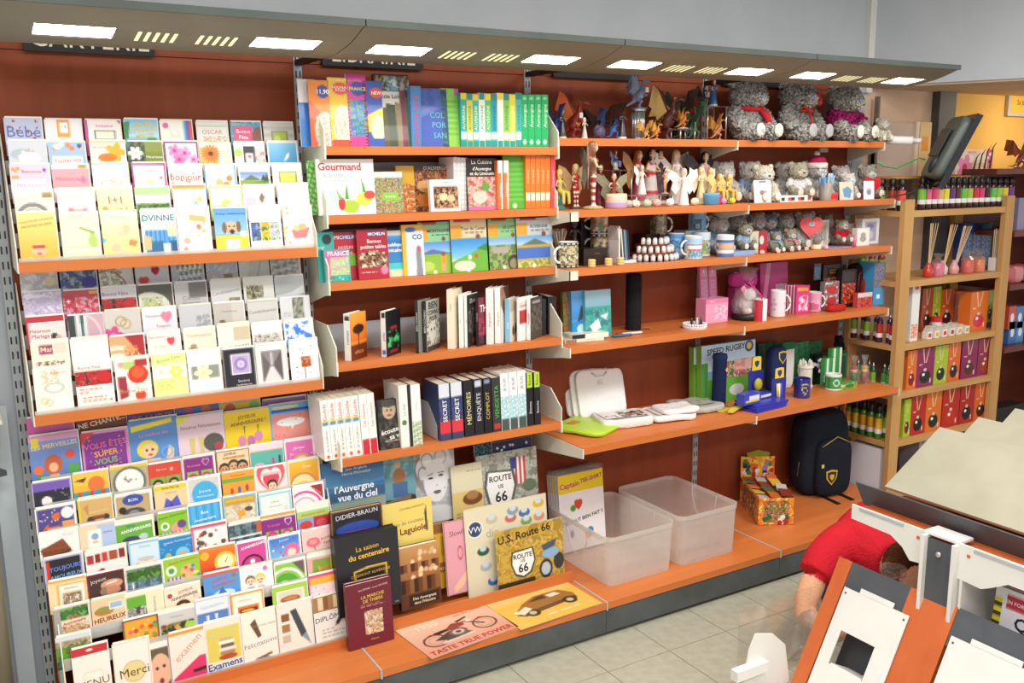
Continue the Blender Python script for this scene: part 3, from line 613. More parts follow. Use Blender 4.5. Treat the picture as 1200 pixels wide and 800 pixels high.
for nm, rows, z, d, dz, ztop, grp in (('C1', C1, 1.64, .25, .0745, 1.795, G1), ('C2', C2, 1.153, .25, .0755, 1.308, G2)):
    card_rack(BAYS[0], z, d, 5, dz, .043, nm)
    for r, row in enumerate(rows):
        y = -d + .008 + .043 * (4 - r); zb = z + dz * (4 - r)
        for c, (lab, bg, sp_) in enumerate(row):
            x = -.985 + .1185 * (c + .5) - .004 + random.uniform(-.003, .003)
            wv = .106 + random.uniform(0, .006)
            hh = .148 if r == 4 else .118
            card(wv, hh + random.uniform(-.002, .005), lab, bg, sp_, (x, y, zb - .003 + .148 - hh + random.uniform(0, .004)), -.14 + random.uniform(-.015, .015), random.uniform(-.02, .02), ENV[(r * 3 + c * 5) % 6], grp)
# ---- lower rack: rows given by image columns of each card and the image row of its top
C3 = [
 (-.085, [(30, 86, 487, 'pink card with green hill behind the mermaid card', 'd86ab0', 'e .4 .8 .3 .25 6ab85a;t .55 .4 .1 f6c8e0 0 pour toi'),
  (88, 148, 482, 'brown card lettered NE CHANTE in white', '8a3a2a', 'r 0 .5 1 1 e88a2a;t .5 .2 .15 f4e8d0 8 *NE CHANTE...;e .5 .55 .12 - 7ab0d0'),
  (150, 205, 478, 'violet card with yellow GRANDIT lettering', '6a4fa8', 't .5 .2 .14 e0b03a 0 *GRANDIT;e .12 .3 .1 - 4a3aa8;e .9 .3 .1 - 4a3aa8'),
  (205, 258, 474, 'blue card with orange crabs', '5a78c4', 'd .1 .1 .9 .5 8 .1 e07a4a,c85a8a,8ac4d8'),
  (258, 306, 470, 'yellow card with orange cartoon fruit', 'e8c83a', 'd .1 .1 .9 .5 7 .13 f0953a,d85a3a,8abf4a'),
  (308, 360, 466, 'mauve card with yellow cartoon cat', 'b07ac0', 'e .25 .35 .18 - e8c03a;t .65 .2 .1 8a4a9a 0 Pour toi;e .7 .5 .1 - 6a9ad8')]),
 (-.115, [(32, 92, 508, 'square card with a red haired mermaid among fish', '6f8fd0', 'r 0 0 1 .12 e0a0c8;g 0 .12 1 1 8a9fe0 4f7ab8;t .5 .22 .09 f0e0a0 3 *LES MERVEILLES;r .05 .05 .2 .25 e8d83a;e .45 .62 .18 .2 c8603a;e .45 .68 .09 .1 f0b890;r .36 .82 .55 1 f0b890;e .15 .7 .1 - f0703a;e .8 .45 .1 - e85a4a;e .85 .75 .12 - 5aa84a;e .2 .9 .12 - 4aa06a'),
  (94, 150, 504, 'purple party card in fat coloured letters', '8a3a98', 'b .05 d88ad0;p e03a4a 0 0 .3 0 0 .25;t .5 .28 .12 f06aa8 4 *VOUS ÊTES;t .5 .46 .12 f0b03a 4 *SUPER;t .5 .63 .12 7ac86a 4 *VOUS;t .5 .8 .12 f2d84a 4 *AUSSI;d .05 .1 .95 .95 18 .015 f6e08a'),
  (150, 208, 490, 'blue card with a winking blonde girl', '5f93d4', 'p f0dc3a .05 .12 .9 .02 .9 .12 .05 .24;t .5 .32 .07 f0a0a8 3 Le meilleur des;e .35 .64 .22 .2 f2d84a;e .38 .68 .15 .15 f6cda8;r .2 .86 .6 1 f6cda8;e .33 .66 .025 - 222;e .45 .66 .025 - 222;e .4 .76 .05 .02 c33;p f6cda8 .7 .95 .8 .6 .9 .7 .86 1;o .75 .75 .12 - .2 7ab0e8'),
  (207, 263, 485, 'pink Sincères Félicitations card with champagne glasses', 'ecd0dc', 'p e8e04a 0 0 .3 0 0 .2;t .5 .25 .075 7a5a68 0 Sincères Félicitations;p d8c87a .22 .5 .36 .5 .33 .85 .25 .85;p d8c87a .42 .5 .56 .5 .53 .85 .45 .85;e .75 .65 .22 .2 5a5a54;e .85 .75 .1 - b04a50'),
  (263, 317, 480, 'yellow JOYEUX ANNIVERSAIRE card with pink mice', 'f3cf22', 't .5 .14 .08 9a6a2a 3 *JOYEUX;t .52 .27 .08 9a6a2a 3 *ANNIVERSAIRE !;e .35 .68 .09 .12 d88ac0;e .55 .7 .09 .12 c878b8;e .72 .62 .09 .12 d88ac0;p 6a8a3a .4 .35 .44 .35 .42 .6;p 6a8a3a .7 .35 .74 .35 .72 .55;r 0 .9 1 1 e8a02a'),
  (315, 366, 472, 'sky blue card with speech bubble on coral panel', '6ab4e8', 'r .06 .22 .94 .95 f29a90;r .06 .12 .94 .18 3a4fc0;r .1 .05 .7 .1 e8d04a;e .5 .42 .33 .1 fff;p fff .5 .48 .58 .48 .52 .6;d .1 .25 .9 .9 10 .015 e8605a')]),
 (-.155, [(36, 83, 562, 'dark card of outer space planets', '2a2a34', 'r 0 0 1 .3 7a5ab8;e .35 .62 .14 - f0ece8;d .5 .3 .95 .8 12 .02 888,aaa;b .03 a8a0c0'),
  (84, 127, 552, 'orange card with plane before a sun', 'f0b83a', 'r 0 0 1 .4 f2c84a;e .65 .4 .24 - e8783a;p 6a3a2a .05 .22 .4 .15 .3 .3;s 0 .6 1 1 9 3aa89a,e04a3a,4a9ad8'),
  (128, 173, 544, 'card showing a round white pressure gauge', 'b8b08a', 'r 0 0 1 .08 e8c82a;e .5 .55 .45 - 6f7272;e .5 .55 .38 - f2f0ea;p c83a2a .48 .55 .3 .38 .52 .53;d .3 .35 .7 .55 8 .02 555'),
  (173, 213, 541, 'red card with two smiling green tinted faces', 'd84a34', 't .4 .2 .07 f6d8c8 0 Fais voir;r .05 .45 .48 1 7ab84a;r .52 .45 .95 1 7ab84a;c .26 .72 .14 f0c8a0 2a2420;c .74 .72 .14 f0c8a0 3a2a20;h .7 .25 .06 f0b8a0'),
  (213, 252, 533, 'purple card with heart outline and green portraits', '8a2f80', 'b .05 f4ecf2;h .72 .25 .12 e8c8e0;h .72 .25 .09 8a2f80;t .35 .3 .07 f0a0c8 0 Tu es belle;r .12 .5 .48 1 8ac83a;r .55 .5 .9 1 8ac83a;c .3 .75 .13 f06a98 d83a78;c .72 .75 .13 f6c8a8 d83a78'),
  (253, 293, 526, 'orange JOYEUX ANNIVERSAIRE card with a family', 'f0d6a8', 'b .03 c8603a;t .42 .12 .08 7a4a2a 0 *JOYEUX;t .52 .25 .08 c0502a 0 *ANNIVERSAIRE;c .22 .62 .14 d8a078 3a2a1c;c .5 .55 .15 e0b088 5a3a20;c .76 .6 .15 d8a078 2a2018;r .1 .8 .9 1 c84a3a'),
  (293, 332, 519, 'teal card with lipstick and pink petals', '5fb8ac', 'r 0 0 1 .2 f3dce6;r 0 .2 1 .24 d8b878;e .25 .7 .16 .08 f0b0c8;r .65 .5 .72 .75 e0408a;r .85 .45 .92 .75 2f3f4a;r 0 .85 1 1 eee6d0'),
  (333, 369, 513, 'pink card with a gold watch arc', 'e070b8', 'b .05 f6eef0;e .55 .95 .4 - d8a860;e .55 .95 .32 - f0e0c8;t .5 .3 .08 fff 0 Bonheur;d .1 .3 .9 .7 9 .02 fbd0e8')]),
 (-.185, [(40, 88, 592, 'purple card with big orange arrows and stars', '55488a', 'b .04 f4f0ea;e .8 .25 .16 - f6f2f0;p e86a2a .1 .75 .3 .5 .3 .62 .6 .62 .6 .78 .3 .78 .3 .9;p e86a2a .4 .25 .6 .2 .6 .4 .42 .42;d .1 .1 .6 .5 10 .02 fff;r .65 .5 .95 1 e8a050'),
  (90, 131, 581, 'tan motorbike card with yellow border', 'd8b070', 'r 0 0 .07 1 e8c82a;r 0 0 1 .06 f6f0e0;p c8923a .15 .3 .3 .2 .3 .6;t .6 .45 .08 e8d8b0 4 Anniversaire;e .35 .72 .12 - 4a3a30;e .8 .68 .1 - 4a3a30;r .4 .6 .75 .72 8a4a2a'),
  (133, 178, 577, 'card with motorcycle below a blue shield', 'b89a6a', 'b .05 eceae4;r .08 .12 .92 .9 c8a878;e .5 .2 .28 .18 3f50a8;t .5 .2 .1 fff 0 BON;e .5 .62 .3 .16 4a4a50;e .5 .65 .15 .12 8a8a90;e .2 .5 .1 - 2a2a2a'),
  (180, 219, 567, 'peach card with yellow heading and blue castle', 'f3d0a0', 'r 0 0 1 .14 f2d22a;t .5 .07 .07 8a5a20 0 *Carte Pop Up;t .5 .24 .06 b07a5a 0 Ouvre moi;p 5a58c8 .2 .9 .35 .4 .5 .55 .7 .35 .85 .9;p 3f48a0 .35 .9 .5 .55 .65 .9;r 0 .85 1 1 b0d86a'),
  (219, 258, 558, 'silver card with a big sky blue disc', 'd8d4d0', 'd 0 0 1 1 40 .02 c8c4be;e .52 .55 .4 - 4ab0e4;t .52 .45 .1 e8f6fc 0 Joyeux;t .52 .62 .08 e8f6fc 0 Anniversaire;b .03 f4f2ee'),
  (260, 298, 551, 'orange card with three little dancers', 'f0a23a', 'r 0 .22 1 .34 7aa83a;t .5 .12 .07 c8502a 0 Anniversaire;e .28 .65 .05 .12 d04a3a;e .52 .63 .05 .12 4a6ac0;e .76 .6 .05 .12 c03a5a;r 0 .85 1 1 e88a2a'),
  (298, 337, 545, 'red and white heart card with a monkey', 'f0e0dc', 'h .5 .45 .48 e25a62;h .5 .5 .36 f6ece8;h .5 .55 .28 d84a58;c .52 .68 .14 f0d0b0 3a2a20;r .2 .2 .8 .3 f2b8bc'),
  (337, 375, 537, 'amber card with a ringed gold plate', 'f3a62a', 'g 0 0 1 1 f6c83a ee8a1e;b .04 f2ece4;e .45 .95 .44 - c89050;e .45 .95 .38 - f4e0a0;t .6 .25 .09 fff 0 Bravo;e .45 .85 .16 .1 e8c88a')]),
 (-.215, [(44, 92, 621, 'white card picturing a brown roof of chocolate squares', 'f2eee8', 'p 8a4a2a .02 .5 .6 .25 .78 .6 .1 .85;p 6a3018 .1 .85 .78 .6 .8 .68 .12 .95;l .05 .6 .7 .63 1 5a2a14;l .05 .45 .65 .48 1 5a2a14;l .6 .1 .9 .2 2 c8c0c8'),
  (92, 135, 612, 'beige and blue card with a phone drawing', 'e8d4b0', 'r .5 .05 1 1 b4c4e4;r .22 .18 .6 .8 f4f0ea;e .42 .4 .1 - 8aa8c8;r .35 .55 .5 .6 c8a87a;t .78 .3 .07 6a7aa0 0 Joyeux'),
  (133, 180, 607, 'green ANNIVERSAIRE card with a racing motorcycle', '6aae3a', 'r 0 0 1 .12 f2f0ea;t .42 .2 .08 3a5ab0 0 BON;t .55 .32 .1 f6f6f0 6 *ANNIVERSAIRE;e .4 .65 .22 .12 3f4a70;e .3 .78 .12 - 222;e .7 .75 .12 - 222;e .72 .6 .12 .1 c8ccd8;b .03 e8e8e0'),
  (184, 222, 598, 'lime green card of striped toy animals', '8ac02e', 't .5 .12 .08 4a7a1a 6 Joyeux Anniversaire;e .22 .45 .14 - f0f0ec;e .22 .45 .08 - 6aa83a;s .05 .65 .45 1 7 7a5ab0,e8d8f0;e .6 .55 .18 - f09a9a;s .5 .65 .9 1 6 c86a3a,f4e0c0;e .75 .45 .14 - 6a4a8a'),
  (219, 260, 588, 'blue striped card in a white oval', '3f9fd8', 's 0 0 1 1 9 3f9fd8,58b4e4;t .5 .3 .11 fff 0 Bon;t .5 .52 .1 fff 4 Anniversaire;p f4f2ee 0 .5 .1 .85 .5 1 0 1;p f4f2ee 1 .5 .9 .85 .5 1 1 1;b .03 f4f2ee'),
  (261, 301, 579, 'amber card with a playful cat', 'c89a4a', 'b .04 8ac8e8;t .5 .14 .1 f2d02a 0 *ANNIVERSAIRE;n .05 .3 .95 .95 4 2 d8c8b0,e8dcc8,c8b494;p e8a02a .4 .6 .6 .45 .65 .7 .45 .75;e .75 .5 .12 .08 5a4a3a'),
  (303, 342, 576, 'white card edged pale blue with a cream panel', 'e8f0dc', 'b .06 9ad0e8;r .14 .18 .88 .95 f4f4e6;t .5 .3 .08 7a8a6a 0 Joyeux;t .52 .45 .07 7a8a6a 0 anniversaire;n .55 .5 .88 .95 4 3 f6d0c8,d8e8b0,fff'),
  (343, 380, 567, 'white card with pink disc and red corner', 'f6ecec', 'p b02830 .55 0 1 0 1 .6;o .35 .85 .6 - .12 e04a90;o .35 .85 .4 - .1 e88ab4;e .35 .85 .15 - fbf2f0;t .8 .25 .05 f4c8c0 -40 Bonne Fête;b .03 f8f4ee')]),
 (-.245, [(50, 97, 650, 'black card with red strip and metallic blue lettering', '2a2428', 'b .05 c8c8e8;r .05 .1 .15 1 c8402a;t .55 .35 .16 5a8ae0 3 *TOUJOURS;t .55 .6 .16 78b0d8 3 *AMOUREUX'),
  (99, 148, 641, 'white card with wine tasting squares and grapes', 'f2eae2', 'r .04 .14 .2 .42 b03030;r .24 .13 .36 .41 8a2a28;r .4 .12 .54 .4 c04038;r .58 .11 .78 .39 a85038;r .82 .1 .97 .38 8a3028;d .25 .6 .55 .95 9 .07 5a1a2a,7a2a3a;r .55 .75 .8 .85 d8c8b8'),
  (150, 186, 633, 'pale blue card with a frosted red cake', 'd6e6f0', 'r 0 0 1 .05 6ab8e0;t .55 .14 .09 8ac4d8 0 Joyeux;e .55 .55 .3 .06 c8c4c0;e .55 .72 .35 .1 d86a5a;e .55 .68 .3 .05 f2e8e0;r 0 0 .05 1 8ac0e0'),
  (185, 228, 627, 'deep blue card with goldfish bowl', '2f86c8', 't .55 .14 .08 cfe8f4 3 Joyeux Anniversaire;e .65 .6 .2 - 8ac8e8;e .65 .6 .08 - e8b06a;e .25 .6 .09 - b8c83a;d .05 .2 .95 .9 10 .02 8ad0f0;b .03 6ac0e8'),
  (224, 266, 613, 'white card with rows of little brown birds', 'f2eeea', 'r 0 .0 1 .1 e0506a;d .1 .2 .9 .9 9 .07 6a5040;d .12 .22 .92 .92 9 .035 d84a4a;r 0 .1 .06 1 e0708a'),
  (268, 307, 609, 'dark slate card with a fish in water', '4a5c68', 'r 0 0 1 .08 f0ece6;n 0 .1 1 .5 4 3 3a4a54,5a6e78,6f8a90;r 0 .48 1 .54 f0ece6;n 0 .54 1 1 7 3 3a4c5a,4f6878,7a929c;r .85 .1 1 .48 c8603a'),
  (306, 347, 600, 'orange edged purple card with paired green portraits', '8a2f80', 'r 0 0 1 .1 f09a3a;r 0 .1 1 .16 f6eef0;h .78 .35 .12 f0e0ea;h .78 .35 .09 8a2f80;t .35 .38 .07 f090c0 0 Tu es belle;r .12 .58 .48 1 8ac83a;r .55 .58 .9 1 8ac83a;c .3 .8 .13 f06a98 d83a78;c .72 .8 .13 f6c8a8 d83a78'),
  (348, 386, 589, 'green Anniversaire card with ladybird and rose photos', 'f2f4e0', 'r 0 .2 1 .45 a8d06a;t .5 .32 .12 d8603a 3 Anniversaire;r 0 .45 .5 .95 8aa0d8;e .25 .7 .2 .14 d83a2a;r .5 .45 1 .95 c02a3a;e .75 .7 .18 .14 e05060')]),
 (-.275, [(55, 101, 677, 'orange framed card with a rustic kitchen picture', 'f3d9a8', 'r 0 0 1 .06 e8a23a;r .22 .14 .98 .95 e8b050;r .28 .18 .95 .92 f4eee0;t .6 .28 .06 b09a80 0 Félicitations;r .36 .42 .86 .92 c8a07a;n .38 .46 .84 .9 6 3 8a6a4a,d8c0a0,4a3a2a,e8dcc8'),
  (101, 146, 669, 'dark red card with hands rolling a cigar', '4a2f2c', 'b .03 a02a28;t .3 .2 .12 e0d8c8 8 Joyeux;e .65 .4 .3 .15 d89a7a;e .6 .6 .28 .14 c88868;r .35 .45 .5 .85 8a7a68;p f0e8dc .5 .35 .8 .3 .8 .36 .5 .4;r 0 .8 .4 1 5a80b0'),
  (145, 192, 661, 'card with a river and wooded bank photo', '5a7a84', 'b .05 f0eee8;n .05 .1 .95 .45 5 3 3f6a2a,2f5022,6a9a4a;n .05 .45 .95 .9 8 2 5a7a8a,7a98a4,48646f;e .2 .6 .03 .12 e8e4dc'),
  (191, 235, 651, 'lime green card of singing cartoon animals', '9ac83a', 't .55 .12 .08 c85a2a 5 Joyeux Anniversaire;e .2 .4 .15 - e8f0e8;e .2 .4 .08 - 5a9a3a;s .08 .62 .5 1 8 7a58b0,f0d8e8;e .65 .5 .2 - f0b878;d .5 .35 .95 .9 12 .05 e04a6a,f2e05a,4a8ad0'),
  (233, 276, 639, 'red orange card with a sun shaped clock', 'e85a20', 'r 0 0 1 .08 e08a3a;g 0 .08 1 1 f07a2a d83a1a;e .7 .55 .3 - f6c84a;e .7 .55 .22 - fbf0c0;p 8a3a20 .69 .55 .8 .36 .72 .56;e .15 .25 .12 - f0b83a;r .3 .72 .8 .9 c8304a'),
  (277, 313, 632, 'hot pink ANNIVERSAIRE card with a vinyl disc', 'd84a98', 'b .04 f2e8ec;t .55 .16 .1 fff 8 *ANNIVERSAIRE;e .5 .85 .38 - 2a1a24;e .5 .85 .32 - c84088;e .5 .7 .08 - fff;e .5 .95 .1 - 1a1a1a'),
  (314, 353, 626, 'blue card with a pink haired manga girl', '4a8ad0', 'b .04 f4f0f4;g .04 .05 .96 .95 3f78d0 9ac8ec;t .5 .14 .09 d8ecfa 5 Joyeux;e .72 .55 .24 .25 f06a9a;e .7 .62 .14 .15 f8d8c8;d .1 .3 .5 .8 8 .03 d83a4a,fff;e .2 .9 .25 .15 6ab04a'),
  (354, 391, 618, 'soft pink card with one pink rose', 'f4c8c0', 'e .35 .45 .22 .17 ee6a80;e .35 .43 .12 .09 f496a0;p 6a8a4a .34 .6 .38 .6 .5 .95 .46 .95;t .75 .35 .1 7a5a50 12 Bonne;t .78 .52 .1 7a5a50 12 Fête')]),
 (-.305, [(62, 105, 708, 'card with a village scene and pumpkins', 'e8d8c0', 'n .04 .05 .96 .4 5 3 4a7a3a,2f5a28,7aa85a;t .55 .34 .12 d84a3a 5 *Bon;t .55 .5 .09 d84a3a 5 *Anniversaire;n .04 .6 .96 .95 8 3 c8703a,8a5a3a,e8e0d4,d8a05a;r 0 .05 .18 .95 a8a49c'),
  (106, 148, 698, 'peach HEUREUX card with a fruit basket', 'f0caa0', 'r 0 0 1 .06 c8e0b8;e .35 .42 .28 .13 b8803a;e .35 .35 .2 .08 8a9a4a;r .5 .15 .92 .4 f4eee2;r .54 .19 .88 .36 9ac0d8;t .5 .66 .15 7a4a30 4 *HEUREUX;r 0 .8 1 1 b8cce0;t .5 .8 .05 9a8aa8 0 Anniversaire'),
  (145, 192, 691, 'cream and green card with a soap photo', 'eee6c0', 'b .04 f2ecc8;r .05 .12 .55 .45 6aae3a;n .05 .45 .55 .8 6 3 8a8a80,d8d4cc,4a4a44;r .05 .8 .55 .95 3a58a0;t .75 .5 .07 9a9488 90 Félicitations'),
  (192, 235, 685, 'cream JOYEUX ANNIVERSAIRE card with a lady', 'f3e4c8', 'e .15 .25 .07 - c03a5a;t .6 .16 .09 e05a8a 8 *JOYEUX;t .55 .33 .09 8a5a50 8 *ANNIVERSAIRE;c .5 .75 .2 f0c8a8 5a2a2a;d .6 .3 .98 .7 8 .03 e8a0b0'),
  (238, 281, 668, 'blue card with whale and red lettering', '5a9ad8', 'r 0 0 1 .08 e05a4a;t .45 .25 .1 e04a4a 6 *JOYEUX;t .55 .42 .08 e04a4a 6 *ANNIVERSAIRE;e .55 .75 .3 .14 d8e8f4;p 3f78b8 .5 .5 .7 .9 .3 .9;f .85 .2 .08 8a8a5a 6a6a3a'),
  (281, 320, 661, 'white card with two small manga girls', 'fcf8f2', 'c .3 .5 .14 f8d8c0 8a6a4a;c .6 .5 .15 f8d8c0 f2cf5a;r .2 .68 .42 .95 9ac0d8;r .5 .7 .72 .95 f2a0c0;f .78 .15 .08 e04a98 f4b0d0;d .1 .1 .9 .4 6 .02 f0a0c0'),
  (321, 359, 656, 'green card with a white plate and dark corner', '8ac850', 'p 6a6058 .55 0 1 0 1 .6;o .35 .85 .6 - .15 f2efe4;e .35 .85 .42 - 5aa83a;e .3 .85 .2 - f0e8d0;b .04 f0e8d8'),
  (360, 394, 646, 'pink sided card with green butterfly photo', 'f0b0b0', 'r .18 .2 .82 .95 8aa840;p d8903a .5 .55 .75 .4 .7 .75;p e8a84a .5 .55 .35 .42 .4 .72;r .82 .2 1 .95 f0e08a;r 0 0 1 .12 f3f0e0')]),
 (-.335, [(64, 106, 742, 'landscape card with green field and dark hedge', 'c8c8b8', 'r 0 0 1 .2 d8dce0;n 0 .15 1 .35 5 3 9a8a68,c8b890,7a6a4a;n 0 .35 1 .75 6 3 5a9a2e,7ab84a,3f7a22;e .4 .5 .15 .05 8a5a3a;n 0 .75 1 1 4 4 3a4a34,6a7a6a,2a3424'),
  (143, 186, 722, 'orange card covered in little fishes', 'f2a832', 'b .04 7a4a2a;d .1 .1 .9 .9 14 .07 c84a3a,4a8aa8,e86a3a,8aa03a,d8708a;d .1 .1 .9 .9 10 .03 f8e0a0'),
  (185, 229, 711, 'grey glitter card with a green bottle', 'c9c8c0', 'r 0 0 1 .1 f6f4f0;r .05 .12 .95 .38 cfcfc8;t .5 .25 .06 a09a90 0 Félicitations;n .05 .45 .95 .95 5 3 2a3a20,5a6a2a,c8b87a,7a4a2a;p d8a04a .4 .6 .5 .5 .7 .85 .6 .9;e .85 .6 .15 .1 a8d04a'),
  (228, 269, 699, 'white and blue Félicitations card with glasses', 'e6ecf2', 'b .03 c8c0e0;t .5 .25 .11 b0c8d0 5 Félicitations;r .04 .45 .96 .96 5a80c0;p d8e4f0 .3 .55 .4 .55 .36 .9 .34 .9;p d8e4f0 .55 .53 .65 .53 .61 .9 .59 .9'),
  (270, 309, 692, 'orange bordered card with a sunset photo', 'f0a83a', 'r .06 .06 .96 .96 f6f0e2;t .45 .25 .06 b8b0a0 0 Félicitations;r .2 .45 .85 .95 e8762a;r .25 .55 .8 .7 7a2a18;e .5 .62 .2 .04 f6d04a;b .04 e89a2a'),
  (319, 361, 683, 'lime framed card with a brown bread photo', 'a8d050', 'r .12 .18 .9 .95 f2f0e0;r .16 .22 .86 .92 dcd8c4;e .5 .5 .28 .12 b0582a;e .5 .48 .2 .07 d08048'),
  (362, 397, 670, 'pink and amber card speckled with dots', 'f7d8dc', 'r 0 0 1 .1 e8408a;r 0 .1 1 .35 f4ae3a;d .05 .4 .95 .95 12 .02 8a6a6a;l .1 .17 .9 .3 2 f0c84a;b .03 e8508a')]),
 (-.365, [(83, 127, 757, 'ivory menu card with red hanging header', 'f3efe4', 'r 0 0 1 .13 c83238;e .5 .06 .1 .02 f0e8e0;r .3 .42 .8 .8 e6dcb8;r .32 .44 .78 .78 f6f2e6;t .53 .62 .14 8a6a30 4 MENU'),
  (131, 175, 751, 'ivory Merci card with a round gold seal', 'f4f0e6', 'e .55 .52 .32 - e6d898;o .55 .52 .32 - .05 c8a84a;t .55 .52 .15 6a4a18 3 Merci;b .02 d8d0c0'),
  (176, 198, 752, 'narrow photo card of a baby face', '6a5a4a', 'r 0 0 1 .1 f4efe6;e .5 .5 .6 .3 e8b898;e .3 .45 .08 .03 3a2a20;e .7 .43 .08 .03 3a2a20;e .5 .68 .12 .05 8a3a34;r 0 .8 1 1 d8c8b0'),
  (198, 241, 738, 'white and pink examen card with a pencil', 'f3e8dc', 'r 0 0 1 .05 e89a2e;t .5 .3 .13 e8a078 40 examen;p e0386a 0 1 .05 .8 .8 .5 1 .5 1 1;p 2a2a2a .6 .72 1 .7 1 .76 .6 .77;p 3a9a98 0 .95 .3 .9 .3 1 0 1'),
  (239, 283, 726, 'yellow Examens card with pile of books', 'f0e8da', 'r .06 .12 .96 .72 e0d060;t .45 .22 .09 d8d8b0 5 Félicitations;r .4 .32 .75 .38 c8b890;r .36 .38 .8 .44 f4f0e8;r .42 .44 .78 .5 6a5a4a;r .36 .5 .84 .56 e8e4dc;r .4 .56 .8 .62 b08a5a;e .6 .67 .25 .05 b8502a;t .5 .79 .13 3a5aa8 3 *Examens;s .06 .88 .96 1 9 2a2a28,f0ece4'),
  (283, 325, 716, 'cream Félicitations card with a feather quill', 'f4eee0', 'p 6a4a38 .25 .2 .4 .12 .55 .45 .45 .48;r .04 .5 .96 .62 f6f2ea;t .5 .57 .1 9a8a78 5 Félicitations;t .65 .25 .05 a89888 0 Vous avez réussi;e .6 .9 .2 .05 4a5ab0;p 8a6a40 .3 .85 .8 .78 .82 .82 .32 .9'),
  (325, 367, 705, 'cream card with a large black fountain pen', 'efe6d8', 'p 3f4a50 .38 .15 .55 .12 .8 .6 .65 .68;p 8a9aa8 .66 .66 .8 .6 .92 .85;p c8b898 .86 .78 .92 .85 .84 .82;r .12 .18 .34 .32 8a5a3a;r .12 .38 .34 .52 a87a50;r .12 .58 .34 .72 c8b8a0;b .02 e0d8c8'),
  (368, 410, 696, 'DIPLÔME card with wooden strip and fountain pen', 'f4efe6', 'r 0 0 1 .28 a8764a;s 0 .02 1 .26 7 b0804f,e8d4a8,8a5a34;t .42 .42 .1 3a3a3a 3 DIPLÔME;p 3a3f5a .6 .55 .92 .25 .97 .3 .68 .6;p c8a050 .6 .55 .68 .6 .56 .62;l .2 .62 .85 .82 3 c8c0b8;r .05 .9 .95 .93 3a4a8a')]),
]
rk = sbox('card_rack', .01, .975, -.392, -.38, .152, .186, 'cherry_shelf', BAYS[0])
for s_, x in ((0, .008), (1, .977)):
    MB().prism([(-.392, .153), (-.392, .25), (-.06, 1.0), (-.02, 1.0), (-.02, .153)], x - .002, x + .002, 'x').build('side_plate', 'beige_metal', rk)
for i, (y, row) in enumerate(C3):
    big = i < 2
    zt = np.mean([Zv((a + b) / 2, v, y + .02) for a, b, v, *_ in row]); h = .165 if big else .108
    if i == len(C3) - 1: h = zt - .156
    sbox('tier', .012, .973, y - .004, y - .002, zt - h - .012, zt - h + .03, 'frosted_plastic', rk)
    sbox('tier_floor', .012, .973, y - .002, y + .028, zt - h - .012, zt - h - .008, 'grey_metal', rk)
    for k, (a, b, v, lab, bg, sp_) in enumerate(row):
        z = Zv((a + b) / 2, v, y + .02)
        x0, x1 = X(a, y, z), X(b, y, z)
        o = card(x1 - x0 - .003, h, lab, bg, sp_, ((x0 + x1) / 2, y, z - h), -.12, random.uniform(-.03, .03), ENV[(i * 3 + k * 5) % 6], G3, .0038)
# ================================================================== books
def book(name, lab, cat, loc, a, t, D, h, front, spine, group=None, lean=0., page='efe6d0', cell=.005, fwd=0., back=None, mat='print'):
    # origin: bottom of the hinge between spine and front cover; a: degrees turned clockwise (0 spine out, 90 cover out)
    b = MB(); c = .0016
    fb, fs = front; sb, ss = spine
    b.box(-c, 0, 0, D, 0, h, fb, skip='r').canvas(Cv(D, h, fb, fs, cell), (0, 0, h), (0, D, 0), (0, 0, -h))
    b.box(-t + c, -c, 0, c, 0, h, sb, skip='f').canvas(Cv(t, h, sb, ss, min(cell, max(t / 4, .002))), (-t + c, 0, h), (t - 2 * c, 0, 0), (0, 0, -h))
    b.box(-t, -t + c, 0, D, 0, h, back or sb)
    o = b.build(name, mat, None, loc, rot=(0, lean, math.radians(-a)) if not fwd else (-fwd, 0, math.radians(-a)))
    if fwd:
        o.rotation_euler = (Matrix.Rotation(-fwd, 4, 'X') @ Matrix.Rotation(math.radians(-a), 4, 'Z')).to_euler()
    tag(o, lab, cat, group)
    MB().box(-t + .002, -.002, .003, D - .003, .002, h - .003, page).build('pages', 'paper', o)
    return o
def facing(S, u0, u1, vt, lab, front, t=.015, y=None, spine=None, vb=None, cat='book', name='book', group=None, fwd=.08, cell=.0048, page='efe6d0', mat='print', a=90):
    z, d = SH[S] if isinstance(S, str) else S
    y = -d + .03 if y is None else y
    zb = z + .001 if vb is None else Zv((u0 + u1) / 2, vb, y)
    zt = Zv((u0 + u1) / 2, vt, y); x0, x1 = X(u0, y, (zt + zb) / 2), X(u1, y, (zt + zb) / 2)
    return book(name, lab, cat, (x0, y, zb), a, t, x1 - x0, zt - zb, front, spine or (front[0], ''), group, 0, page, cell, fwd, mat=mat)
def spine(S, u0, u1, vt, lab, spec, D=.13, y=None, a=0, front=None, lean=0., group=None, cat='book', name='book', cell=.005, t=None, page='efe6d0'):
    z, d = SH[S]; y = -d + .02 if y is None else y
    zt = Zv(u1, vt, y); h = zt - z - .001
    xh = X(u1, y, z + .3 * h)
    if t is None: t = xh - X(u0, y, z + .3 * h)
    return book(name, lab, cat, (xh, y, z + .001), a, t - .0006, D, h, front or (spec[0], ''), spec, group, lean, page, cell)
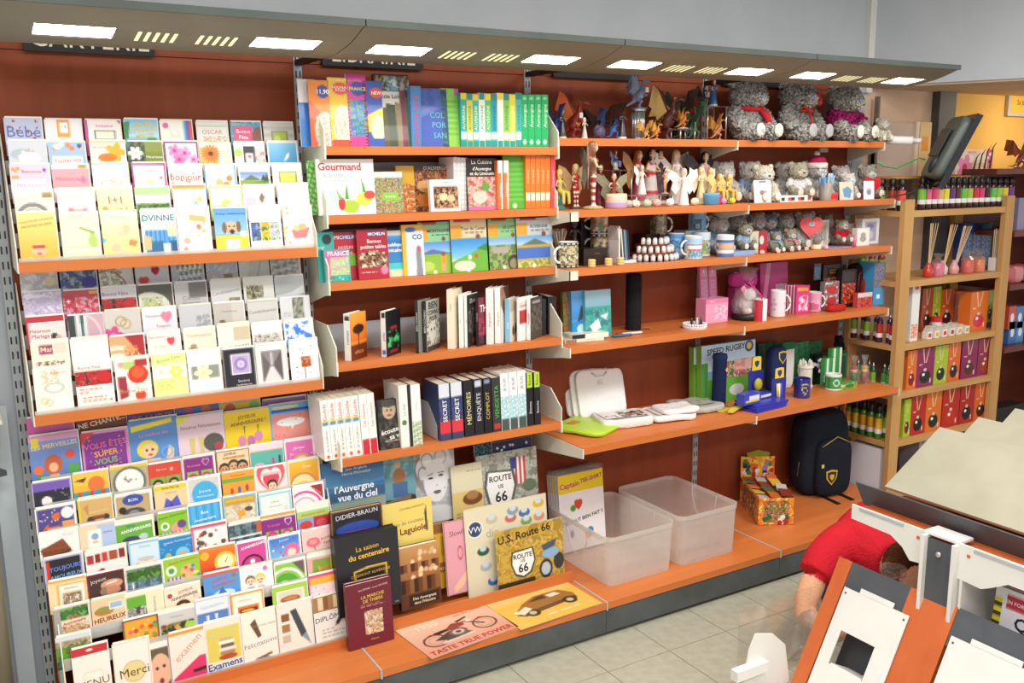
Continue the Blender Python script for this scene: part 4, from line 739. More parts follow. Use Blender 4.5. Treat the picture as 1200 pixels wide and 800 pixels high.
# ---- S1: maps and guides
GM = 'road atlases and guides'
facing('S1', 352, 372, 92, 'white and blue atlas behind orange road map', ('f2f0f4', 'r 0 .35 1 1 3a78c8;r .55 .08 1 .22 2a4a9a;t .78 .15 .07 fff 0 FR'), .008, -.2, group=GM)
def spiral(o, h, n=16):
    m = MB()
    for k in range(n): m.tube([(-.004 + .005 * math.cos(t), .004 + .005 * math.sin(t), h * (.04 + .92 * k / (n - 1))) for t in (0, 1.26, 2.51, 3.77, 5.03)], .0011, 5, 'e4e2e4', close=True)
    q = m.build('spiral_binding', 'satin', o); q['kind'] = 'stuff'
o = facing('S1', 364, 388, 93, 'orange road map with dark blue price disc', ('ee8a2e', 'e .7 .17 .3 - 3a3f9a;t .68 .17 .09 fff 0 *11,90;p e8582a 0 .3 .9 .62 .3 1 0 1;e .75 .78 .55 .3 b9d0c0;n .3 .55 1 1 5 4 c8d8b0,a8c8c8,e8dcc0,d89a9a'), .008, group=GM)
o = facing('S1', 387, 411, 90, 'yellow spiral bound road atlas with red price disc', ('f0c02e', 'e .6 .16 .38 .09 e04a2a;t .6 .14 .04 fff 0 NOUVEAU;t .6 .18 .04 fff 0 ATLAS;e .7 .68 .6 .28 b9d0c0;n .2 .5 1 .88 7 4 c8d8b0,a8c8c8,e8dcc0,d89a9a;r 0 .9 1 1 e04a2a;p f0c02e 0 .4 .3 .45 .1 .9 0 .9'), .01, group=GM); spiral(o, .2)
o = facing('S1', 409, 432, 86, 'pink and blue spiral bound atlas of France', ('d8409a', 'e .55 .2 .35 .1 3a4aa8;t .55 .2 .05 f0e04a 0 *FRANCE;n .1 .35 .9 .85 4 3 3f78c0,2f5a98,7ab0d8,5a9a4a;r 0 .88 1 1 e03a8a'), .012, group=GM, spine=('f0eef0', '')); spiral(o, .21)
o = facing('S1', 428, 450, 94, 'blue and yellow spiral bound road atlas', ('3a5ab0', 'e .7 .18 .35 .08 e8503a;t .7 .18 .05 fff 0 *NEW;p f2d03a 0 .55 1 .4 1 .7 0 .8;e .7 .72 .4 .2 c0d0b8;r 0 .88 1 1 3a5ab0'), .012, group=GM, spine=('f0eef0', '')); spiral(o, .19)
facing('S1', 442, 483, 86, 'black and white photo book about Haute Loire', ('3a3a34', 'n .02 .02 .34 .2 3 3 5a5a48,c8c0a8,3a3a30;n .36 .02 .68 .22 6 3 6a9ac8,4a6a4a,c8d0d8;n .7 .02 1 .22 8 3 5a4a4a,a89a90;r 0 .23 .7 .62 d0ccc4;t .42 .3 .07 4a3a30 0 *Haute Loire;p 5a5238 0 .5 .3 .45 .4 1 0 1;p 3f4a30 .3 .4 .55 .42 .6 1 .35 1;p 8a7a5a .55 .38 .75 .4 .85 1 .58 1;r .72 .22 .85 1 7a2a4a;r .85 .3 1 1 4a6a3a'), .022, group=GM, fwd=.1)
spine('S1', 482, 494, 101, 'blue spined walking guide with red lettering', ('4a84c0', 't .5 .55 .5 d8405a 90 RANDONNER'), .15, group=GM)
facing('S1', 494, 526, 103, 'blue violet book titled COL POR SAN', ('4a62b8', 't .6 .45 .1 6ac8c8 0 COL;t .65 .62 .1 6ac8c8 0 POR;t .68 .8 .1 6ac8c8 0 SAN;n 0 0 1 .3 4 2 4a62b8,4058a8'), .02, spine=('6a74c8', 't .5 .5 .4 e0d8f0 90 CHEMINS'), group=GM)
facing('S1', 519, 540, 103, 'pale green guide leaning in front of thin guide spines', ('8acb4e', 'S .1 .15 .9 .8 14 8acb4e,78b840;r .78 0 1 .1 b04a90'), .03, spine=('7ac040', ''), group=GM)
gc = ['2aa4a0', 'd8c83a', '3aaea4', 'e8e8dc', '58b878', '2a9aa8', 'f0f0ea', '8ac04a', 'd8d04a', '48b0a8']
for k in range(10):
    u0 = 540 + 7.15 * k
    spine('S1', u0, u0 + 7.1, 109 + (k % 3) * .8, ['teal', 'yellow', 'sea green', 'white', 'mint', 'deep teal', 'silver', 'grass green', 'lemon', 'turquoise'][k] + ' spined thin travel guide beside green spined books',
          (gc[k], 'r 0 0 1 .12 %s;t .5 .45 .5 %s 90 AUVERGNE;r 0 .72 1 .86 e6f0ea;r 0 .88 1 1 2a9a90' % (['f0d22a', '2a8a88'][k % 2], ['f4f09a', '1a6a6a'][k % 2])), .14, group='thin travel guides in a row')
for k in range(4):
    spine('S1', 611 + 7.9 * k, 611 + 7.9 * k + 7.7, 111, 'bright green Auvergne guide, ' + ['beside thin guides', 'second from thin guides', 'second from end plate', 'against the end plate'][k], ('22a860', 't .5 .4 .55 d8f0e0 90 Auvergne;r .2 .04 .8 .1 8ad8a8;e .5 .9 .3 - d8f0e0'), .14, group='four green Auvergne guides')
# ---- S2: cookery
GC = 'cookery books'
facing('S2', 362, 378, 188, 'green leafy book beside the Gourmand cover', ('5aa84a', 'n 0 0 1 1 3 3 4a9a3a,7ac85a,c8e8a8'), .01, -.17, group=GC)
facing('S2', 373, 440, 186, 'white cookbook titled Gourmand & léger', ('f6f4f2', 't .4 .13 .16 c8303a 0 *Gourmand;t .28 .28 .1 b0b4b0 0 & léger;t .48 .38 .045 8a8a88 0 fréquent et savoureux;l .2 .5 .6 .58 2 dcdcd8;e .55 .85 .16 .12 a8c83a;e .4 .8 .06 .12 d83a3a;e .8 .72 .14 .12 c8d84a;e .9 .65 .1 .08 d84a3a;p 4a9a3a .46 .72 .5 .4 .53 .72;p 4a9a3a .78 .6 .76 .3 .84 .6;p 6ab04a .36 .72 .3 .5 .42 .72'), .012, group=GC, cell=.004)
facing('S2', 437, 473, 201, 'mosaic covered herb book in greens', ('7a9a5a', 'n 0 0 1 .15 4 3 f0f0ec,e8ece4;n 0 .15 1 1 9 5 8a4a6a,d8c83a,4a7a3a,c8602a,f0ece0,3a5a8a,9ab84a;r .32 .5 .85 .7 8ac03a;t .58 .6 .05 fff 0 PLANTES'), .012, -.2, group=GC)
facing('S2', 466, 487, 194, 'gold and brown book with dish photo', ('e0b02a', 'n .3 .4 1 1 5 3 c8602a,e8a03a,8a3a1a,f0d08a'), .015, -.16, group=GC)
facing('S2', 485, 533, 194, 'dark cookbook titled D’AUVERGNE with country dishes', ('4a2a1c', 'n 0 .1 1 1 6 3 5a3020,a8582a,d8a868,3a2014,c87a3a;t .6 .05 .08 e8e0d0 0 D’AUVERGNE;e .3 .45 .2 .14 e0b070;e .35 .75 .25 .15 c8803a'), .02, -.15, group=GC)
facing('S2', 505, 539, 210, 'small white cookbook with mushroom photo', ('f0e9e2', 'r .12 .22 .95 .9 5a3422;n .14 .24 .93 .88 8 3 6a3a22,e0c090,b07a4a,3a2014;t .55 .08 .05 b04a5a 0 Champignons;e .45 .55 .15 .12 e8cfa0;e .7 .6 .14 .12 e0c090'), .02, -.225, group=GC, spine=('f4f0ec', ''))
for k in range(4):
    spine('S2', 532 + 4.2 * k, 532 + 4.2 * k + 4, 184 + k * .3, 'white ribbed booklet beside the Cuisine cookbook', ('f2efee', 'S 0 0 1 1 22 f4f2f0,dcd8d6'), .13, y=-.2, group='white ribbed booklets')
facing('S2', 549, 584, 185, 'black topped cookbook La Cuisine d’Auvergne et du Limousin', ('2a2220', 't .5 .07 .08 f0e8dc 0 La Cuisine;t .5 .2 .065 f0e8dc 0 *d’Auvergne;t .5 .29 .065 f0e8dc 0 *et du Limousin;n 0 .36 1 1 6 3 e8a8a0,d86a6a,f4dcd0,6a9a4a,c84a5a;e .6 .55 .14 .08 5a9a3a;e .4 .75 .25 .12 f0c8b8;r 0 .92 1 1 e06aa0'), .015, -.22, group=GC)
for k in range(2): spine('S2', 583 + 7 * k, 583 + 7 * k + 6.5, 188, 'orange and white spine ' + ['beside the Cuisine cookbook', 'beside the green cookbook'][k], ('e8743a', 'r 0 0 1 .25 f0ece8;t .5 .6 .5 fff 90 recettes;r .7 0 1 1 f4f0ec'), .13, group='orange and white spines')
facing('S2', 592, 617, 181, 'green cookbook angled before orange spines', ('58a832', 'S .1 .1 .9 .85 16 58a832,6ab848;e .45 .94 .1 - d8e8c0'), .012, -.225, spine=('4a9a2a', ''), group=GC)
for k in range(5): spine('S2', 616 + 5.8 * k, 616 + 5.8 * k + 5.6, 181 + .4 * k, 'orange spined cookbook, ' + ['beside green cookbook', 'second from green cookbook', 'middle of five', 'second from pink book', 'beside pink red book'][k], ('f0782a', 't .5 .4 .5 f8d0a8 90 CUISINE;r 0 .7 1 .85 f8e0c8'), .13, group='uniform orange spines')
spine('S2', 645.5, 651, 181, 'pink red spined book at end of cookery shelf', ('e0505a', 't .5 .45 .5 f8d8d8 90 GOURMET'), .13, group=GC)
# ---- S3: travel guides
GT = 'travel guides'
facing('S3', 373, 393, 272, 'teal leaflet with dark photo discs', ('3fb0a8', 'e .6 .15 .28 - 2a3a3a;e .6 .5 .28 - 3a4a44;t .25 .3 .05 d8f0ec 0 guide'), .008, -.19, group=GT)
facing('S3', 393, 420, 272, 'red guide half hidden behind France map box', ('b8283a', 't .5 .1 .08 fff 0 MICHELIN;r .3 .05 .95 .14 5a5aa8;t .5 .3 .09 f4c8c8 0 petites;r 0 .45 1 .7 7ab83a;t .5 .42 .09 f4d8d0 0 tables'), .02, -.19, group=GT)
m = facing('S3', 381, 411, 292, 'pink and green France map on teal holder', ('e8d0a8', 'r 0 0 1 .25 e05a9a;t .55 .13 .14 fff 0 *FRANCE;n .25 .28 1 .8 5 3 a8cc7a,e0d8a8,8ab8c8,d8a878;r 0 .25 .22 .8 d8609a;r 0 .8 1 1 2fb0a4;d .1 .86 .95 .94 9 .03 fff,3a4a9a,e04a4a;b .03 2fb0a4'), .03, -.22, group=GT, name='folded_map', cat='map', spine=('2fa89c', ''))
facing('S3', 420, 456, 269, 'red MICHELIN guide titled Bonnes petites tables', ('b02438', 'r .38 .04 .9 .13 3a4a9a;t .64 .085 .06 fff 0 *MICHELIN;t .55 .23 .075 f8e0d8 0 *Bonnes;t .52 .34 .075 f8e0d8 0 *petites tables;t .52 .43 .045 f0c8c0 0 du guide;n .05 .46 .95 .76 5 3 5a3a2a,c89a6a,2a1a14,e8d0a8;e .85 .83 .13 - f080a8;l .1 .85 .6 .9 1 e8a0a0'), .025, -.215, group=GT, spine=('8a1a2a', ''))
facing('S3', 455, 474, 270, 'blue beach guide titled République Dominicaine', ('3a88c8', 'r 0 0 1 .1 e8ecf0;t .5 .3 .08 fff 0 *publique;t .5 .42 .08 fff 0 *inicaine;g 0 .1 1 .28 5aa0d8 2a70b8;r 0 .7 1 .85 4ac8c0;r 0 .85 1 1 e8dcb8'), .012, -.19, group=GT)
facing('S3', 473, 498, 263, 'yellow guide with grey stone statue', ('f0b83a', 'r .18 .12 1 1 d8e4f0;r 0 .18 .18 1 f0b83a;e .4 .1 .25 .05 3a78c8;t .7 .24 .1 3a5a9a 0 *CO;p 8a8e94 .6 1 .62 .55 .72 .4 .85 .5 .9 1;e .75 .48 .1 .06 c8606a'), .015, -.2, group=GT)
for u0, u1, vt, lab, top, txt, scene, box in (
 (492, 531, 260, 'hiking guide with walker in orange above a lake', '8acb9a', 'MONTAGNES', 'g 0 .38 1 .6 5a90d8 a8ccf0;p 5a78a8 0 .62 .4 .52 1 .62 1 .7 0 .7;r 0 .62 1 1 8ab83a;e .72 .62 .07 .04 8a5a3a;r .64 .66 .8 .8 f09a2a;r .66 .8 .78 .95 d8a078;e .2 .85 .25 .1 b8cc5a', 0),
 (530, 572, 257, 'hiking guide with two walkers on grassy slope', 'e8d0a8', 'Tour du Cantal', 'g 0 .36 1 .75 3a90d8 8ac8ee;p 6ab03a 0 .8 .5 .65 1 .5 1 1 0 1;p 3f8a3a .7 .56 1 .46 1 .62;e .5 .72 .05 .05 e8e4e0;e .68 .7 .05 .05 d84a3a;e .35 .88 .3 .1 e0dcc0', 1),
 (574, 612, 256, 'hiking guide titled Le Lot with grey village', '8fc88a', 'LE LOT', 'g 0 .38 1 .55 7ab0e0 b8d8f0;n 0 .52 1 1 6 3 6a8a3a,4a6a2a,a8a890,8ab04a;r .1 .55 .6 .68 b0a898;e .75 .88 .2 .16 4a3a2a;e .75 .9 .14 .1 8a8a6a', 0),
 (607, 649, 255, 'hiking guide with calm lake and mountain', 'c8d0d4', 'AUVERGNE', 'g 0 .36 1 .5 6aa8e4 a8d0f0;p 6a7a68 .1 .55 .5 .42 .9 .55;r 0 .54 1 .6 c8a84a;r 0 .6 1 .85 4a70c0;r 0 .82 1 1 c8b85a;n 0 .84 1 1 5 3 b8a84a,d8c87a,8a9a3a', 1)):
    facing('S3', u0, u1, vt, lab, (top, 'r .0 .1 .3 .35 f0a83a;r .3 .1 1 .35 %s;%s;t .62 .17 .06 4a4a3a 0 *%s;l .4 .24 .9 .29 1 5a6a5a;e .75 .33 .06 - 8a4a3a;r .1 0 .55 .04 b02a2a;e .45 .96 .05 - f4f4f0' % (top, scene, txt)), .02, -.195 - .01 * box, group='hiking guides', spine=('2a4a3a', ''))
# ---- S4: novels turned half outwards
GN = 'novels turned half outwards'
for u, vt, t, D, a, lab, front, sp_ in (
 (411.5, 368, .03, .105, 55, 'white spined novel with orange acacia sunset cover', ('e88a2a', 'g 0 0 1 .6 f0a83a e0701e;e .5 .35 .35 .1 3a1a0c;p 3a1a0c .46 .35 .54 .35 .52 .7 .48 .7;r 0 .68 1 1 6a2a14;t .5 .84 .07 f0a85a 0 AFRICA'), ('f2efe8', 't .5 .5 .5 555 90 roman;r .1 .05 .9 .14 333')),
 (453, 365, .024, .105, 55, 'white spined novel with black cover and green smoke', ('1c1c1e', 'n .1 .45 .9 .85 5 2 1c1c1e,1c1c1e,2a8a4a,58c878;r .3 .35 .75 .42 b83030;r .25 .88 .8 .93 a82828'), ('f0eee8', 'r .15 .03 .85 .14 2a2a2a;t .5 .55 .5 444 90 polar;r .1 .85 .9 .95 4a6ab0')),
 (491, 352.5, .015, .105, 52, 'dark spined thriller behind its twin', ('8a8a80', ''), ('2a2a2c', 't .5 .4 .6 e8e4dc 90 BIEN CONNU')),
 (500.5, 353, .018, .112, 52, 'dark thriller with pale face cover', ('b0b0a4', 't .5 .1 .14 2a2a2a 0 *BIEN;t .5 .24 .09 2a2a2a 0 *CONNU;t .5 .36 .09 2a2a2a 0 *POUR;n .0 .42 1 .95 4 2 8a8a80,c8c8bc,dcdcd0,6a6a60;e .45 .62 .3 .2 d0d0c4;e .35 .58 .05 .03 3a3a38;e .6 .58 .05 .03 3a3a38;r 0 .9 1 1 3a3a38'), ('2a2a2c', 't .5 .4 .6 e8e4dc 90 BIEN CONNU')),
 (532, 339.5, .028, .115, 45, 'tall cream novel with blank cover', ('efe4c8', ''), ('f0e6cc', 't .5 .3 .3 a89a78 90 roman')),
 (541, 345, .012, .11, 50, 'slim white novel leaning on cream novel', ('f2efea', ''), ('f6f3ee', 't .5 .5 .5 666 90 récit')),
 (548, 346, .014, .115, 55, 'black novel with grey portrait cover', ('34302e', 't .4 .12 .09 d8d0c4 0 Eliot;n .1 .25 .9 .75 4 3 3a3634,6a625c,8a8078,242020;r .35 .84 .6 .92 b03a2a'), ('f4f2ee', 't .5 .5 .5 666 90 nuit')),
 (561, 349.5, .014, .105, 62, 'crimson novel lettered THOMAS', ('7a1a34', 't .5 .22 .15 f0e0e4 0 *THO;n 0 .4 1 .8 5 2 8a1a3a,b83a5a,5a1428;r 0 .8 1 1 2a1a20'), ('3a2a30', 't .5 .4 .5 ddd 90 THOMAS')),
 (577, 338, .026, .11, 42, 'white novel of a pair with bare spine', ('f3eee6', ''), ('f6f3ee', 't .5 .55 .4 c86a6a 90 biographie')),
 (587, 337.5, .026, .11, 48, 'white novel with brown corner cover', ('a8806a', 'p 5a3a2a .3 0 1 0 1 .4;p f0ece4 0 .3 .6 .6 .3 1 0 1'), ('f6f3ee', 't .5 .55 .4 c86a6a 90 biographie')),
 (598, 350.5, .024, .105, 52, 'sky blue spined novel with small figures cover', ('e6dcc8', 'r 0 0 1 .3 c8b8a0;e .3 .75 .08 .12 5a5048;e .6 .72 .08 .12 4a4440;e .45 .78 .06 .1 8a7a68'), ('8abcd8', 't .5 .6 .5 fff 90 mer')),
 (608, 349, .01, .105, 65, 'red and white novel behind last books', ('f0ece8', 'r .1 .1 .9 .25 d8d0c8;r .05 .3 .8 .6 c02a30;t .4 .2 .06 c03a3a 0 L’HISTOIRE'), ('f0ece8', '')),
 (622, 349.5, .02, .1, 60, 'charcoal novel at end of novel shelf', ('4a4440', 'n 0 .2 1 .8 6 3 3a3634,5a524a,6a625a;r .15 .08 .85 .14 a8a098'), ('f2f0ec', 't .5 .5 .5 3a4a7a 90 Histoire'))):
    spine('S4', 0, u, vt, lab, sp_, D, y=-.265, a=a, front=front, group=GN, t=t)
for u, vt, lab in ((640, 350, 'black hardback behind the end plate of novels'), (652, 347, 'second black hardback behind the end plate')):
    spine('T4', u - 9, u, vt, lab, ('26242a', 't .5 .5 .4 ccc 90 noir'), .15, y=-.2, a=10, front=('2a282c', 'r .6 .1 .9 .16 ddd'), group='black hardbacks behind end plate') if u > 650 else spine('S4', u - 8, u, vt, lab, ('2a282c', ''), .12, y=-.2, group='black hardbacks behind end plate')
# ---- S5
for k in range(5):
    spine('S5', 380 + 8.9 * k, 388.7 + 8.9 * k, 467.5 - 1.4 * k, 'white saga volume %s' % ['at the end plate', 'second from the end plate', 'in the middle of five', 'second from the red banded novels', 'beside the red banded novels'][k], ('f4f1ea', 't .5 .2 .55 c8503a 90 Gaslide;r .05 .33 .95 .37 e8c83a;r .05 .37 .95 .42 4a8ac8;t .5 .68 .38 888 90 de la tradition;e .5 .94 .25 - d8503a'), .14, lean=-.05, group='white saga volumes')
for k in range(2):
    spine('S5', 425 + 9 * k, 433.8 + 9 * k, 460 - k, 'white novel with red foot band ' + ['beside the white saga', 'beside the biography'][k], ('f4f1ea', 't .5 .35 .45 c8605a 90 Les chemins;r 0 .75 1 1 d02a3a'), .14, lean=-.05, group='white novels with red bands')
facing('S5', 445, 475, 468, 'dark biography with elderly man in cap', ('2c2a2a', 'n .0 .0 1 .45 4 2 2a2a2c,3a3836,4a4642;e .42 .22 .26 .18 c8a890;e .42 .08 .3 .08 4a4844;e .34 .22 .04 .015 2a2420;e .5 .22 .04 .015 2a2420;e .42 .32 .1 .02 8a5a50;n 0 .45 1 1 6 3 2a2826,3f3a34,5a5248;t .4 .63 .1 f0ece4 10 *écoute;t .65 .74 .1 f0ece4 10 *sa vie;l .2 .82 .8 .88 1 a8a098'), .02, -.25, group='novels on the lowest shelf')
GL = 'novels on the lowest shelf'
for u0, u1, vt, lab, sp_ in (
 (470, 480, 450, 'ivory novel with black back edge', ('efece4', 't .5 .4 .4 999 90 Le bal;e .5 .6 .3 - 5a7a3a')),
 (480, 484, 450, 'thin black novel between two pale ones', ('2a2a28', '')),
 (484, 495, 449, 'thick white novel with green tinted foot', ('f2f1ec', 't .5 .35 .3 bbb 90 roman;n 0 .6 1 1 4 2 e8ecdc,b8c8a0,8aa07a')),
 (516, 529, 448, 'first dark blue novel with red waistband', ('34406a', 'r 0 0 1 .25 d8dce4;n 0 .25 1 .65 4 3 34406a,5a6898,22284a;t .5 .48 .4 fff 90 SECRET;r 0 .66 1 .88 d83a40;r 0 .88 1 1 3a4668')),
 (530, 543.5, 446, 'second dark blue novel with red waistband', ('34406a', 'r 0 0 1 .25 d8dce4;n 0 .25 1 .65 4 3 34406a,5a6898,22284a;t .5 .48 .4 fff 90 SECRET;r 0 .66 1 .88 d83a40;r 0 .88 1 1 3a4668')),
 (545, 556, 444, 'black thriller with pale yellow title', ('242428', 't .5 .5 .5 e8dca8 90 MÉMOIRES')),
 (557, 567, 442.5, 'black thriller with silver title', ('26262c', 'r .1 .03 .9 .14 c8d0e4;t .5 .5 .5 d8dce8 90 ENQUÊTE')),
 (568, 577, 441.5, 'black thriller with gold title', ('222226', 'r .1 .03 .9 .1 8a98c0;t .5 .5 .5 e0b85a 90 COMPLOT')),
 (578, 588, 441, 'grey black novel with green title', ('3a3a3c', 't .5 .45 .5 58b85a 90 VENDETTA;r .1 .85 .9 .95 c03a30')),
 (588, 597.5, 436, 'first white novel with teal picture spine', ('f2f2f0', 't .5 .2 .35 666 90 JE SUIS;n 0 .4 1 .8 5 2 b8dce0,7ab8c8,e8f4f4;r 0 .8 1 1 4a5a5a')),
 (598, 607.5, 434.5, 'second white novel with teal picture spine', ('f2f2f0', 't .5 .2 .35 666 90 JE SUIS;n 0 .4 1 .8 5 2 b8dce0,7ab8c8,e8f4f4;r 0 .8 1 1 4a5a5a')),
 (608, 617.5, 433, 'third white novel with teal picture spine', ('f2f2f0', 't .5 .2 .35 666 90 JE SUIS;n 0 .4 1 .8 5 2 b8dce0,7ab8c8,e8f4f4;r 0 .8 1 1 4a5a5a')),
 (618.5, 625.5, 435.5, 'black novel with lime head lettering beside white novels', ('26262a', 'r 0 0 1 .28 b8d83a;t .5 .14 .5 3a4a1a 90 Révol;t .5 .66 .45 ddd 90 Simone')),
 (627, 634, 435, 'black novel with lime head lettering at plate end', ('26262a', 'r 0 0 1 .28 b8d83a;t .5 .14 .5 3a4a1a 90 Révol;t .5 .66 .45 ddd 90 Simone'))):
    spine('S5', u0, u1, vt, lab, sp_, .145, lean=-.03, group=GL)
p = thing('bookend', 'grey metal bookend between novels on lowest shelf', 'bookend', (X(507, -.2, .85), -.1, .844))
MB().prism([(-.14, 0), (.0, 0), (.0, .14), (-.06, .14), (-.14, .06)], 0, .002, 'x', 'b4b8bc').build('plate', 'satin', p)
MB().box(0, .05, -.14, 0, 0, .0015, 'b4b8bc').build('foot', 'satin', p)
# ================================================================== low display of books and tin signs
rk2 = sbox('display_rack', .03, .995, -.376, -.366, .153, .200, 'cherry_shelf', BAYS[1])
for i, (y, z) in enumerate(((-.30, .25), (-.19, .36))):
    sbox('tier', .03, .99, y - .003, y, z - .10, z - .075, 'cherry_shelf', rk2); sbox('tier_floor', .03, .99, y, y + .08, z - .104, z - .10, 'grey_metal', rk2)
GS = 'tin signs'
def tin(u0, u1, vt, vb, y, lab, front, cell=.0042, name='tin_sign', fwd=.1):
    zb, zt = Zv((u0 + u1) / 2, vb, y), Zv((u0 + u1) / 2, vt, y); x0, x1 = X(u0, y, (zt + zb) / 2), X(u1, y, (zt + zb) / 2); w_, h = x1 - x0, zt - zb
    o = MB().box(0, w_, 0, .002, 0, h, 'cfccc4', skip='f').canvas(Cv(w_, h, front[0], front[1], cell), (0, 0, h), (w_, 0, 0), (0, 0, -h)).build(name, 'print', None, (x0, y, zb), rot=(-fwd, 0, 0))
    tag(o, lab, 'sign', GS); MB().tube([(-.001, .001, .004), (-.001, .001, h - .004), (w_, .001, h - .002), (w_, .001, .002)], .0016, 6, 'bab6ac', close=True).build('rolled_edge', 'satin', o)
    return o
B0 = (.40, .2)
facing(B0, 380, 452, 540, 'large blue book titled l’Auvergne vue du ciel', ('3a70a4', 'g 0 0 1 .4 2f6498 5a90bc;p 3a5a78 0 .5 .4 .42 1 .48 1 .62 0 .62;t .55 .13 .05 e8eef4 0 Jean Anglade;t .55 .2 .05 e8eef4 0 Hervé Monestier;t .5 .43 .11 f4f6f8 0 *l’Auvergne;t .55 .57 .11 f4f6f8 0 *vue du ciel;g 0 .64 1 1 8a9a8a c8c0a0'), .02, -.20, vb=612, cat='book', group=GS + ' and large books')
tin(442, 488, 536, 604, -.185, 'teal tin sign with rider on an old motorbike', ('6a9aa8', 'n 0 0 1 .35 3 2 5f929f,78a8b0,88b4b8;e .6 .35 .16 .14 a87048;r .42 .45 .8 .7 4a6a98;e .3 .82 .2 .1 3a3430;e .85 .78 .18 .1 3a3430;p 8a6a4a .2 .75 .9 .68 .85 .78 .3 .85;e .58 .14 .08 .06 d8a880'))
tin(484, 536, 522, 612, -.165, 'black and white tin sign with a curly haired woman', ('b4b2b4', 'n 0 0 1 1 3 2 bcbabc,aeacae,a4a2a4;e .5 1 .55 .22 d4d2d3;e .5 .34 .42 .3 8e8c8e;e .3 .3 .18 .14 e6e4e5;e .45 .14 .22 .1 f2f0f1;e .7 .17 .2 .12 e8e6e7;e .86 .34 .12 .14 dcdadb;o .38 .2 .14 .1 .2 aaa8aa;o .68 .18 .14 .1 .2 b0aeb0;o .26 .36 .1 .1 .25 9c9a9c;e .55 .47 .27 .27 e4e2e3;e .44 .43 .055 .014 3a383a;e .67 .41 .055 .014 3a383a;p 5a585a .37 .385 .5 .37 .5 .38 .37 .395;p 5a585a .6 .365 .75 .37 .75 .38 .6 .375;e .57 .53 .035 .012 bebcbe;e .57 .615 .085 .022 4a3c40;r .5 .612 .64 .618 e0dcde;e .74 .58 .012 .008 333'))
tin(560, 580, 520, 600, -.15, 'narrow dark tin sign edge behind route sign', ('3a4a50', 'n 0 0 1 1 4 3 2a343c,3a5a68,4ab0b8,1a1e22'))
tin(580, 626, 515, 580, -.15, 'navy tin sign scattered with white stars', ('2a3158', 'd .05 .05 .95 .95 26 .03 e8e8ec;r 0 .8 1 1 c8ccd4'))
tin(532, 568, 545, 618, -.185, 'beige tin sign with brown classic car', ('ddd5b4', 'r 0 .42 1 1 d8c078;l .5 .1 .95 .15 1 a8a088;e .65 .55 .32 .1 7a4a2a;e .65 .5 .2 .07 a87a50;l .1 .75 .9 .85 2 a08a50'))
SHIELD = 'p f4f2ee {0} {1} {2} {1} {2} {3} {4} {5} {0} {3}'
tin(562, 632, 530, 602, -.175, 'tin sign with ROUTE US 66 shield and flag', ('a8a89c', 'n 0 0 1 1 4 3 b4b4a8,9a9a90,c4c4b8,88887c;s .55 .12 .8 .55 7 c03a3a,f0ece8;r .55 .12 .65 .3 3a4a80;p 5a5a54 .14 .26 .6 .3 .64 .55 .56 .82 .36 .92 .16 .8 .1 .52;p f2f0ec .18 .29 .56 .33 .6 .55 .53 .79 .36 .87 .19 .77 .14 .52;t .37 .4 .09 4a2a34 0 *ROUTE;t .37 .53 .06 4a2a34 0 *US;t .37 .69 .16 3a2a30 0 *66;e .85 .6 .12 .1 6a7a60'))
facing(B0, 390, 450, 596, 'dark book by DIDIER BRAUN with blue beret photo', ('1c1c24', 't .5 .12 .1 d8d8e0 3 DIDIER-BRAUN;e .5 .42 .42 .14 2a4aa0;e .5 .52 .36 .05 c8303a;n .15 .55 .85 .7 4 3 c8c8d0,4a5aa0,e8e8ec;b .03 8a5a2a'), .02, -.30, vb=650, group='books on the low display')
facing(B0, 449, 508, 589, 'yellow book about the Laguiole knife', ('e6cd6c', 't .6 .12 .05 a85a3a 3 Christian Lemasson;t .42 .42 .08 8a7a5a 3 Histoire du couteau;t .5 .58 .13 7a2a20 3 *de Laguiole;p 4a4a50 .84 .3 .88 .12 .9 .65 .86 .68'), .02, -.28, vb=645, group='books on the low display')
facing(B0, 501, 531, 615, 'brown and gold book beside pink tin sign', ('8a5a2a', 'r 0 .15 1 .6 d8a830;r 0 .6 1 .75 8a5a20;t .5 .68 .08 f0e0b0 0 Découvrir;r 0 .75 1 1 c8982a;s .1 .2 .9 .5 5 d8a830,c08a20'), .015, -.28, vb=690, group='books on the low display')
tin(524, 556, 611, 695, -.305, 'pink tin sign with a waving hand', ('e0a0ac', 't .5 .17 .07 8a5a62 3 Slowly;e .55 .45 .1 .1 c85a6a;e .55 .45 .07 .07 e0a0ac;p f0c0a0 .5 .8 .8 .68 .85 .75 .6 .9 .3 .98 .25 .9;b .03 b86a7a'))
tin(549, 645, 590, 690, -.315, 'cream tin sign with rows of little round cars', ('dcd3b4', 'e .12 .24 .09 - f4f2ea;e .12 .24 .078 - 3a4a70;t .12 .24 .07 f4f2ea 0 VW;t .32 .31 .1 b0a88c 0 die;' + ';'.join('e %.2f %.2f .07 .05 %s;e %.2f %.2f .04 .035 c8d4dc' % (x, y, c, x, y - .03) for x, y, c in ((.32, .17, 'c8b89a'), (.55, .2, 'c86a5a'), (.72, .17, '4a6a9a'), (.74, .27, '8a9a4a'), (.9, .25, 'd88a6a'), (.2, .5, '2f5a48'), (.22, .68, 'a8b0b8'), (.3, .86, '4a6ab8'), (.5, .35, 'e8d8b0'), (.9, .1, 'd8a83a'), (.58, .12, '8a9aa8')))), .0042)
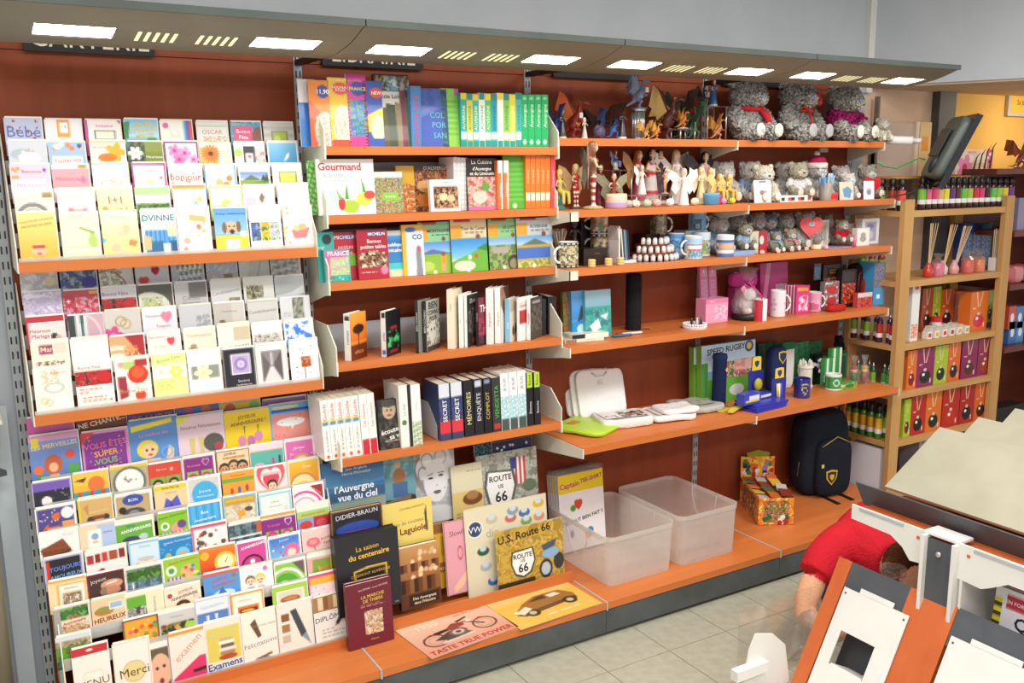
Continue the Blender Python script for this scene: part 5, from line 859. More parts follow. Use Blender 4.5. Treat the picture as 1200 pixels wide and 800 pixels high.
facing(B0, 470, 517, 640, 'sepia book with crowd of villagers on cover', ('5a3018', 'g 0 0 1 .75 c8945a 8a5028;d .05 .1 .95 .25 9 .05 e8c8a0,d8b080;s .02 .27 .98 .4 11 4a2410,7a4a28,a87848;d .05 .38 .95 .5 9 .055 ecd0a8,d8b080;s .02 .52 .98 .74 9 3a1c0c,6a3a1c,8a5a30;r .2 .78 .95 .96 2a1c14;t .58 .84 .045 e8d0b0 0 *Des Auvergnats;t .58 .91 .045 e8d0b0 0 *dans l’Histoire'), .03, -.345, vb=711, group='books on the low display', cell=.004)
tin(584, 662, 616, 684, -.35, 'gold tin sign lettered U.S. Route 66 with motorbike', ('c09a3e', 'n 0 0 1 1 7 3 c8a448,b08a34,d0b058,a88430;t .42 .13 .13 3a2a18 4 *U.S. Route 66;p 3a3020 .22 .4 .54 .38 .57 .6 .5 .8 .38 .86 .26 .8 .2 .6;p f6f4ee .24 .42 .52 .4 .55 .6 .48 .78 .38 .83 .27 .77 .22 .6;t .38 .49 .08 3a2a20 0 *ROUTE;t .38 .57 .05 3a2a20 0 *US;t .38 .69 .14 2a2018 0 *66;r .0 .88 .55 1 3a3420;e .72 .8 .1 .16 3a3a3c;e .72 .8 .07 .11 b8c4cc;e .92 .72 .08 .14 3a3a3c;e .8 .55 .13 .09 8ab0d0;p 4a5a68 .66 .4 .9 .34 .86 .46 .7 .5'), .004)
o = facing(B0, 396, 470, 626, 'thick black box book titled La saison du centenaire', ('26262a', 't .5 .18 .06 e8b83a 3 La *saison'.replace('*', '') + ';t .52 .27 .07 e8b83a 3 *du centenaire;p e0b030 .26 .46 .5 .42 .8 .42 .8 .62 .52 .95 .28 .64;p 26262a .29 .48 .5 .45 .77 .45 .77 .61 .52 .9 .31 .63;t .53 .51 .035 e0b030 3 CLERMONT AUVERGNE;p e0b030 .38 .58 .68 .57 .64 .68 .52 .8 .42 .68;t .92 .96 .02 ccc 0 1911'), .045, -.365, vb=716, group='books on the low display', page='2a2a2e')
for k in range(2):
    facing(B0, 408 + (0 if k else -1), 461 + (0 if k else -1), 683 - (0 if k else 3), ('front maroon book on Cantal at base edge', 'rear maroon book on Cantal leaning on its twin')[1 - k], ('6e2030', 't .6 .1 .025 e8d8d0 3 Paul GERBIER - Lucien BOUYSSE;t .58 .22 .05 d8b04a 3 *LA MARCHE;t .58 .29 .05 d8b04a 3 *DE THIERS;l .3 .35 .85 .4 2 c8a8a0;n .38 .45 .78 .82 5 4 d8c8b0,8a5a3a,e8dcc8,c89a6a;t .57 .9 .03 d8b04a 0 éditions'), .016, -.435 if k else -.41, vb=756 if k else 750, group='maroon books', cell=.004, page='f2ece0')
# ---- tin signs lying flat on the base shelf
def flat_sign(c4, lab, front):
    P = [un(u, v, 'z', .1545) for u, v in c4]; O, A, Bq = P[0], P[1], P[3]
    U, V = A - O, Bq - O; V = V - U * (U @ V) / (U @ U)
    wv, hv = np.linalg.norm(U), np.linalg.norm(V)
    o = MB().canvas(Cv(wv, hv, front[0], front[1], .004), (0, 0, .0015), (wv, 0, 0), (0, -hv, 0)).box(0, wv, -hv, 0, 0, .0014, 'cfccc4', skip='t').build('tin_sign', 'print', None, O - np.array([0, 0, .001]), math.atan2(U[1], U[0]))
    tag(o, lab, 'sign', 'tin signs lying on the base shelf')
flat_sign(((463, 739), (562, 705), (607, 738), (500, 774)), 'pink toned tin sign lettered TASTE TRUE POWER with motorcycle', ('e0b49a', 'g 0 0 1 1 e8cbb0 d8907a;t .28 .16 .14 eedcc8 0 *1950;t .78 .14 .06 c8503a 0 Just like Honey!;o .21 .62 .13 .17 .16 5a3a30;o .21 .62 .08 .11 .12 a88a78;o .79 .58 .13 .17 .16 5a3a30;o .79 .58 .08 .11 .12 a88a78;p 4a3a34 .2 .62 .42 .48 .6 .68 .38 .74;e .48 .58 .1 .11 6a5a52;e .48 .58 .065 .07 c8b8a8;e .48 .58 .03 .035 4a3a34;p 8e3a2c .4 .42 .5 .32 .62 .37 .6 .46 .44 .49;p 2e221f .25 .42 .4 .41 .42 .47 .27 .5;p d0c4b4 .24 .72 .62 .7 .62 .74 .24 .77;p 5a3a30 .61 .36 .64 .36 .8 .58 .77 .6;p 2e221f .55 .3 .7 .25 .7 .28 .57 .34;p 8e3a2c .1 .5 .22 .42 .33 .52 .22 .47;p 8e3a2c .68 .46 .8 .38 .9 .46 .79 .42;e .68 .38 .03 .04 e8dcc8;t .5 .9 .11 a8382c 0 *TASTE TRUE POWER'))
flat_sign(((563, 704), (655, 676), (706, 706), (610, 738)), 'yellow tin sign with old brown car', ('e0b64e', 'g 0 0 1 .35 e8d8b0 e0bc60;l .3 .08 .7 .14 1 c8b890;p 9a6a34 .12 .62 .3 .42 .5 .3 .8 .32 .9 .5 .88 .66 .2 .75;p 4a3420 .38 .42 .52 .34 .6 .34 .6 .44;p 6a4420 .12 .66 .88 .58 .88 .66 .2 .75;p e8dcc4 .62 .36 .74 .35 .78 .44 .64 .45;e .3 .7 .08 .1 3a2a20;e .3 .7 .04 .05 c8b48a;e .78 .66 .08 .1 3a2a20;e .78 .66 .04 .05 c8b48a;e .16 .6 .03 .04 f4ecd8;e .27 .56 .03 .04 f4ecd8;p e8d8b8 .14 .6 .3 .5 .34 .6 .2 .7;l .4 .84 .8 .9 1 f0dca0'))
# ================================================================== figure builders
from mathutils import kdtree
def fuse(mb, name, mat, parent=None, loc=None, rz=0., vox=.006, shag=0., relax=0):
    # one continuous skin over overlapping limbs
    t = mb.build('tmp', mat); src = t.data
    md = t.modifiers.new('skin', 'REMESH'); md.mode = 'VOXEL'; md.voxel_size = vox; md.use_smooth_shade = True
    if relax: q = t.modifiers.new('relax', 'SMOOTH'); q.iterations = relax; q.factor = .5
    me = bpy.data.meshes.new_from_object(t.evaluated_get(bpy.context.evaluated_depsgraph_get())); me.name = name
    n = len(src.polygons); cen = np.empty(n * 3); src.polygons.foreach_get('center', cen); cen = cen.reshape(-1, 3)
    kd = kdtree.KDTree(n)
    for i in range(n): kd.insert(cen[i], i)
    kd.balance()
    sc = src.color_attributes['Col'].data; fc = np.empty(len(sc) * 4); sc.foreach_get('color', fc); fc = fc.reshape(-1, 4)
    ls = np.empty(n, int); src.polygons.foreach_get('loop_start', ls)
    nv = len(me.vertices); co = np.empty(nv * 3); me.vertices.foreach_get('co', co); co = co.reshape(-1, 3)
    vcol = np.array([fc[ls[kd.find(p)[1]]] for p in co])
    if shag:
        nr = np.empty(nv * 3); me.vertices.foreach_get('normal', nr); nr = nr.reshape(-1, 3)
        co = co + nr * np.random.uniform(-.3, 1, (nv, 1)) * shag + np.random.uniform(-.3, .3, (nv, 3)) * shag
        me.vertices.foreach_set('co', co.ravel()); me.update()
    for a in list(me.color_attributes): me.color_attributes.remove(a)
    ca = me.color_attributes.new('Col', 'FLOAT_COLOR', 'POINT'); ca.data.foreach_set('color', vcol.ravel())
    me.materials.clear(); me.materials.append(MATS[mat])
    bpy.data.objects.remove(t); bpy.data.meshes.remove(src)
    o = bpy.data.objects.new(name, me); COL.objects.link(o)
    if parent: o.parent = parent
    if loc is not None: o.location = tuple(loc)
    o.rotation_euler = (0, 0, rz)
    return o
def plate(mb, pts, th, col):
    P = [Vector(p) for p in pts]; n = (P[1] - P[0]).cross(P[2] - P[0]).normalized() * th / 2; k = len(P)
    i = len(mb.v); mb.v += [tuple(p + n) for p in P] + [tuple(p - n) for p in P]
    mb.f += [tuple(i + j for j in range(k)), tuple(i + 2 * k - 1 - j for j in range(k))]; mb.c += [col, col]
    for j in range(k): q = (j + 1) % k; mb.f.append((i + j, i + k + j, i + k + q, i + q)); mb.c.append(col)
    return mb
def wrap(mb, cv, r, h, z0=0, n=32, a0=-PI, r1=None):
    im = cv.down(); ny = im.shape[0]; nx = im.shape[1]; r1 = r if r1 is None else r1
    for k in range(n):
        c0, c1 = a0 + 2 * PI * k / n, a0 + 2 * PI * (k + 1) / n
        for j in range(ny):
            za, zb = z0 + h * (1 - j / ny), z0 + h * (1 - (j + 1) / ny); ra, rb = r + (r1 - r) * (1 - j / ny), r + (r1 - r) * (1 - (j + 1) / ny)
            mb.face([(rb * math.cos(c0), rb * math.sin(c0), zb), (rb * math.cos(c1), rb * math.sin(c1), zb), (ra * math.cos(c1), ra * math.sin(c1), za), (ra * math.cos(c0), ra * math.sin(c0), za)], im[j, min(nx - 1, int(k / n * nx))])
    return mb
def spot(S, u, y=None, dz=0.):
    z, d = SH[S] if isinstance(S, str) else S
    y = -d + .06 if y is None else y
    return (X(u, y, z), y, z + .0005 + dz)
def hgt(S, u, vt, y=None, dz=0.):
    z, d = SH[S] if isinstance(S, str) else S
    y = -d + .06 if y is None else y
    return Zv(u, vt, y) - z - dz
def price_tag(p, loc, s=.014):
    MB().box(-s / 2, s / 2, -.001, 0, 0, s * 1.5, 'f6f6f2').build('price_tag', 'paper', p, loc)
def dragon(S, u, vt, lab, body, wing, rz=0., y=None, wingspan=1., rear=1., base='4a4440', dz=0., belly=None, tagged=False, spread=.5, group='dragon figurines'):
    H = hgt(S, u, vt, y, dz); p = thing('dragon_figurine', lab, 'figurine', spot(S, u, y, dz), rz, group)
    m = MB(); k = H * .92; b2 = belly or body
    P = lambda x, yy, z: (x * k, yy * k, z * k)
    m.tube([P(-.42, .12, .1), P(-.5, -.02, .07), P(-.38, -.12, .08), P(-.22, -.06, .16), P(-.1, 0, .26), P(0, 0, .36), P(.06, 0, .48), P(.1, 0, .58), P(.09, 0, .68), P(.14, 0, .76), P(.24, 0, .78), P(.34, 0, .73)],
           [k * r for r in (.012, .02, .03, .05, .09, .12, .105, .065, .045, .045, .055, .02)], 10, body)
    m.tube([P(.04, 0, .28), P(.12, 0, .42), P(.15, 0, .56)], [.05 * k, .06 * k, .04 * k], 8, b2)
    for s in (-1, 1):
        m.tube([P(-.06, s * .08, .26), P(.06, s * .14, .2), P(-.02, s * .14, .08), P(.08, s * .14, .02)], [k * r for r in (.06, .055, .035, .03)], 7, body)
        m.tube([P(.08, s * .07, .46), P(.2, s * .11, .36), P(.26, s * .1, .42)], [k * r for r in (.035, .028, .018)], 6, body)
        m.tube([P(.13, s * .03, .8), P(.04, s * .06, .9)], [.018 * k, .006 * k], 5, wing)
    for q in range(7):
        t = q / 6; m.tube([P(-.15 + .18 * t, 0, .3 + .3 * t), P(-.22 + .18 * t, 0, .36 + .32 * t)], [.025 * k, .004 * k], 5, wing)
    m.ell((0, 0, .015 * k), (.3 * k, .2 * k, .035 * k), base, 12, 6)
    fuse(m, 'body', 'resin', p, vox=max(.0022, H * .022))
    for s in (-1, 1):
        w = MB(); W = wingspan; zz = .62 + .0
        sh = P(.0, s * .06, .56); el = P(-.08 - .1 * spread, s * (.18 + .2 * spread) * W, .95 * rear); ti = P(-.3 * spread, s * (.3 + .55 * spread) * W, 1.0 * rear)
        f1 = P(-.3, s * (.32 + .4 * spread) * W, .62); f2 = P(-.33, s * (.2 + .25 * spread) * W, .44); f3 = P(-.2, s * .08, .38)
        i1 = P(-.24, s * (.3 + .42 * spread) * W, .78); i2 = P(-.26, s * (.22 + .3 * spread) * W, .58); i3 = P(-.22, s * .14, .46)
        for tri in ((sh, el, i3), (el, i2, i3), (el, i1, i2), (el, ti, i1), (ti, f1, i1), (i1, f1, i2), (i2, f2, i3), (i3, f3, sh)): plate(w, tri, .008 * k, wing)
        w.tube([sh, el, ti], [.02 * k, .016 * k, .005 * k], 5, body); w.tube([el, f1], [.01 * k, .004 * k], 4, body); w.tube([el, f2], [.01 * k, .004 * k], 4, body)
        w.build('wing', 'resin', p)
    if tagged: price_tag(p, P(.2, -.2, .45))
    return p
def fairy(S, u, vt, lab, dress, skin='e8bfa0', hair='5a3a24', wing=None, rz=0., y=None, dz=0., sit=False, base='c8c0b0', stripes=None, group='fairy figurines', bare=False, cloak=None, arms=1, wl=1.):
    H = hgt(S, u, vt, y, dz); p = thing('fairy_figurine' if wing else 'lady_figurine', lab, 'figurine', spot(S, u, y, dz), rz, group)
    m = MB(); k = H; P = lambda x, yy, z: (x * k, yy * k, z * k)
    m.lathe([(.16 * k, 0), (.17 * k, .02 * k), (.12 * k, .05 * k)], 12, (0, 0, 0), base)
    zs = .05
    if sit:
        m.ell(P(0, .02, .2), (.16 * k, .14 * k, .2 * k), base); hip = .4
        for s in (-1, 1): m.tube([P(s * .05, 0, hip), P(s * .08, -.2, hip - .02), P(s * .09, -.22, .12)], [.07 * k, .055 * k, .035 * k], 8, dress if not bare else skin)
    elif bare:
        hip = .5
        for s in (-1, 1):
            if stripes:
                for q in range(8): m.tube([P(s * .045, 0, .05 + q * .05), P(s * .045, 0, .1 + q * .05)], [(.021 + .003 * q) * k] * 2, 8, stripes[q % 2])
            m.tube([P(s * .05, -.02, .04), P(s * .045, 0, .25), P(s * .05, 0, .5)], [.02 * k, .028 * k, .05 * k], 8, stripes[0] if stripes else skin)
    else:
        hip = .5; m.lathe([(.15 * k, .04 * k), (.13 * k, .2 * k), (.09 * k, .4 * k), (.06 * k, .55 * k)], 14, (0, 0, 0), dress)
    m.tube([P(0, 0, hip - .03), P(0, 0, hip + .1), P(0, -.01, hip + .24), P(0, 0, hip + .31)], [.075 * k, .055 * k, .075 * k, .04 * k], 10, dress)
    zh = hip + .42; m.tube([P(0, 0, hip + .28), P(0, 0, zh)], .028 * k, 8, skin)
    m.ell(P(0, -.01, zh), (.06 * k, .065 * k, .078 * k), skin, 12, 8); m.ell(P(0, .018, zh + .03), (.08 * k, .076 * k, .078 * k), hair, 12, 8); m.ell(P(.055, .0, zh - .03), (.03 * k, .04 * k, .09 * k), hair, 8, 6); m.ell(P(-.055, .0, zh - .03), (.03 * k, .04 * k, .09 * k), hair, 8, 6); m.tube([P(0, .05, zh + .03), P(0, .09, hip + .2), P(.02, .09, hip)], [.06 * k, .055 * k, .02 * k], 8, hair)
    for s in (-1, 1):
        e = P(s * .16, -.03, hip + .14) if arms else P(s * .14, -.02, hip + .3)
        m.tube([P(s * .075, 0, hip + .26), e, P(s * (.08 if arms else .2), -.13, hip + (.12 if arms else .42))], [.03 * k, .023 * k, .018 * k], 7, skin)
    if cloak: m.lathe([(.17 * k, .03 * k), (.13 * k, .4 * k), (.1 * k, .7 * k), (.05 * k, .78 * k)], 14, (0, .04 * k, 0), cloak)
    fuse(m, 'body', 'resin', p, vox=max(.0022, H * .02))
    if wing:
        for s in (-1, 1):
            w = MB(); r = P(s * .03, .07, hip + .2)
            plate(w, [r, P(s * .22 * wl, .12, hip + .42), P(s * .42 * wl, .15, hip + .5), P(s * .44 * wl, .15, hip + .3), P(s * .28 * wl, .12, hip + .14)], .006 * k, wing)
            plate(w, [r, P(s * .28 * wl, .12, hip + .14), P(s * .33 * wl, .13, hip - .05), P(s * .2 * wl, .11, hip - .2), P(s * .08 * wl, .09, hip - .05)], .006 * k, wing)
            w.build('wing', 'resin', p)
    return p
def bear(S, u, vt, lab, fur='c0bcb7', pale='dcd8d0', rz=-.3, y=None, dz=0., shirt=None, extra=None, sole=None, nose='8aa8d8', big=False, group='grey teddy bears', name='teddy_bear'):
    H = hgt(S, u, vt, y, dz); k = H; p = thing(name, lab, 'soft toy', spot(S, u, y, dz), rz, group); P = lambda x, yy, z: (x * k, yy * k, z * k)
    m = MB(); j = .0
    m.ell(P(0, 0, .31), (.25 * k, .21 * k, .31 * k), shirt or fur, 18, 12); m.ell(P(0, -.04, .73), (.27 * k, .24 * k, .24 * k), fur, 18, 12)
    for s in (-1, 1):
        m.ell(P(s * .21, .02, .92), (.085 * k, .05 * k, .085 * k), fur, 10, 8)
        m.ell(P(s * .18, -.27, .13), (.12 * k, .26 * k, .125 * k), fur, 14, 10)
        m.tube([P(s * .2, -.02, .5), P(s * .3, -.1, .38), P(s * .28, -.2, .27)], [.09 * k, .095 * k, .08 * k], 10, shirt or fur); m.ell(P(s * .28, -.22, .25), .09 * k, fur, 10, 8)
    m.ell(P(0, -.26, .67), (.13 * k, .1 * k, .1 * k), pale, 14, 10)
    if big and H > .2: p.scale = (1.2, 1, 1)
    fuse(m, 'body', 'fur', p, vox=max(.003, H * (.017 if big else .024)), shag=H * (.05 if big else .035))
    MB().ell(P(0, -.365, .7), (.045 * k, .025 * k, .033 * k), nose).build('nose', 'satin', p, smooth=True)
    for s in (-1, 1):
        MB().ell(P(s * .09, -.27, .78), .02 * k, '1c1c20', 8, 6).build('eye', 'glossy', p, smooth=True)
        MB().ell(P(s * .18, -.535, .16), (.09 * k, .02 * k, .11 * k), sole or pale, 12, 8).build('sole', 'cloth', p, smooth=True)
    if extra: extra(p, k, P)
    return p
def scarf(col):
    def f(p, k, P):
        MB().tube([P(.2 * math.cos(t), -.03 + .2 * math.sin(t), .52) for t in np.arange(0, 2 * PI, .5)], .05 * k, 8, col, close=True).build('scarf', 'cloth', p, smooth=True)
        MB().tube([P(.1, -.22, .5), P(.16, -.28, .4), P(.2, -.3, .26)], [.05 * k, .06 * k, .05 * k], 8, col).build('scarf_end', 'cloth', p, smooth=True)
    return f
def ribbon(col):
    def f(p, k, P):
        for s in (-1, 1): MB().tube([P(0, -.23, .5), P(s * .1, -.26, .56), P(s * .15, -.26, .48), P(s * .02, -.24, .49)], .022 * k, 6, col).build('bow_loop', 'satin', p, smooth=True)
        MB().tube([P(.0, -.24, .5), P(.05, -.3, .36), P(.03, -.32, .2)], .02 * k, 6, col).build('bow_tail', 'satin', p, smooth=True)
    return f
def heart_mesh(s, th, col):
    pts = [(s * .062 * 16 * math.sin(t) ** 3, s * .062 * (13 * math.cos(t) - 5 * math.cos(2 * t) - 2 * math.cos(3 * t) - math.cos(4 * t))) for t in np.arange(0, 2 * PI, .3)]
    return MB().prism(pts, 0, th, 'y', col)
def mug(S, u, vt, lab, bg, spec, r=.04, y=None, rz=0., dz=0., inner='f4f2ee', hc=None, group='mugs', mat='glossy', handle=True):
    H = hgt(S, u, vt, y, dz); p = thing('mug', lab, 'mug', spot(S, u, y, dz), rz, group)
    m = MB(); wrap(m, Cv(2 * PI * r, H * .96, bg, spec, .004), r, H * .96, H * .02, 36, a0=-2.1 - rz - .45 * 2 * PI)
    m.lathe([(r * .9, 0), (r, H * .02)], 36, (0, 0, 0), inner, cap=True); m.lathe([(r, H * .98), (r * .96, H), (r * .9, H * .98), (r * .88, H * .1), (.001, H * .08)], 36, (0, 0, 0), inner, cap=False)
    m.build('cup', mat, p)
    if handle:
        MB().tube([(r * .95 + r * .75 * math.sin(t) * 1.0, 0, H * .5 + H * .3 * math.cos(t)) for t in np.arange(0.05, PI, .28)], r * .13, 8, hc or inner).build('handle', mat, p, smooth=True)
    return p
def pbox(S, u0, u1, vt, lab, front, depth=.05, y=None, dz=0., rz=0., side=None, name='box', cat='box', group=None, cell=.004, mat='print', lean=0., vb=None, top=None):
    z, d = SH[S] if isinstance(S, str) else S
    y = -d + .04 if y is None else y; uc = (u0 + u1) / 2
    if vb is not None: dz = Zv(uc, vb, y) - z
    H = Zv(uc, vt, y) - z - dz; x0, x1 = X(u0, y, z + dz + H / 2), X(u1, y, z + dz + H / 2); W = (x1 - x0)
    m = MB().box(-W / 2, W / 2, 0, depth, 0, H, side or front[0], skip='f').canvas(Cv(W, H, front[0], front[1], cell), (-W / 2, 0, H), (W, 0, 0), (0, 0, -H))
    o = m.build(name, mat, None, ((x0 + x1) / 2, y, z + dz + .0005), rot=(-lean, 0, rz)); return tag(o, lab, cat, group)
# ================================================================== T1: dragons and big bears
dragon('T1', 651, 118, 'deep blue dragon with yellow belly beside green guides', '2f4a9a', '24345a', .3, -.14, belly='d8b04a', spread=.3)
fairy('T1', 659, 129, 'dark armoured knight figurine next to red dragon', '2a2c30', '8a8a8c', '3a3c40', None, .2, -.17, group='knight figurines', base='d0ccc4')
dragon('T1', 674, 104, 'large red and orange dragon with a price tag', '8a2a22', 'c8602e', -.9, -.13, spread=.55, tagged=True, base='6a4a3a', belly='d88a4a')
fairy('T1', 685, 138, 'small pale grey wizard figurine below red dragon', 'b8b4ae', 'd0c8c0', 'e0dcd4', None, 0, -.2, group='knight figurines', base='e8e4dc')
dragon('T1', 704, 119, 'dark brown dragon with broad dark wings', '5a3426', '3a2620', .2, -.08, wingspan=1.5, spread=1, belly='a86a3a')
o = MB().ell((0, 0, .03), (.026, .026, .03), '4a4262', 12, 9, jit=.12).build('crystal_geode', 'resin', None, spot('T1', 702, -.2)); tag(o, 'dark purple crystal ball on dragon shelf', 'ornament')
dragon('T1', 719, 122, 'blue dragon with yellow belly beside silver column', '34549c', '2a3a6a', .3, -.16, belly='e0b84a', spread=.3)
fairy('T1', 729, 127, 'dark armoured knight figurine beside silver column', '2a2c30', '8a8a8c', '3a3c40', None, .2, -.19, group='knight figurines', base='d0ccc4')
p = thing('display_column', 'fluted silver column carrying grey blue dragon', 'column', spot('T1', 747, -.15)); hc = hgt('T1', 747, 128, -.15)
m = MB()
for q in range(14): a = 2 * PI * q / 14; m.tube([(.026 * math.cos(a), .026 * math.sin(a), .008), (.026 * math.cos(a), .026 * math.sin(a), hc - .008)], .006, 6, 'c4c8c8')
k_ = m.build('flutes', 'metal', p, smooth=True); k_['kind'] = 'stuff'
MB().lathe([(.034, 0), (.034, .009), (.027, .01), (.027, hc - .01), (.036, hc - .009), (.036, hc)], 20, (0, 0, 0), 'b0b4b4').build('shaft', 'metal', p)
dragon('T1', 748, 82, 'grey blue dragon rearing on the silver column', '7a86a8', '8a96b4', -.5, -.15, dz=hc + .001, spread=.5, tagged=True, base='6a6a6c', belly='b8bcc8')
dragon('T1', 757, 139, 'small golden dragon hatching near silver column', 'c88a2a', 'd89a3a', .4, -.2, spread=.3, base='d8ccb4')
dragon('T1', 769, 139, 'small golden dragon beside dark winged dragon', 'c07a2a', 'd8a84a', -.5, -.2, spread=.3, base='c8a89a')
dragon('T1', 782, 97, 'slim dark red dragon with one cream wing', '5a2a26', 'cfae6a', -.8, -.12, spread=.7, base='3a2a26')
def riser(S, u, vt, w_, d_, y, lab, col='4a4c50'):
    h = hgt(S, u, vt, y); p = thing('display_riser', lab, 'riser', spot(S, u, y), 0, 'small display risers')
    MB().box(-w_ / 2, w_ / 2, -d_ / 2, d_ / 2, h - .005, h, 'b8c8c8').build('glass_top', 'film', p)
    for sx in (-1, 1):
        for sy in (-1, 1): MB().tube([(sx * (w_ / 2 - .008), sy * (d_ / 2 - .008), 0), (sx * (w_ / 2 - .008), sy * (d_ / 2 - .008), h - .005)], .004, 8, 'c0c4c4').build('leg', 'metal', p, smooth=True)
    return h
h = riser('T1', 800, 151, .10, .08, -.16, 'glass riser under orange hatching dragon')
dragon('T1', 800, 124, 'orange dragon curled on white shell on glass riser', 'c8782a', 'd8902e', -.3, -.16, dz=h + .001, spread=.4, base='eee4d8')
dragon('T1', 812, 114, 'green dragon behind orange hatching dragon', '3f6a4a', '54805a', .3, -.07, spread=.35)
h = riser('T1', 832, 125, .13, .1, -.14, 'glass riser under blue robed lady')
fairy('T1', 835, 94, 'blue robed lady figurine on glass riser', '2f5a9a', 'e0b898', '2a2420', None, 0, -.14, h + .001, group='fairy figurines', base='e0dedc', cloak='35609c')
dragon('T1', 822, 98, 'black dragon next to blue robed lady', '2a2c2e', '34302e', .2, -.11, dz=h + .001, spread=.25, wingspan=.6, tagged=True)
dragon('T1', 841, 131, 'amber winged dragon next to big grey bear', '9a5a24', 'd8902a', -.2, -.19, spread=.6, base='8a4a20')
dragon('T1', 797, 100, 'black dragon with drooping wing at back of shelf', '2a2624', '3a2e28', .4, -.05, spread=.5, wingspan=.8)
GB = 'big grey teddy bears'
bear('T1', 873, 93, 'big grey bear with red scarf on top shelf', 'c2beb9', 'd8d2c8', .05, -.135, extra=scarf('d0303c'), sole='d4cec4', big=True, group=GB)
bear('T1', 930, 93, 'big grey bear with red ribbon and roses', 'bebab5', 'd8d2c8', .1, -.13, extra=ribbon('d8322c'), sole='b4b2b4', big=True, group=GB)
bear('T1', 985, 98, 'big grey bear in magenta dotted dress', 'c0bcb6', 'e0dad0', .1, -.13, shirt='b8327a', sole='dcd6c8', big=True, group=GB)
p = thing('rose_bunch', 'bunch of red satin roses held by grey bear', 'flowers', un(956, 121, 'y', -.21))
for q in range(6):
    a = q * 1.05; MB().ell((.02 * math.cos(a), .012 * math.sin(a * 2), .02 * math.sin(a) + .02), .017, 'b81c2e', 10, 8, jit=.12).build('rose', 'satin', p, smooth=True)
MB().tube([(0, 0, .0), (.004, .02, -.06)], .006, 6, '3a5a34').build('stems', 'satin', p)
bear('T1', 1032, 139, 'cream shaggy little lamb toy beside dotted bear', 'e2dcc8', 'eee8da', -.3, -.2, sole='d8d2c0', big=True, group='small soft toys', name='lamb_toy')
# ================================================================== T2: fairies and small bears
fairy('T2', 656, 194, 'elf in yellow pointed hat on blue green rock', 'd8c85a', 'e0b898', 'e8c83a', None, .2, -.2, group='elf figurines', base='4a8a7a', sit=True)
fairy('T2', 675, 193, 'red and white gnome with golden dragon wings', 'c83a34', 'e8c8a8', 'd8b878', 'b89a6a', .2, -.2, group='elf figurines', base='5a4a44', stripes=('f0ece4', 'c02a2a'), bare=True)
fairy('T2', 695, 167, 'tall fairy in brown with grey wings and striped stockings', '8a5a3a', 'e8c4a0', '8a5a38', '8fa09a', 1.1, -.285, base='c0a060', stripes=('f0e8dc', 'b03a34'), bare=True, wl=1.0)
fairy('T2', 703, 193, 'figure in dark red robe behind striped stocking fairy', '8a2a34', 'd8b090', '3a2420', None, 0, -.12, base='5a2a2a', cloak='8a2434')
p = thing('pastel_candle', 'pink and yellow layered candle box before fairies', 'candle', spot('T2', 722, -.265)); h = hgt('T2', 722, 227, -.265)
MB().lathe([(.045, 0), (.047, .004), (.047, h * .4), (.047, h * .8), (.044, h)], 28, (0, 0, 0), cols=['c8a8c8', 'c4a0cc', 'f0c8b8', 'f4e0b0']).build('wax', 'satin', p, smooth=True)
MB().tube([(0, 0, h), (0, 0, h + .01)], .0015, 5, '333').build('wick', 'matte', p)
h1 = riser('T2', 722, 199, .12, .1, -.12, 'glass riser under blue winged fairy')
fairy('T2', 721, 174, 'blue winged orange haired fairy on glass riser', '5a78b0', 'e8c0a0', 'c8602a', '6a94c8', .6, -.12, h1 + .001, sit=True)
fairy('T2', 719, 199, 'brown haired fairy sitting in dark red dress', '9a3a2e', 'e0b894', '5a3a20', '8a8a6a', -.3, -.2, sit=True)
h2 = riser('T2', 760, 228, .22, .1, -.2, 'long glass riser across the white fairies')
fairy('T2', 748, 177, 'fairy with pink skirt and rust wings', 'c85a6a', 'e8c0a0', 'b06a3a', 'b8864a', .4, -.1, wl=.8)
fairy('T2', 763, 175, 'lady in bright red cloak among fairies', 'd8d0c8', 'e8c4a8', '2a1a1a', None, .1, -.1, cloak='c02430', group='lady figurines')
fairy('T2', 772, 177, 'lady in black cloak beside red cloaked lady', '4a2a34', 'e0bca0', '1c1a1c', None, .1, -.08, cloak='2c262c', group='lady figurines')
fairy('T2', 752, 194, 'white and silver tree fairy on long riser', 'dfe4dc', 'e8d0b8', 'b8a888', 'e4e8e4', .2, -.2, h2 + .001, base='e8e4d8', wl=.6)
fairy('T2', 779, 197, 'bare tan fairy with long black hair on riser', 'd8a880', 'd8a880', '1c1a1a', None, .3, -.2, h2 + .001, bare=True, base='b89a70', arms=0)
fairy('T2', 792, 177, 'white winged fairy rising above the others', 'e6e2dc', 'ecd0b8', 'd8c8a0', 'f0eeec', .2, -.1, base='d8d4cc', wl=1.3)
fairy('T2', 801, 198, 'lady in flowing white gown by blue bowl', 'f0ece4', 'ecd0b8', 'e0d0b0', 'f4f2ee', -.4, -.245, base='eee8dc')
for q, (u, lab) in enumerate(((736, 'grey'), (745, 'ivory'), (758, 'green tinted'), (770, 'rosy'), (785, 'white'), (814, 'cream'))):
    o = MB().ell((0, 0, .016), (.022, .016, .017), ['b4b4b0', 'e0d8c8', 'b8c8b0', 'd8a8a0', 'eceae4', 'e8d8b8'][q], 12, 8, jit=.1).build('rock_ornament', 'resin', None, spot('T2', u, -.27)); tag(o, lab + ' little rock ornament under the fairies', 'ornament', 'small rock ornaments')
fairy('T2', 825, 179, 'dark winged angel with black hair', 'd8a8a0', 'e8c4a8', '1c1816', '2a2628', .1, -.12, base='c8b8a8', wl=1.)
fairy('T2', 821, 196, 'golden cream fairy in front of dark angel', 'ead4a0', 'f0d8b0', 'd8b878', 'f2e4c0', .2, -.2, base='e8d8b0', wl=.8)
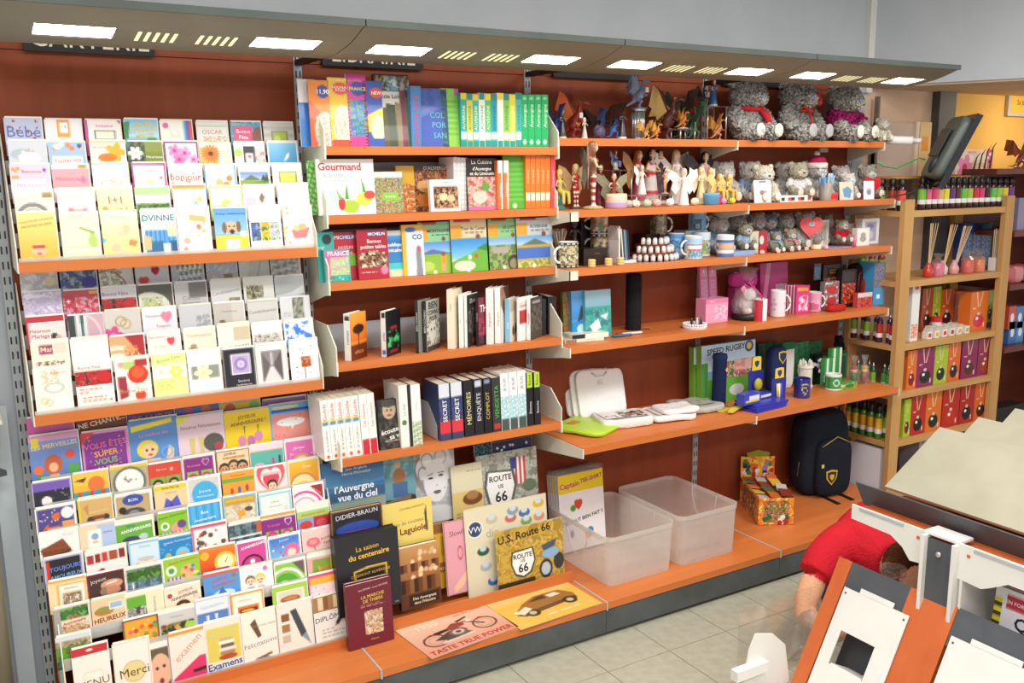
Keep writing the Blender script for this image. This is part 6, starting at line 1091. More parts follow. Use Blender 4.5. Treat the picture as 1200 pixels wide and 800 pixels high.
fairy('T2', 832, 197, 'golden cream fairy with folded arms by blue bowl', 'ecd8ac', 'f0d8b0', 'c8a060', 'efe0b8', -.1, -.2, base='e8d8b0', wl=.6)
p = thing('blue_bowl', 'small sky blue bowl in front of golden fairies', 'bowl', spot('T2', 833, -.285)); h = hgt('T2', 833, 226, -.285)
MB().lathe([(.03, 0), (.034, .003), (.037, h * .9), (.037, h), (.033, h * .98), (.03, .006), (.001, .005)], 28, (0, 0, 0), '5a9cc8', cap=False).build('bowl', 'glossy', p, smooth=True)
MB().lathe([(.0375, h * .82), (.038, h * .9), (.0375, h)], 28, (0, 0, 0), '7ab4d8', cap=False).build('rim', 'glossy', p)
for u, lab, c in ((843, 'gold winged fairy on pink flower base', 'e0b860'), (854, 'gold winged fairy on green flower base', 'd8b058')):
    fairy('T2', u, 200, lab, c, 'f0d4a8', 'd8a848', 'e8c878', .2, -.24, base='c8708a' if u == 843 else '8aa850', sit=True, wl=.9)
for u, y, c, lab in ((840, -.29, 'd84a6a', 'red'), (848, -.285, 'e88ac0', 'pink'), (858, -.285, 'd8c83a', 'yellow')):
    o = MB().ell((0, 0, .014), (.016, .013, .014), c, 10, 8, jit=.2).build('flower_ornament', 'resin', None, spot('T2', u, y)); tag(o, lab + ' flower ornament by gold fairies', 'ornament', 'flower ornaments')
bear('T2', 846, 189, 'grey bear half hidden behind gold fairies', y=-.09)
bear('T2', 877, 189, 'grey bear in blue vest behind cream bear', y=-.11, shirt='8aa0c0')
bear('T2', 893, 193, 'cream fuzzy bear behind white photo card', 'd9d2be', 'ece6d8', -.3, -.2, nose='5a5050')
pbox('T2', 885, 905, 211, 'white rounded photo card leaning on cream bear', ('f4f2f0', 'b .05 dcdce4;e .52 .55 .3 .22 d8d4d0;e .45 .55 .12 .1 8a7a74;e .62 .58 .12 .1 c87a80;r .3 .04 .7 .1 5a6a9a'), .004, -.27, lean=.12, name='photo_card', cat='card')
bear('T2', 919, 190, 'plain grey bear at back beside hat bear', y=-.1)
pbox('T2', 914, 952, 229, 'white flat book under the shirted bear', ('f4f2ee', 's .05 .3 .95 .8 9 333,f4f2ee,c44'), .1, -.28, name='book', cat='book')
bear('T2', 933, 190, 'beige bear in white shirt seated on book', 'b0a894', 'd8ccb4', -.3, -.2, dz=.016, shirt='f0ecec', nose='3a3430')
def bobble_hat(p, k, P):
    MB().lathe([(.29 * k, 0), (.29 * k, .12 * k), (.26 * k, .14 * k), (.22 * k, .26 * k), (.08 * k, .33 * k)], 20, P(0, -.02, .8), cols=['f0ece4', 'f0ece4', 'c02a5a', 'b82454']).build('bobble_hat', 'cloth', p, smooth=True)
    MB().ell(P(0, -.02, 1.16), .08 * k, 'ece8e4', 12, 8, jit=.1).build('pompom', 'fur', p)
bear('T2', 954, 188, 'grey bear wearing a raspberry bobble hat', y=-.12, extra=bobble_hat)
p = thing('pen_pot', 'grey pot full of pale blue feathered pens', 'pot', spot('T2', 967, -.24)); h = hgt('T2', 967, 214, -.24)
MB().lathe([(.03, 0), (.034, h), (.031, h), (.028, .004), (.001, .004)], 28, (0, 0, 0), '9a8f84', cap=False).build('pot', 'satin', p, smooth=True)
for q in range(14):
    a = q * 2.4; r = .022 * math.sqrt(q / 14); MB().tube([(r * math.cos(a), r * math.sin(a), .01), (2 * r * math.cos(a), 2 * r * math.sin(a), h + .025 + .01 * (q % 3))], [.003, .006], 6, ['7ab0d8', 'a8cce8', 'd0e4f0'][q % 3]).build('pen', 'satin', p)
bear('T2', 983, 194, 'grey bear peeping from behind card bear', y=-.12)
bear('T2', 992, 203, 'cream bear hugging pale blue card', 'd8d4cc', 'eceae4', -.3, -.22, shirt='d4d2c8')
pbox('T2', 985, 1001, 213, 'beige card with a blue folded star', ('d8d2c0', 'p 6a98c0 .2 .4 .6 .25 .9 .5 .75 .9 .3 .85'), .004, -.285, lean=.1, name='photo_card', cat='card')
bear('T2', 1014, 193, 'grey bear clutching a red heart at shelf end', '9a948a', 'd4ccc0', -.3, -.2, extra=lambda p, k, P: heart_mesh(.3 * k, .06 * k, 'd02a34').build('heart', 'cloth', p, P(0, -.32, .42)))
pbox('T2', 1013, 1025, 212, 'white tag card standing before heart bear', ('f6f4f4', 'e .5 .55 .3 .25 d0d0d8;e .5 .6 .2 .15 8a8a94'), .003, -.31, lean=.08, name='photo_card', cat='card')
for u in (972, 1006): pbox('T2', u, u + 10, 226, 'small red gift box at feet of ' + ('card bear' if u == 972 else 'heart bear'), ('c82a34', 'b .08 e06a70'), .025, -.27, name='gift_box')
# ================================================================== T3: mugs, thimbles and bears
p = thing('incense_vase', 'dark vase with bunch of grey tipped incense sticks', 'incense', spot('T3', 656, -.2))
MB().lathe([(.018, 0), (.024, .03), (.014, .075), (.016, .08)], 18, (0, 0, 0), '5a4a40').build('vase', 'satin', p, smooth=True)
for q in range(34):
    a = q * 2.4; r = math.sqrt(q / 34)
    MB().tube([(.006 * r * math.cos(a), .006 * r * math.sin(a), .06), (.045 * r * math.cos(a) - .008, .03 * r * math.sin(a), .15 + .01 * (q % 2))], .0016, 4, ['8a7458', 'a0866a', 'c8c4c4'][q % 3]).build('incense_stick', 'matte', p)
fairy('T3', 673, 256, 'dark bronze bust behind filmstrip mug', '3a3430', '4a4038', '2e2824', None, 0, -.14, group='bronze busts', base='2a2420')
pbox('T3', 681, 692, 258, 'tall black case behind bronze bust', ('221e20', ''), .05, -.1)
FILM = 'S 0 0 1 .1 1 222;s 0 .02 1 .08 20 f0eeea,2a2826;S 0 .9 1 1 1 222;s 0 .92 1 .98 20 f0eeea,2a2826'
mug('T3', 666, 283, 'filmstrip mug with old map picture and left handle', 'cdbf98', 'n 0 .1 1 .9 5 4 c8ba90,8a7a4a,5a5a3a,e0d6b8;' + FILM, .042, -.255, PI)
mug('T3', 702, 273, 'lower filmstrip mug of a stack behind brown box', 'b8a888', 'n 0 .1 1 .9 8 4 c8b898,8a8a5a,b07a6a,4a4a3a;' + FILM, .04, -.14, 2.4)
mug('T3', 702, 251, 'upper filmstrip mug of a stack behind brown box', 'b8b090', 'n 0 .1 1 .9 3 4 5a7a4a,a8986a,c87a6a,d8ccb0;' + FILM, .04, -.14, 2.4, dz=hgt('T3', 702, 273, -.14) + .001)
pbox('T3', 684, 712, 291, 'dark brown box with tiny gold letters', ('2a1c16', 't .55 .3 .12 8a6a3a 0 CAFE'), .07, -.24)
for u in (693.5, 713, 727):
    o = MB().lathe([(.014, 0), (.0165, .003), (.0165, .009), (.0145, .011), (.0165, .013), (.0165, .02), (.0145, .022), (.0165, .024), (.0165, .03), (.014, .033)], 18, (0, 0, 0), 'dcc27a').build('napkin_ring', 'satin', None, spot('T3', u, -.3)); tag(o, 'pale yellow ribbed ring ' + {693.5: 'before brown box', 713: 'between brown box and disc rack', 727: 'before white disc rack'}[u], 'ring', 'pale ribbed rings')
p = thing('disc_rack', 'white rack of leaning slim discs and booklets', 'rack', spot('T3', 728, -.2)); h = hgt('T3', 728, 264, -.2)
MB().box(-.05, .045, -.05, .02, 0, .012, 'eceae6').build('foot', 'satin', p); MB().box(-.052, -.045, -.05, .02, 0, h, 'eceae6').build('side', 'satin', p)
for q in range(7):
    c = ['d8d4cc', '3a3432', 'e0dcd4', '4a4440', '8ab0c8', '3f6a8a', '2a2a2c'][q]
    MB().box(0, .006, -.045, .06, .013, .013 + h * (.88 - .015 * q), c).build('booklet', 'print', p, (-.042 + q * .0085, 0, 0), rot=(0, -.10 - .0 * q, 0))
mug('T3', 771, 249, 'filmstrip mug with right handle above thimble stand', 'a8a488', 'n 0 .1 1 .9 4 4 5a6a4a,a89a70,8a5a5a,c8c0a0;' + FILM, .04, -.09, -.3, dz=.09)
pbox('T3', 757, 787, 274, 'dark riser under filmstrip mug', ('3a241c', ''), .09, -.125)
p = thing('thimble_stand', 'tiered red wood stand crowded with white thimbles', 'stand', spot('T3', 765, -.19), 0)
tc = 0
for q in range(3):
    R = .135 - .028 * q; z = .02 + .036 * q
    poly = [(R * math.cos(t), -R * .8 * math.sin(t)) for t in np.linspace(0, PI, 16)] + [(-R, .03), (R, .03)]
    MB().prism(poly[:16] + [(-R, .03), (R, .03)], 0 if q == 0 else z - .036, z - .02, 'z', '7a2f20').build('tier', 'satin', p)
    for j in range(11 - 2 * q):
        t = PI * (j + .5) / (11 - 2 * q); a = R * .86
        th = MB().lathe([(.0115, 0), (.0105, .022), (.007, .029), (.001, .03)], 10, (0, 0, 0), cols=['f2f0ec', ['f2f0ec', 'c8d8c8', 'e8c8c0', 'c4cce4'][j % 4], 'f2f0ec']).build('thimble', 'glossy', None, (p.location.x + a * math.cos(t), p.location.y - a * .8 * math.sin(t), p.location.z + z - .0195), smooth=True)
        tag(th, ['white china thimble on the bottom tier', 'white china thimble on the middle tier', 'white china thimble on the top tier'][q], 'thimble', 'thimbles on tier %d' % (q + 1))
TH = 'r 0 .1 1 .95 a8cce4;n 0 .55 1 .95 4 3 6a9ab8,a8c8d8,5a8a6a,d8d0b8;r .3 .36 .62 .62 c83a34;r .31 .4 .61 .58 f4f0ea;t .46 .49 .16 333 0 *THIERS'
mug('T3', 816, 248, 'white mug with motorbike picture on mug stack', 'f0f0ee', 'r .25 .05 .6 .95 6aa8dc;e .42 .65 .08 .22 2a2a2c;e .42 .65 .05 .14 8aa0b0;p 3a3a3c .35 .35 .5 .3 .48 .5 .36 .55', .042, -.12, .0, dz=.1)
pbox('T3', 803, 829, 270, 'pale blue box under motorbike mug', ('b8d0dc', 'n 0 0 1 1 4 3 b8d0dc,98b8c8,d8e4e8'), .08, -.16)
mug('T3', 792, 273, 'blue mug behind THIERS mug', '5a94cc', 'n 0 .2 1 .9 5 3 5a94cc,3a78b0,8ab8e0', .038, -.19, 2.6)
mug('T3', 812, 276, 'THIERS mug with handle on its left', 'c8dce8', TH, .042, -.265, PI)
mug('T3', 822, 272, 'village picture mug between two THIERS mugs', 'd0e0e8', 'n 0 .3 1 .9 7 3 7aa85a,c8b890,5a8ab0,e8e0d0', .04, -.19, .3)
mug('T3', 849.5, 275, 'THIERS mug in blue stripes without visible handle', 'f0f0f0', 'S 0 .05 1 1 6 f0f0f0,4a70b0;r .25 .38 .65 .65 e8b08a;t .45 .51 .15 2a2a2a 0 *THIERS', .04, -.27, 1.6)
for u, vt, y, lab, kw in ((840, 252, -.12, 'grey bear in blue top behind striped THIERS mug', dict(shirt='8ab0d8')), (861, 251, -.1, 'grey bear at back beside blue hooded bear', {}),
    (872, 261, -.22, 'beige bear in pale blue shirt on blue stand', dict(fur='a39a86', shirt='a8c8e0', nose='3a3430')), (883, 249, -.09, 'grey bear with a pink ribbon', dict(extra=ribbon('d86aa8'))),
    (897, 249, -.09, 'grey bear in a blue hood', dict(shirt='6a94c8', fur='8a98ac')), (918, 250, -.1, 'grey bear with blue bow behind boxes', dict(extra=ribbon('6a94c8'))),
    (908, 271, -.24, 'small taupe bear figurine in blue scarf', dict(fur='9a9284', extra=scarf('8ac0d8'))), (925, 268, -.24, 'small taupe bear figurine in pink scarf', dict(fur='a89c88', extra=scarf('e08aa8'))),
    (942, 248, -.16, 'tall grey bear holding a pink heart', dict(extra=lambda p, k, P: heart_mesh(.36 * k, .05 * k, 'e86a6e').build('heart', 'cloth', p, P(0, -.34, .6)))),
    (985, 257, -.2, 'beige bear in red tee-shirt on lilac box', dict(fur='a89e88', shirt='d02a3c', nose='3a3430')), (965, 252, -.07, 'grey bear at back beside the silver box', {})):
    bear('T3', u, vt, lab, y=y, rz=-.3, dz=.02 if u in (872, 985) else 0, **kw)
pbox('T3', 858, 884, 294, 'pale blue stand under shirted bear', ('8aa4d4', ''), .1, -.29)
pbox('T3', 879, 890, 271, 'beige gift box beside red card', ('d8c8a8', 'b .06 c4b494'), .06, -.25)
pbox('T3', 889, 899, 271, 'red card with white disc beside beige box', ('b82a38', 'e .35 .4 .25 .2 f4f0f0;e .35 .4 .15 .12 d8d0d0'), .04, -.25, name='gift_card', cat='card')
pbox('T3', 972, 999, 290, 'lilac box under red shirted bear', ('b8acd8', 'n 0 0 1 1 3 3 b8acd8,c8c0e4,a89cc8'), .09, -.28)
p = thing('snow_globe', 'little snow globe on cream base by heart bear', 'snow globe', spot('T3', 956, -.26)); h = hgt('T3', 956, 274, -.26)
MB().lathe([(.026, 0), (.028, .008), (.022, h * .32)], 20, (0, 0, 0), 'ead8a8').build('base', 'satin', p, smooth=True)
MB().ell((0, 0, h * .64), h * .37, 'e8f0f4', 18, 12).build('globe', 'glass', p, smooth=True); MB().ell((0, 0, h * .6), (h * .16, h * .14, h * .2), '9a6a5a', 10, 8).build('inner_figure', 'resin', p, smooth=True)
pbox('T3', 955, 971, 258, 'silver window box behind snow globe', ('c8c8c0', 'b .1 e4e4dc;n .2 .2 .8 .8 4 3 8a9a7a,c8c4b0,a8a090'), .04, -.16)
pbox('T3', 993, 1004, 262, 'cream card box behind pink candle', ('e8dccc', ''), .03, -.13)
o = MB().lathe([(.009, 0), (.009, .055), (.004, .06)], 14, (0, 0, 0), 'e07a9a').build('pink_candle', 'satin', None, spot('T3', 1001, -.27), smooth=True); tag(o, 'slim pink candle beside white bear box', 'candle')
pbox('T3', 1004, 1019, 267, 'white box with grey bear drawing', ('f0f0ec', 'e .5 .6 .25 .18 a8a8a0;e .5 .38 .2 .12 a8a8a0;b .05 dcdcd4'), .03, -.26)
pbox('T3', 1010, 1030, 256, 'white framed window box with lilac jewel', ('f0eef0', 'r .18 .14 .84 .88 b0acb8;e .5 .3 .2 .1 8a7ac0;e .5 .65 .18 .16 d0ccd8'), .04, -.2)
for q, u in enumerate((893, 912, 928, 945, 968)):
    o = MB().ell((0, 0, .010), (.013, .01, .011), ['d8b0a0', 'e8c0b0', 'b8a090', 'c8b098', 'd8a8b0'][q], 10, 8, jit=.15).build('mini_ornament', 'resin', None, spot('T3', u, -.3)); tag(o, ['salmon', 'peach', 'taupe', 'sand', 'rose'][q] + ' tiny bear ornament at shelf edge', 'ornament', 'tiny bear ornaments')
# ================================================================== soft and rounded helpers
def sup(mb, c, r, col=WHITE, e=.35, nu=24, nv=14, noise=0., seed=1):
    rg = np.random.RandomState(seed); i = len(mb.v); sg = lambda v, p: math.copysign(abs(v) ** p, v)
    ph = rg.uniform(0, 6, 6)
    for j in range(nv + 1):
        t = -PI / 2 + PI * j / nv
        for k in range(nu):
            a = 2 * PI * k / nu
            p = [r[0] * sg(math.cos(t), e) * sg(math.cos(a), e), r[1] * sg(math.cos(t), e) * sg(math.sin(a), e), r[2] * sg(math.sin(t), e)]
            if noise: q = noise * (math.sin(p[0] * 30 + ph[0]) + math.sin(p[1] * 40 + ph[1]) + math.sin((p[0] + p[1]) * 55 + ph[2])) ; p = [p[0] + q * .6, p[1] + q * .6, p[2] + q]
            mb.v.append((c[0] + p[0], c[1] + p[1], c[2] + p[2]))
    for j in range(nv):
        for k in range(nu):
            k2 = (k + 1) % nu; mb.f.append((i + j * nu + k, i + j * nu + k2, i + (j + 1) * nu + k2, i + (j + 1) * nu + k)); mb.c.append(col)
    return mb
# ================================================================== T4
for u0, u1, vt, lab, fr, y in ((661, 674, 342, 'wildlife notebook with red brown animal', ('5a7a3a', 'n 0 0 1 1 4 3 3a5a2a,6a8a3a,8a3a2a,b8602a'), -.16),
    (671, 690, 341, 'notebook with blue sea and leaping dolphin', ('4a94d4', 'g 0 0 1 .6 6ab0e8 3a84c8;p 3a4a58 .3 .7 .6 .3 .9 .5 .6 .6;r 0 .65 1 1 2a8ac8;e .6 .8 .3 .1 b8e0f0'), -.18),
    (687, 717, 340, 'notebook with dolphins in green sea', ('6aa8b8', 'g 0 0 1 .35 a8c4d8 7ab0c0;r 0 .35 1 1 3fa098;n 0 .4 1 1 5 2 3fa098,58b4a8,2f8a88;p e4ece8 .15 .75 .5 .6 .6 .8 .3 .9;p 4a6a78 .35 .55 .5 .4 .55 .6;p d8e4e4 .55 .55 .9 .5 .8 .65'), -.2)):
    facing('T4', u0, u1, vt, lab, fr, .02, y, group='animal notebooks', fwd=.06)
pbox('T4', 664, 706, 397, 'thick paperback lying flat under notebooks', ('e8dcc0', 's .02 .1 .3 .9 12 3a3a3a,c88a5a;s .3 .1 .98 .9 3 efe6d0,e4d8bc'), .12, -.26, name='book', cat='book', rz=-.15)
pbox('T4', 672, 712, 391, 'white paperback lying on thicker paperback', ('f0e8d4', 'r 0 0 .35 1 2a2624;r .36 .2 1 .8 f4eedc'), .11, -.25, name='book', cat='book', rz=-.1, vb=396.5)
for q, (u, c) in enumerate(((728, '2f6a8a'), (740, 'e4e2dc'), (733, 'a84a3a'))):
    o = MB().tube([(-.05, 0, .007), (.045, -.01, .007), (.055, -.011, .007)], [.006, .006, .002], 8, c).build('pen', 'satin', None, spot('T4', u, -.25 + .02 * q), smooth=True); tag(o, ['blue', 'white', 'red'][q] + ' pen lying beside dolphin notebooks', 'pen', 'pens lying on shelf')
p = thing('umbrella_sleeve', 'black folded umbrella sleeve with white script', 'umbrella', spot('T4', 742, -.13)); h = hgt('T4', 742, 322, -.13)
wrap(MB(), Cv(.22, h, '1e1e22', 't .62 .55 .09 d8d8d8 90 Made in France', .004), .036, h, 0, 30, a0=-2.0 - .62 * 2 * PI + .25).lathe([(.036, h), (.03, h + .006), (.012, h + .008)], 30, (0, 0, 0), '1e1e22').build('sleeve', 'cloth', p)
MB().box(0, .05, -.001, 0, -.01, .012, 'c8a878').build('price_tag', 'paper', p, (.02, -.04, .012), rot=(1.2, .2, 0))
p = thing('pearl_tray', 'round white pearl tray with tiny bottles', 'tray', spot('T4', 814, -.25)); 
MB().lathe([(.055, 0), (.055, .006), (.05, .006)], 30, (0, 0, 0), 'e8e4e0').build('tray', 'satin', p)
m = MB()
for q in range(28):
    a = 2 * PI * q / 28
    for zz in (.008, .018): m.ell((.052 * math.cos(a), .052 * math.sin(a), zz), .006, 'f0ecec', 6, 4)
k_ = m.build('pearl_rim', 'glossy', p, smooth=True); k_['kind'] = 'stuff'
for q, (dx, dy, c) in enumerate(((-.02, 0, '2a2426'), (.005, -.01, 'd8d4d0'), (.03, .01, '8a7a6a'), (.02, -.02, '3a3436'))):
    o = MB().lathe([(.006, 0), (.007, .025), (.004, .032), (.0045, .042)], 10, (0, 0, 0), c).build('mini_bottle', 'glossy', None, (p.location.x + dx, p.location.y + dy, p.location.z + .0065), smooth=True); tag(o, ['black', 'silver', 'bronze', 'charcoal'][q] + ' tiny perfume bottle on pearl tray', 'bottle', 'tiny bottles on the pearl tray')
PK = 'pink gifts'
for u in (828, 838):
    pbox('T4', u - 4.6, u + 4.6, 312, 'tall pink blister pack ' + ('by the slotted post' if u == 828 else 'before magenta pouch'), ('d87aa8', 'r .1 .04 .9 .2 e8a8c8;n .15 .25 .85 .9 5 3 d86a9a,f0b8d0,a89ab8;e .5 .1 .1 .03 fff'), .015, -.12, group=PK, lean=.1, name='blister_pack', cat='pack')
pbox('T4', 827, 853, 350, 'pale pink gift box with white drawing', ('eba0c0', 'r 0 0 1 .2 e080a8;t .3 .1 .08 fff 0 MUG;n .4 .3 .95 .9 4 3 f4c8dc,e08ab0,d8d0e0'), .07, -.2, group=PK, side='e898bc')
p = thing('pencil_pouch', 'magenta zipped pencil pouch behind plush basket', 'pouch', spot('T4', 869, -.1)); h = hgt('T4', 869, 318, -.1)
sup(MB(), (0, 0, h - .04), (.085, .03, .04), 'd0489a', .5, noise=.001).build('pouch', 'cloth', p, smooth=True); MB().tube([(-.07, -.012, h - .002), (.07, -.012, h - .002)], .002, 6, 'e8d0dc').build('zip', 'satin', p); MB().box(-.07, .07, -.02, .03, 0, h - .078, 'a83a7a').build('stand', 'matte', p)
pbox('T4', 893, 925, 308, 'big magenta folder with pink strap leaning at back', ('c83a8a', 'p e89ac0 0 1 .25 0 .4 0 .15 1;n .55 .45 .95 .9 4 3 d8c0d0,c8a8c0,e4d8e0'), .03, -.08, group=PK, lean=.08, name='folder', cat='folder')
p = thing('gift_basket', 'wrapped gift basket with white plush and magenta bow', 'gift basket', spot('T4', 875, -.2)); h = hgt('T4', 875, 312, -.2)
MB().lathe([(.06, 0), (.07, .005), (.072, .03), (.06, .032)], 26, (0, 0, 0), '1e1c1e').build('base', 'satin', p, smooth=True)
m = MB(); m.ell((0, 0, .075), (.05, .045, .045), 'e0d8d4', 14, 10); m.ell((-.01, -.02, .12), (.035, .033, .032), 'e8e0dc', 12, 10)
for s in (-1, 1): m.ell((s * .03 - .01, -.01, .15), (.016, .01, .018), 'e89ab8', 8, 6); m.ell((s * .04, -.04, .05), (.02, .03, .018), 'e8e0dc', 10, 8)
fuse(m, 'plush', 'fur', p, vox=.005, shag=.002)
for q in range(5): a = q * 1.25; MB().tube([(0, -.01, .16), (.025 * math.cos(a), -.01 + .02 * math.sin(a), .19), (.03 * math.cos(a + .6), -.01 + .025 * math.sin(a + .6), .17), (0, -.01, .16)], .005, 6, 'd83a8a').build('bow_loop', 'satin', p, smooth=True)
MB().lathe([(.07, .03), (.078, .08), (.055, .14), (.015, .17), (.05, h * .98)], 14, (0, 0, 0), 'f4f0f2', cap=False).build('cellophane', 'film', p)
MB().tube([(.0, -.03, .165), (.03, -.06, .12), (.05, -.07, .05)], .004, 6, 'd83a8a').build('ribbon', 'satin', p, smooth=True)
mug('T4', 890, 350, 'red and white round mug beside gift basket', 'f0e8e8', 'r 0 0 .45 1 c8283a;e .62 .5 .1 .3 f4f0f0', .034, -.27, .4, group=PK, handle=False)
mug('T4', 911, 340, 'white mug wrapped in clear film', 'ece4ea', 'd .1 .1 .9 .9 16 .03 d8b8d0,e8a8c8', .038, -.22, -.4, group=PK)
for q in range(5): pbox('T4', 921 + q * 3.4, 933 + q * 3.4, 333.5 + q * .2, ['pink spiral notebook at back of five', 'pink spiral notebook second of five', 'pink spiral notebook in middle of five', 'pink spiral notebook fourth of five', 'magenta notebook with bright cover leading five'][q], ('d8387e' if q == 4 else 'd04a80', 'n .2 .35 .9 .9 3 2 d8387e,e8a0c0,f0d8e4;r .1 .08 .9 .2 e8a83a' if q == 4 else 's 0 0 .2 1 2 e8c0d0,d04a80'), .006, -.16 - .018 * q, group='pink spiral notebooks', name='notebook', cat='notebook', rz=-.3)
mug('T4', 953, 342, 'pink mug with curly white handle', 'e69ab8', 'n 0 .4 1 .9 4 2 e69ab8,f0c0d4,d8608a', .038, -.2, -.3, group=PK)
CR = 'red and black toy packs'
pbox('T4', 964, 984, 310, 'tall black toy pack with red cars print', ('2a1a1a', 'r .1 .1 .9 .28 3a2a1a;t .55 .16 .1 e8a82a 0 GO;n .05 .3 .95 .95 4 3 b82a24,3a1a18,d8503a,8a8a88'), .04, -.16, group=CR, name='toy_pack', cat='toy')
pbox('T4', 966, 983, 330, 'grey clear pack with two red toy cars', ('8a8488', 'n 0 0 1 1 5 3 8a8488,b83028,5a5458,d8d0d0;e .5 .3 .35 .15 c02a24;e .5 .7 .35 .15 b82420'), .03, -.22, group=CR, name='toy_pack', cat='toy')
pbox('T4', 986, 1003, 316, 'black pack with red badge before round bag', ('241c1e', 'r .1 .06 .9 .3 3a3034;n .05 .35 .95 .9 6 3 c02a24,2a1a1c,e06a3a'), .03, -.21, group=CR, name='toy_pack', cat='toy')
p = thing('kids_backpack', 'rounded black child bag with red flame print', 'bag', spot('T4', 1006, -.12)); h = hgt('T4', 1006, 308, -.12)
sup(MB(), (0, 0, h / 2), (.085, .05, h / 2), '241a1e', .55).build('body', 'cloth', p, smooth=True)
sup(MB(), (.01, -.05, h * .38), (.06, .018, h * .27), '8a2220', .5).build('front_pocket', 'cloth', p, smooth=True)
MB().tube([(-.07, -.045, h * .3), (-.06, -.045, h * .75), (0, -.045, h * .93), (.06, -.045, h * .75), (.07, -.045, h * .3)], .003, 6, 'a82a26').build('piping', 'satin', p, smooth=True)
p = thing('pencil_case', 'red pencil case with toy car print', 'pencil case', spot('T4', 979, -.265)); sup(MB(), (0, 0, .018), (.062, .025, .018), 'b8281e', .5, noise=.0008).build('case', 'cloth', p, smooth=True); MB().tube([(-.055, -.01, .035), (.055, -.01, .035)], .0018, 6, '2a2a2a').build('zip', 'satin', p)
pbox('T4', 1005, 1022, 343, 'small clear bag of red sweets', ('c8504a', 'r 0 0 1 .3 d8d4d0;n .1 .35 .9 .95 4 3 b82a24,d86a5a,8a1a18'), .03, -.26, group=CR, name='toy_pack', cat='toy')
pbox('T4', 1024, 1037, 308, 'blue toy box at shelf end', ('4aa0d4', 'n 0 0 1 .6 4 3 5a7a9a,a8b8c8,3a5a7a,c86a5a;r .3 .75 .6 .85 fff'), .1, -.24, group=CR, name='toy_box', cat='toy')
pbox('T3', 954, 962, 309, 'dark keyring card hanging under bear shelf', ('2a2c34', 'n .1 .2 .9 .9 4 3 4a6a8a,2a2c34'), .004, -.3, vb=328, name='keyring_card', cat='keyring')
# ================================================================== T5
def garment(name, lab, loc, r, col, rz=0, tilt=0, n=1, pr=None, cat='shirt', group='folded tee-shirts', mat='cloth'):
    o = sup(MB(), (0, 0, r[2]), r, col, .3, 36, 14, .0022, int(abs(loc[0]) * 100)).build(name, mat, None, loc, rot=(tilt, 0, rz), smooth=True); tag(o, lab, cat, group)
    if pr: cv, s = pr; MB().canvas(Cv(2 * s[0], 2 * s[1], cv[0], cv[1], .004), (-s[0], s[1] + s[2], 2 * r[2] + .004), (2 * s[0], 0, 0), (0, -2 * s[1], 0)).build('chest_print', 'print', o)
    return o
garment('polybag_shirt', 'lime green shirt in clear bag lying flat', (1.19, -.2, .764), (.12, .12, .012), 'b4d83a', .45, mat='satin')
o = bpy.data.objects['polybag_shirt']; MB().box(-.03, .03, -.02, .02, 0, .001, 'c88a4a').build('price_label', 'paper', o, (-.02, .06, .026))
for q in range(3):
    garment('tee_shirt', ['white tee-shirt propped at back of pile', 'white tee-shirt propped in middle of pile', 'white tee-shirt propped in front with neck label'][q], (1.32 + .015 * q, -.05 - .028 * q, .764), (.125, .012, .115), ['e4e2e4', 'eae8e8', 'efedec'][q], -.12, -.28)
MB().box(-.012, .012, -.0005, 0, 0, .02, 'ddd8d4').build('neck_label', 'paper', bpy.data.objects['tee_shirt.002'], (.0, -.015, .16)); MB().tube([(-.04, -.012, .218), (-.02, -.014, .2), (.02, -.014, .2), (.04, -.012, .218)], .004, 6, 'd4d0d0').build('collar', 'cloth', bpy.data.objects['tee_shirt.002'], smooth=True)
garment('tee_shirt', 'white tee-shirt folded forward with castle print', (1.375, -.21, .764), (.13, .085, .022), 'ece6e0', -.2, 0, pr=(('ece6e0', 'n .38 .2 .95 .95 5 3 ece6e0,8a7a6a,4a3a30,c8bcae;p 4a3a30 .4 .5 .45 .1 .55 .4 .7 .35 .75 .2 .9 .45;r .05 .6 .3 .9 8a7a70;n .05 .6 .3 .95 4 3 ece6e0,6a5a50'), (.11, .06, -.01)))
garment('tee_shirt', 'white tee-shirt with red speckles lying flat', (1.62, -.23, .764), (.115, .1, .014), 'eee8e6', -.15, pr=(('eee8e6', 'd .1 .1 .9 .9 14 .04 b05a4a,6a7a5a,d8c8b8'), (.08, .06, 0)))
garment('tee_shirt', 'second white tee-shirt stacked on speckled one', (1.655, -.25, .794), (.095, .075, .01), 'f2eeec', -.2)
garment('tee_shirt', 'grey tee-shirt with small print by rugby games', (1.83, -.19, .764), (.115, .105, .016), 'b8b4ac', -.1, pr=(('b8b4ac', 'd .2 .2 .9 .9 10 .03 8a5a40,5a6a4a'), (.08, .06, 0)))
for q in range(2):
    pbox('T5', 814 + 9 * q, 877 + 9 * q, 402 + 1.5 * (1 - q), ['rear SPEED RUGBY game box', 'front SPEED RUGBY game box'][q], ('8ac0dc', 'g 0 0 1 .45 b8d8ec d8e8f0;t .45 .1 .1 2a2420 3 *SPEED RUGBY;e .88 .1 .08 - 2a3a8a;e .88 .1 .05 - e0c83a;n .25 .32 .95 .62 6 4 c86a4a,8a4a6a,e8c8a8,4a7a3a;r 0 .6 1 1 6ab43a;n .6 .3 .98 .5 3 2 e8b0a8,d89088,c87a70;e .65 .82 .14 .1 e4e4e0;r 0 .3 .12 1 5a9a4a'), .035, -.12 - .04 * q, group='rugby game boxes', name='game_box', cat='game', side='7aa83a', lean=.04)
p = thing('navy_umbrella', 'navy folded umbrella standing before rugby game', 'umbrella', spot('T5', 842, -.22)); h = hgt('T5', 842, 415, -.22)
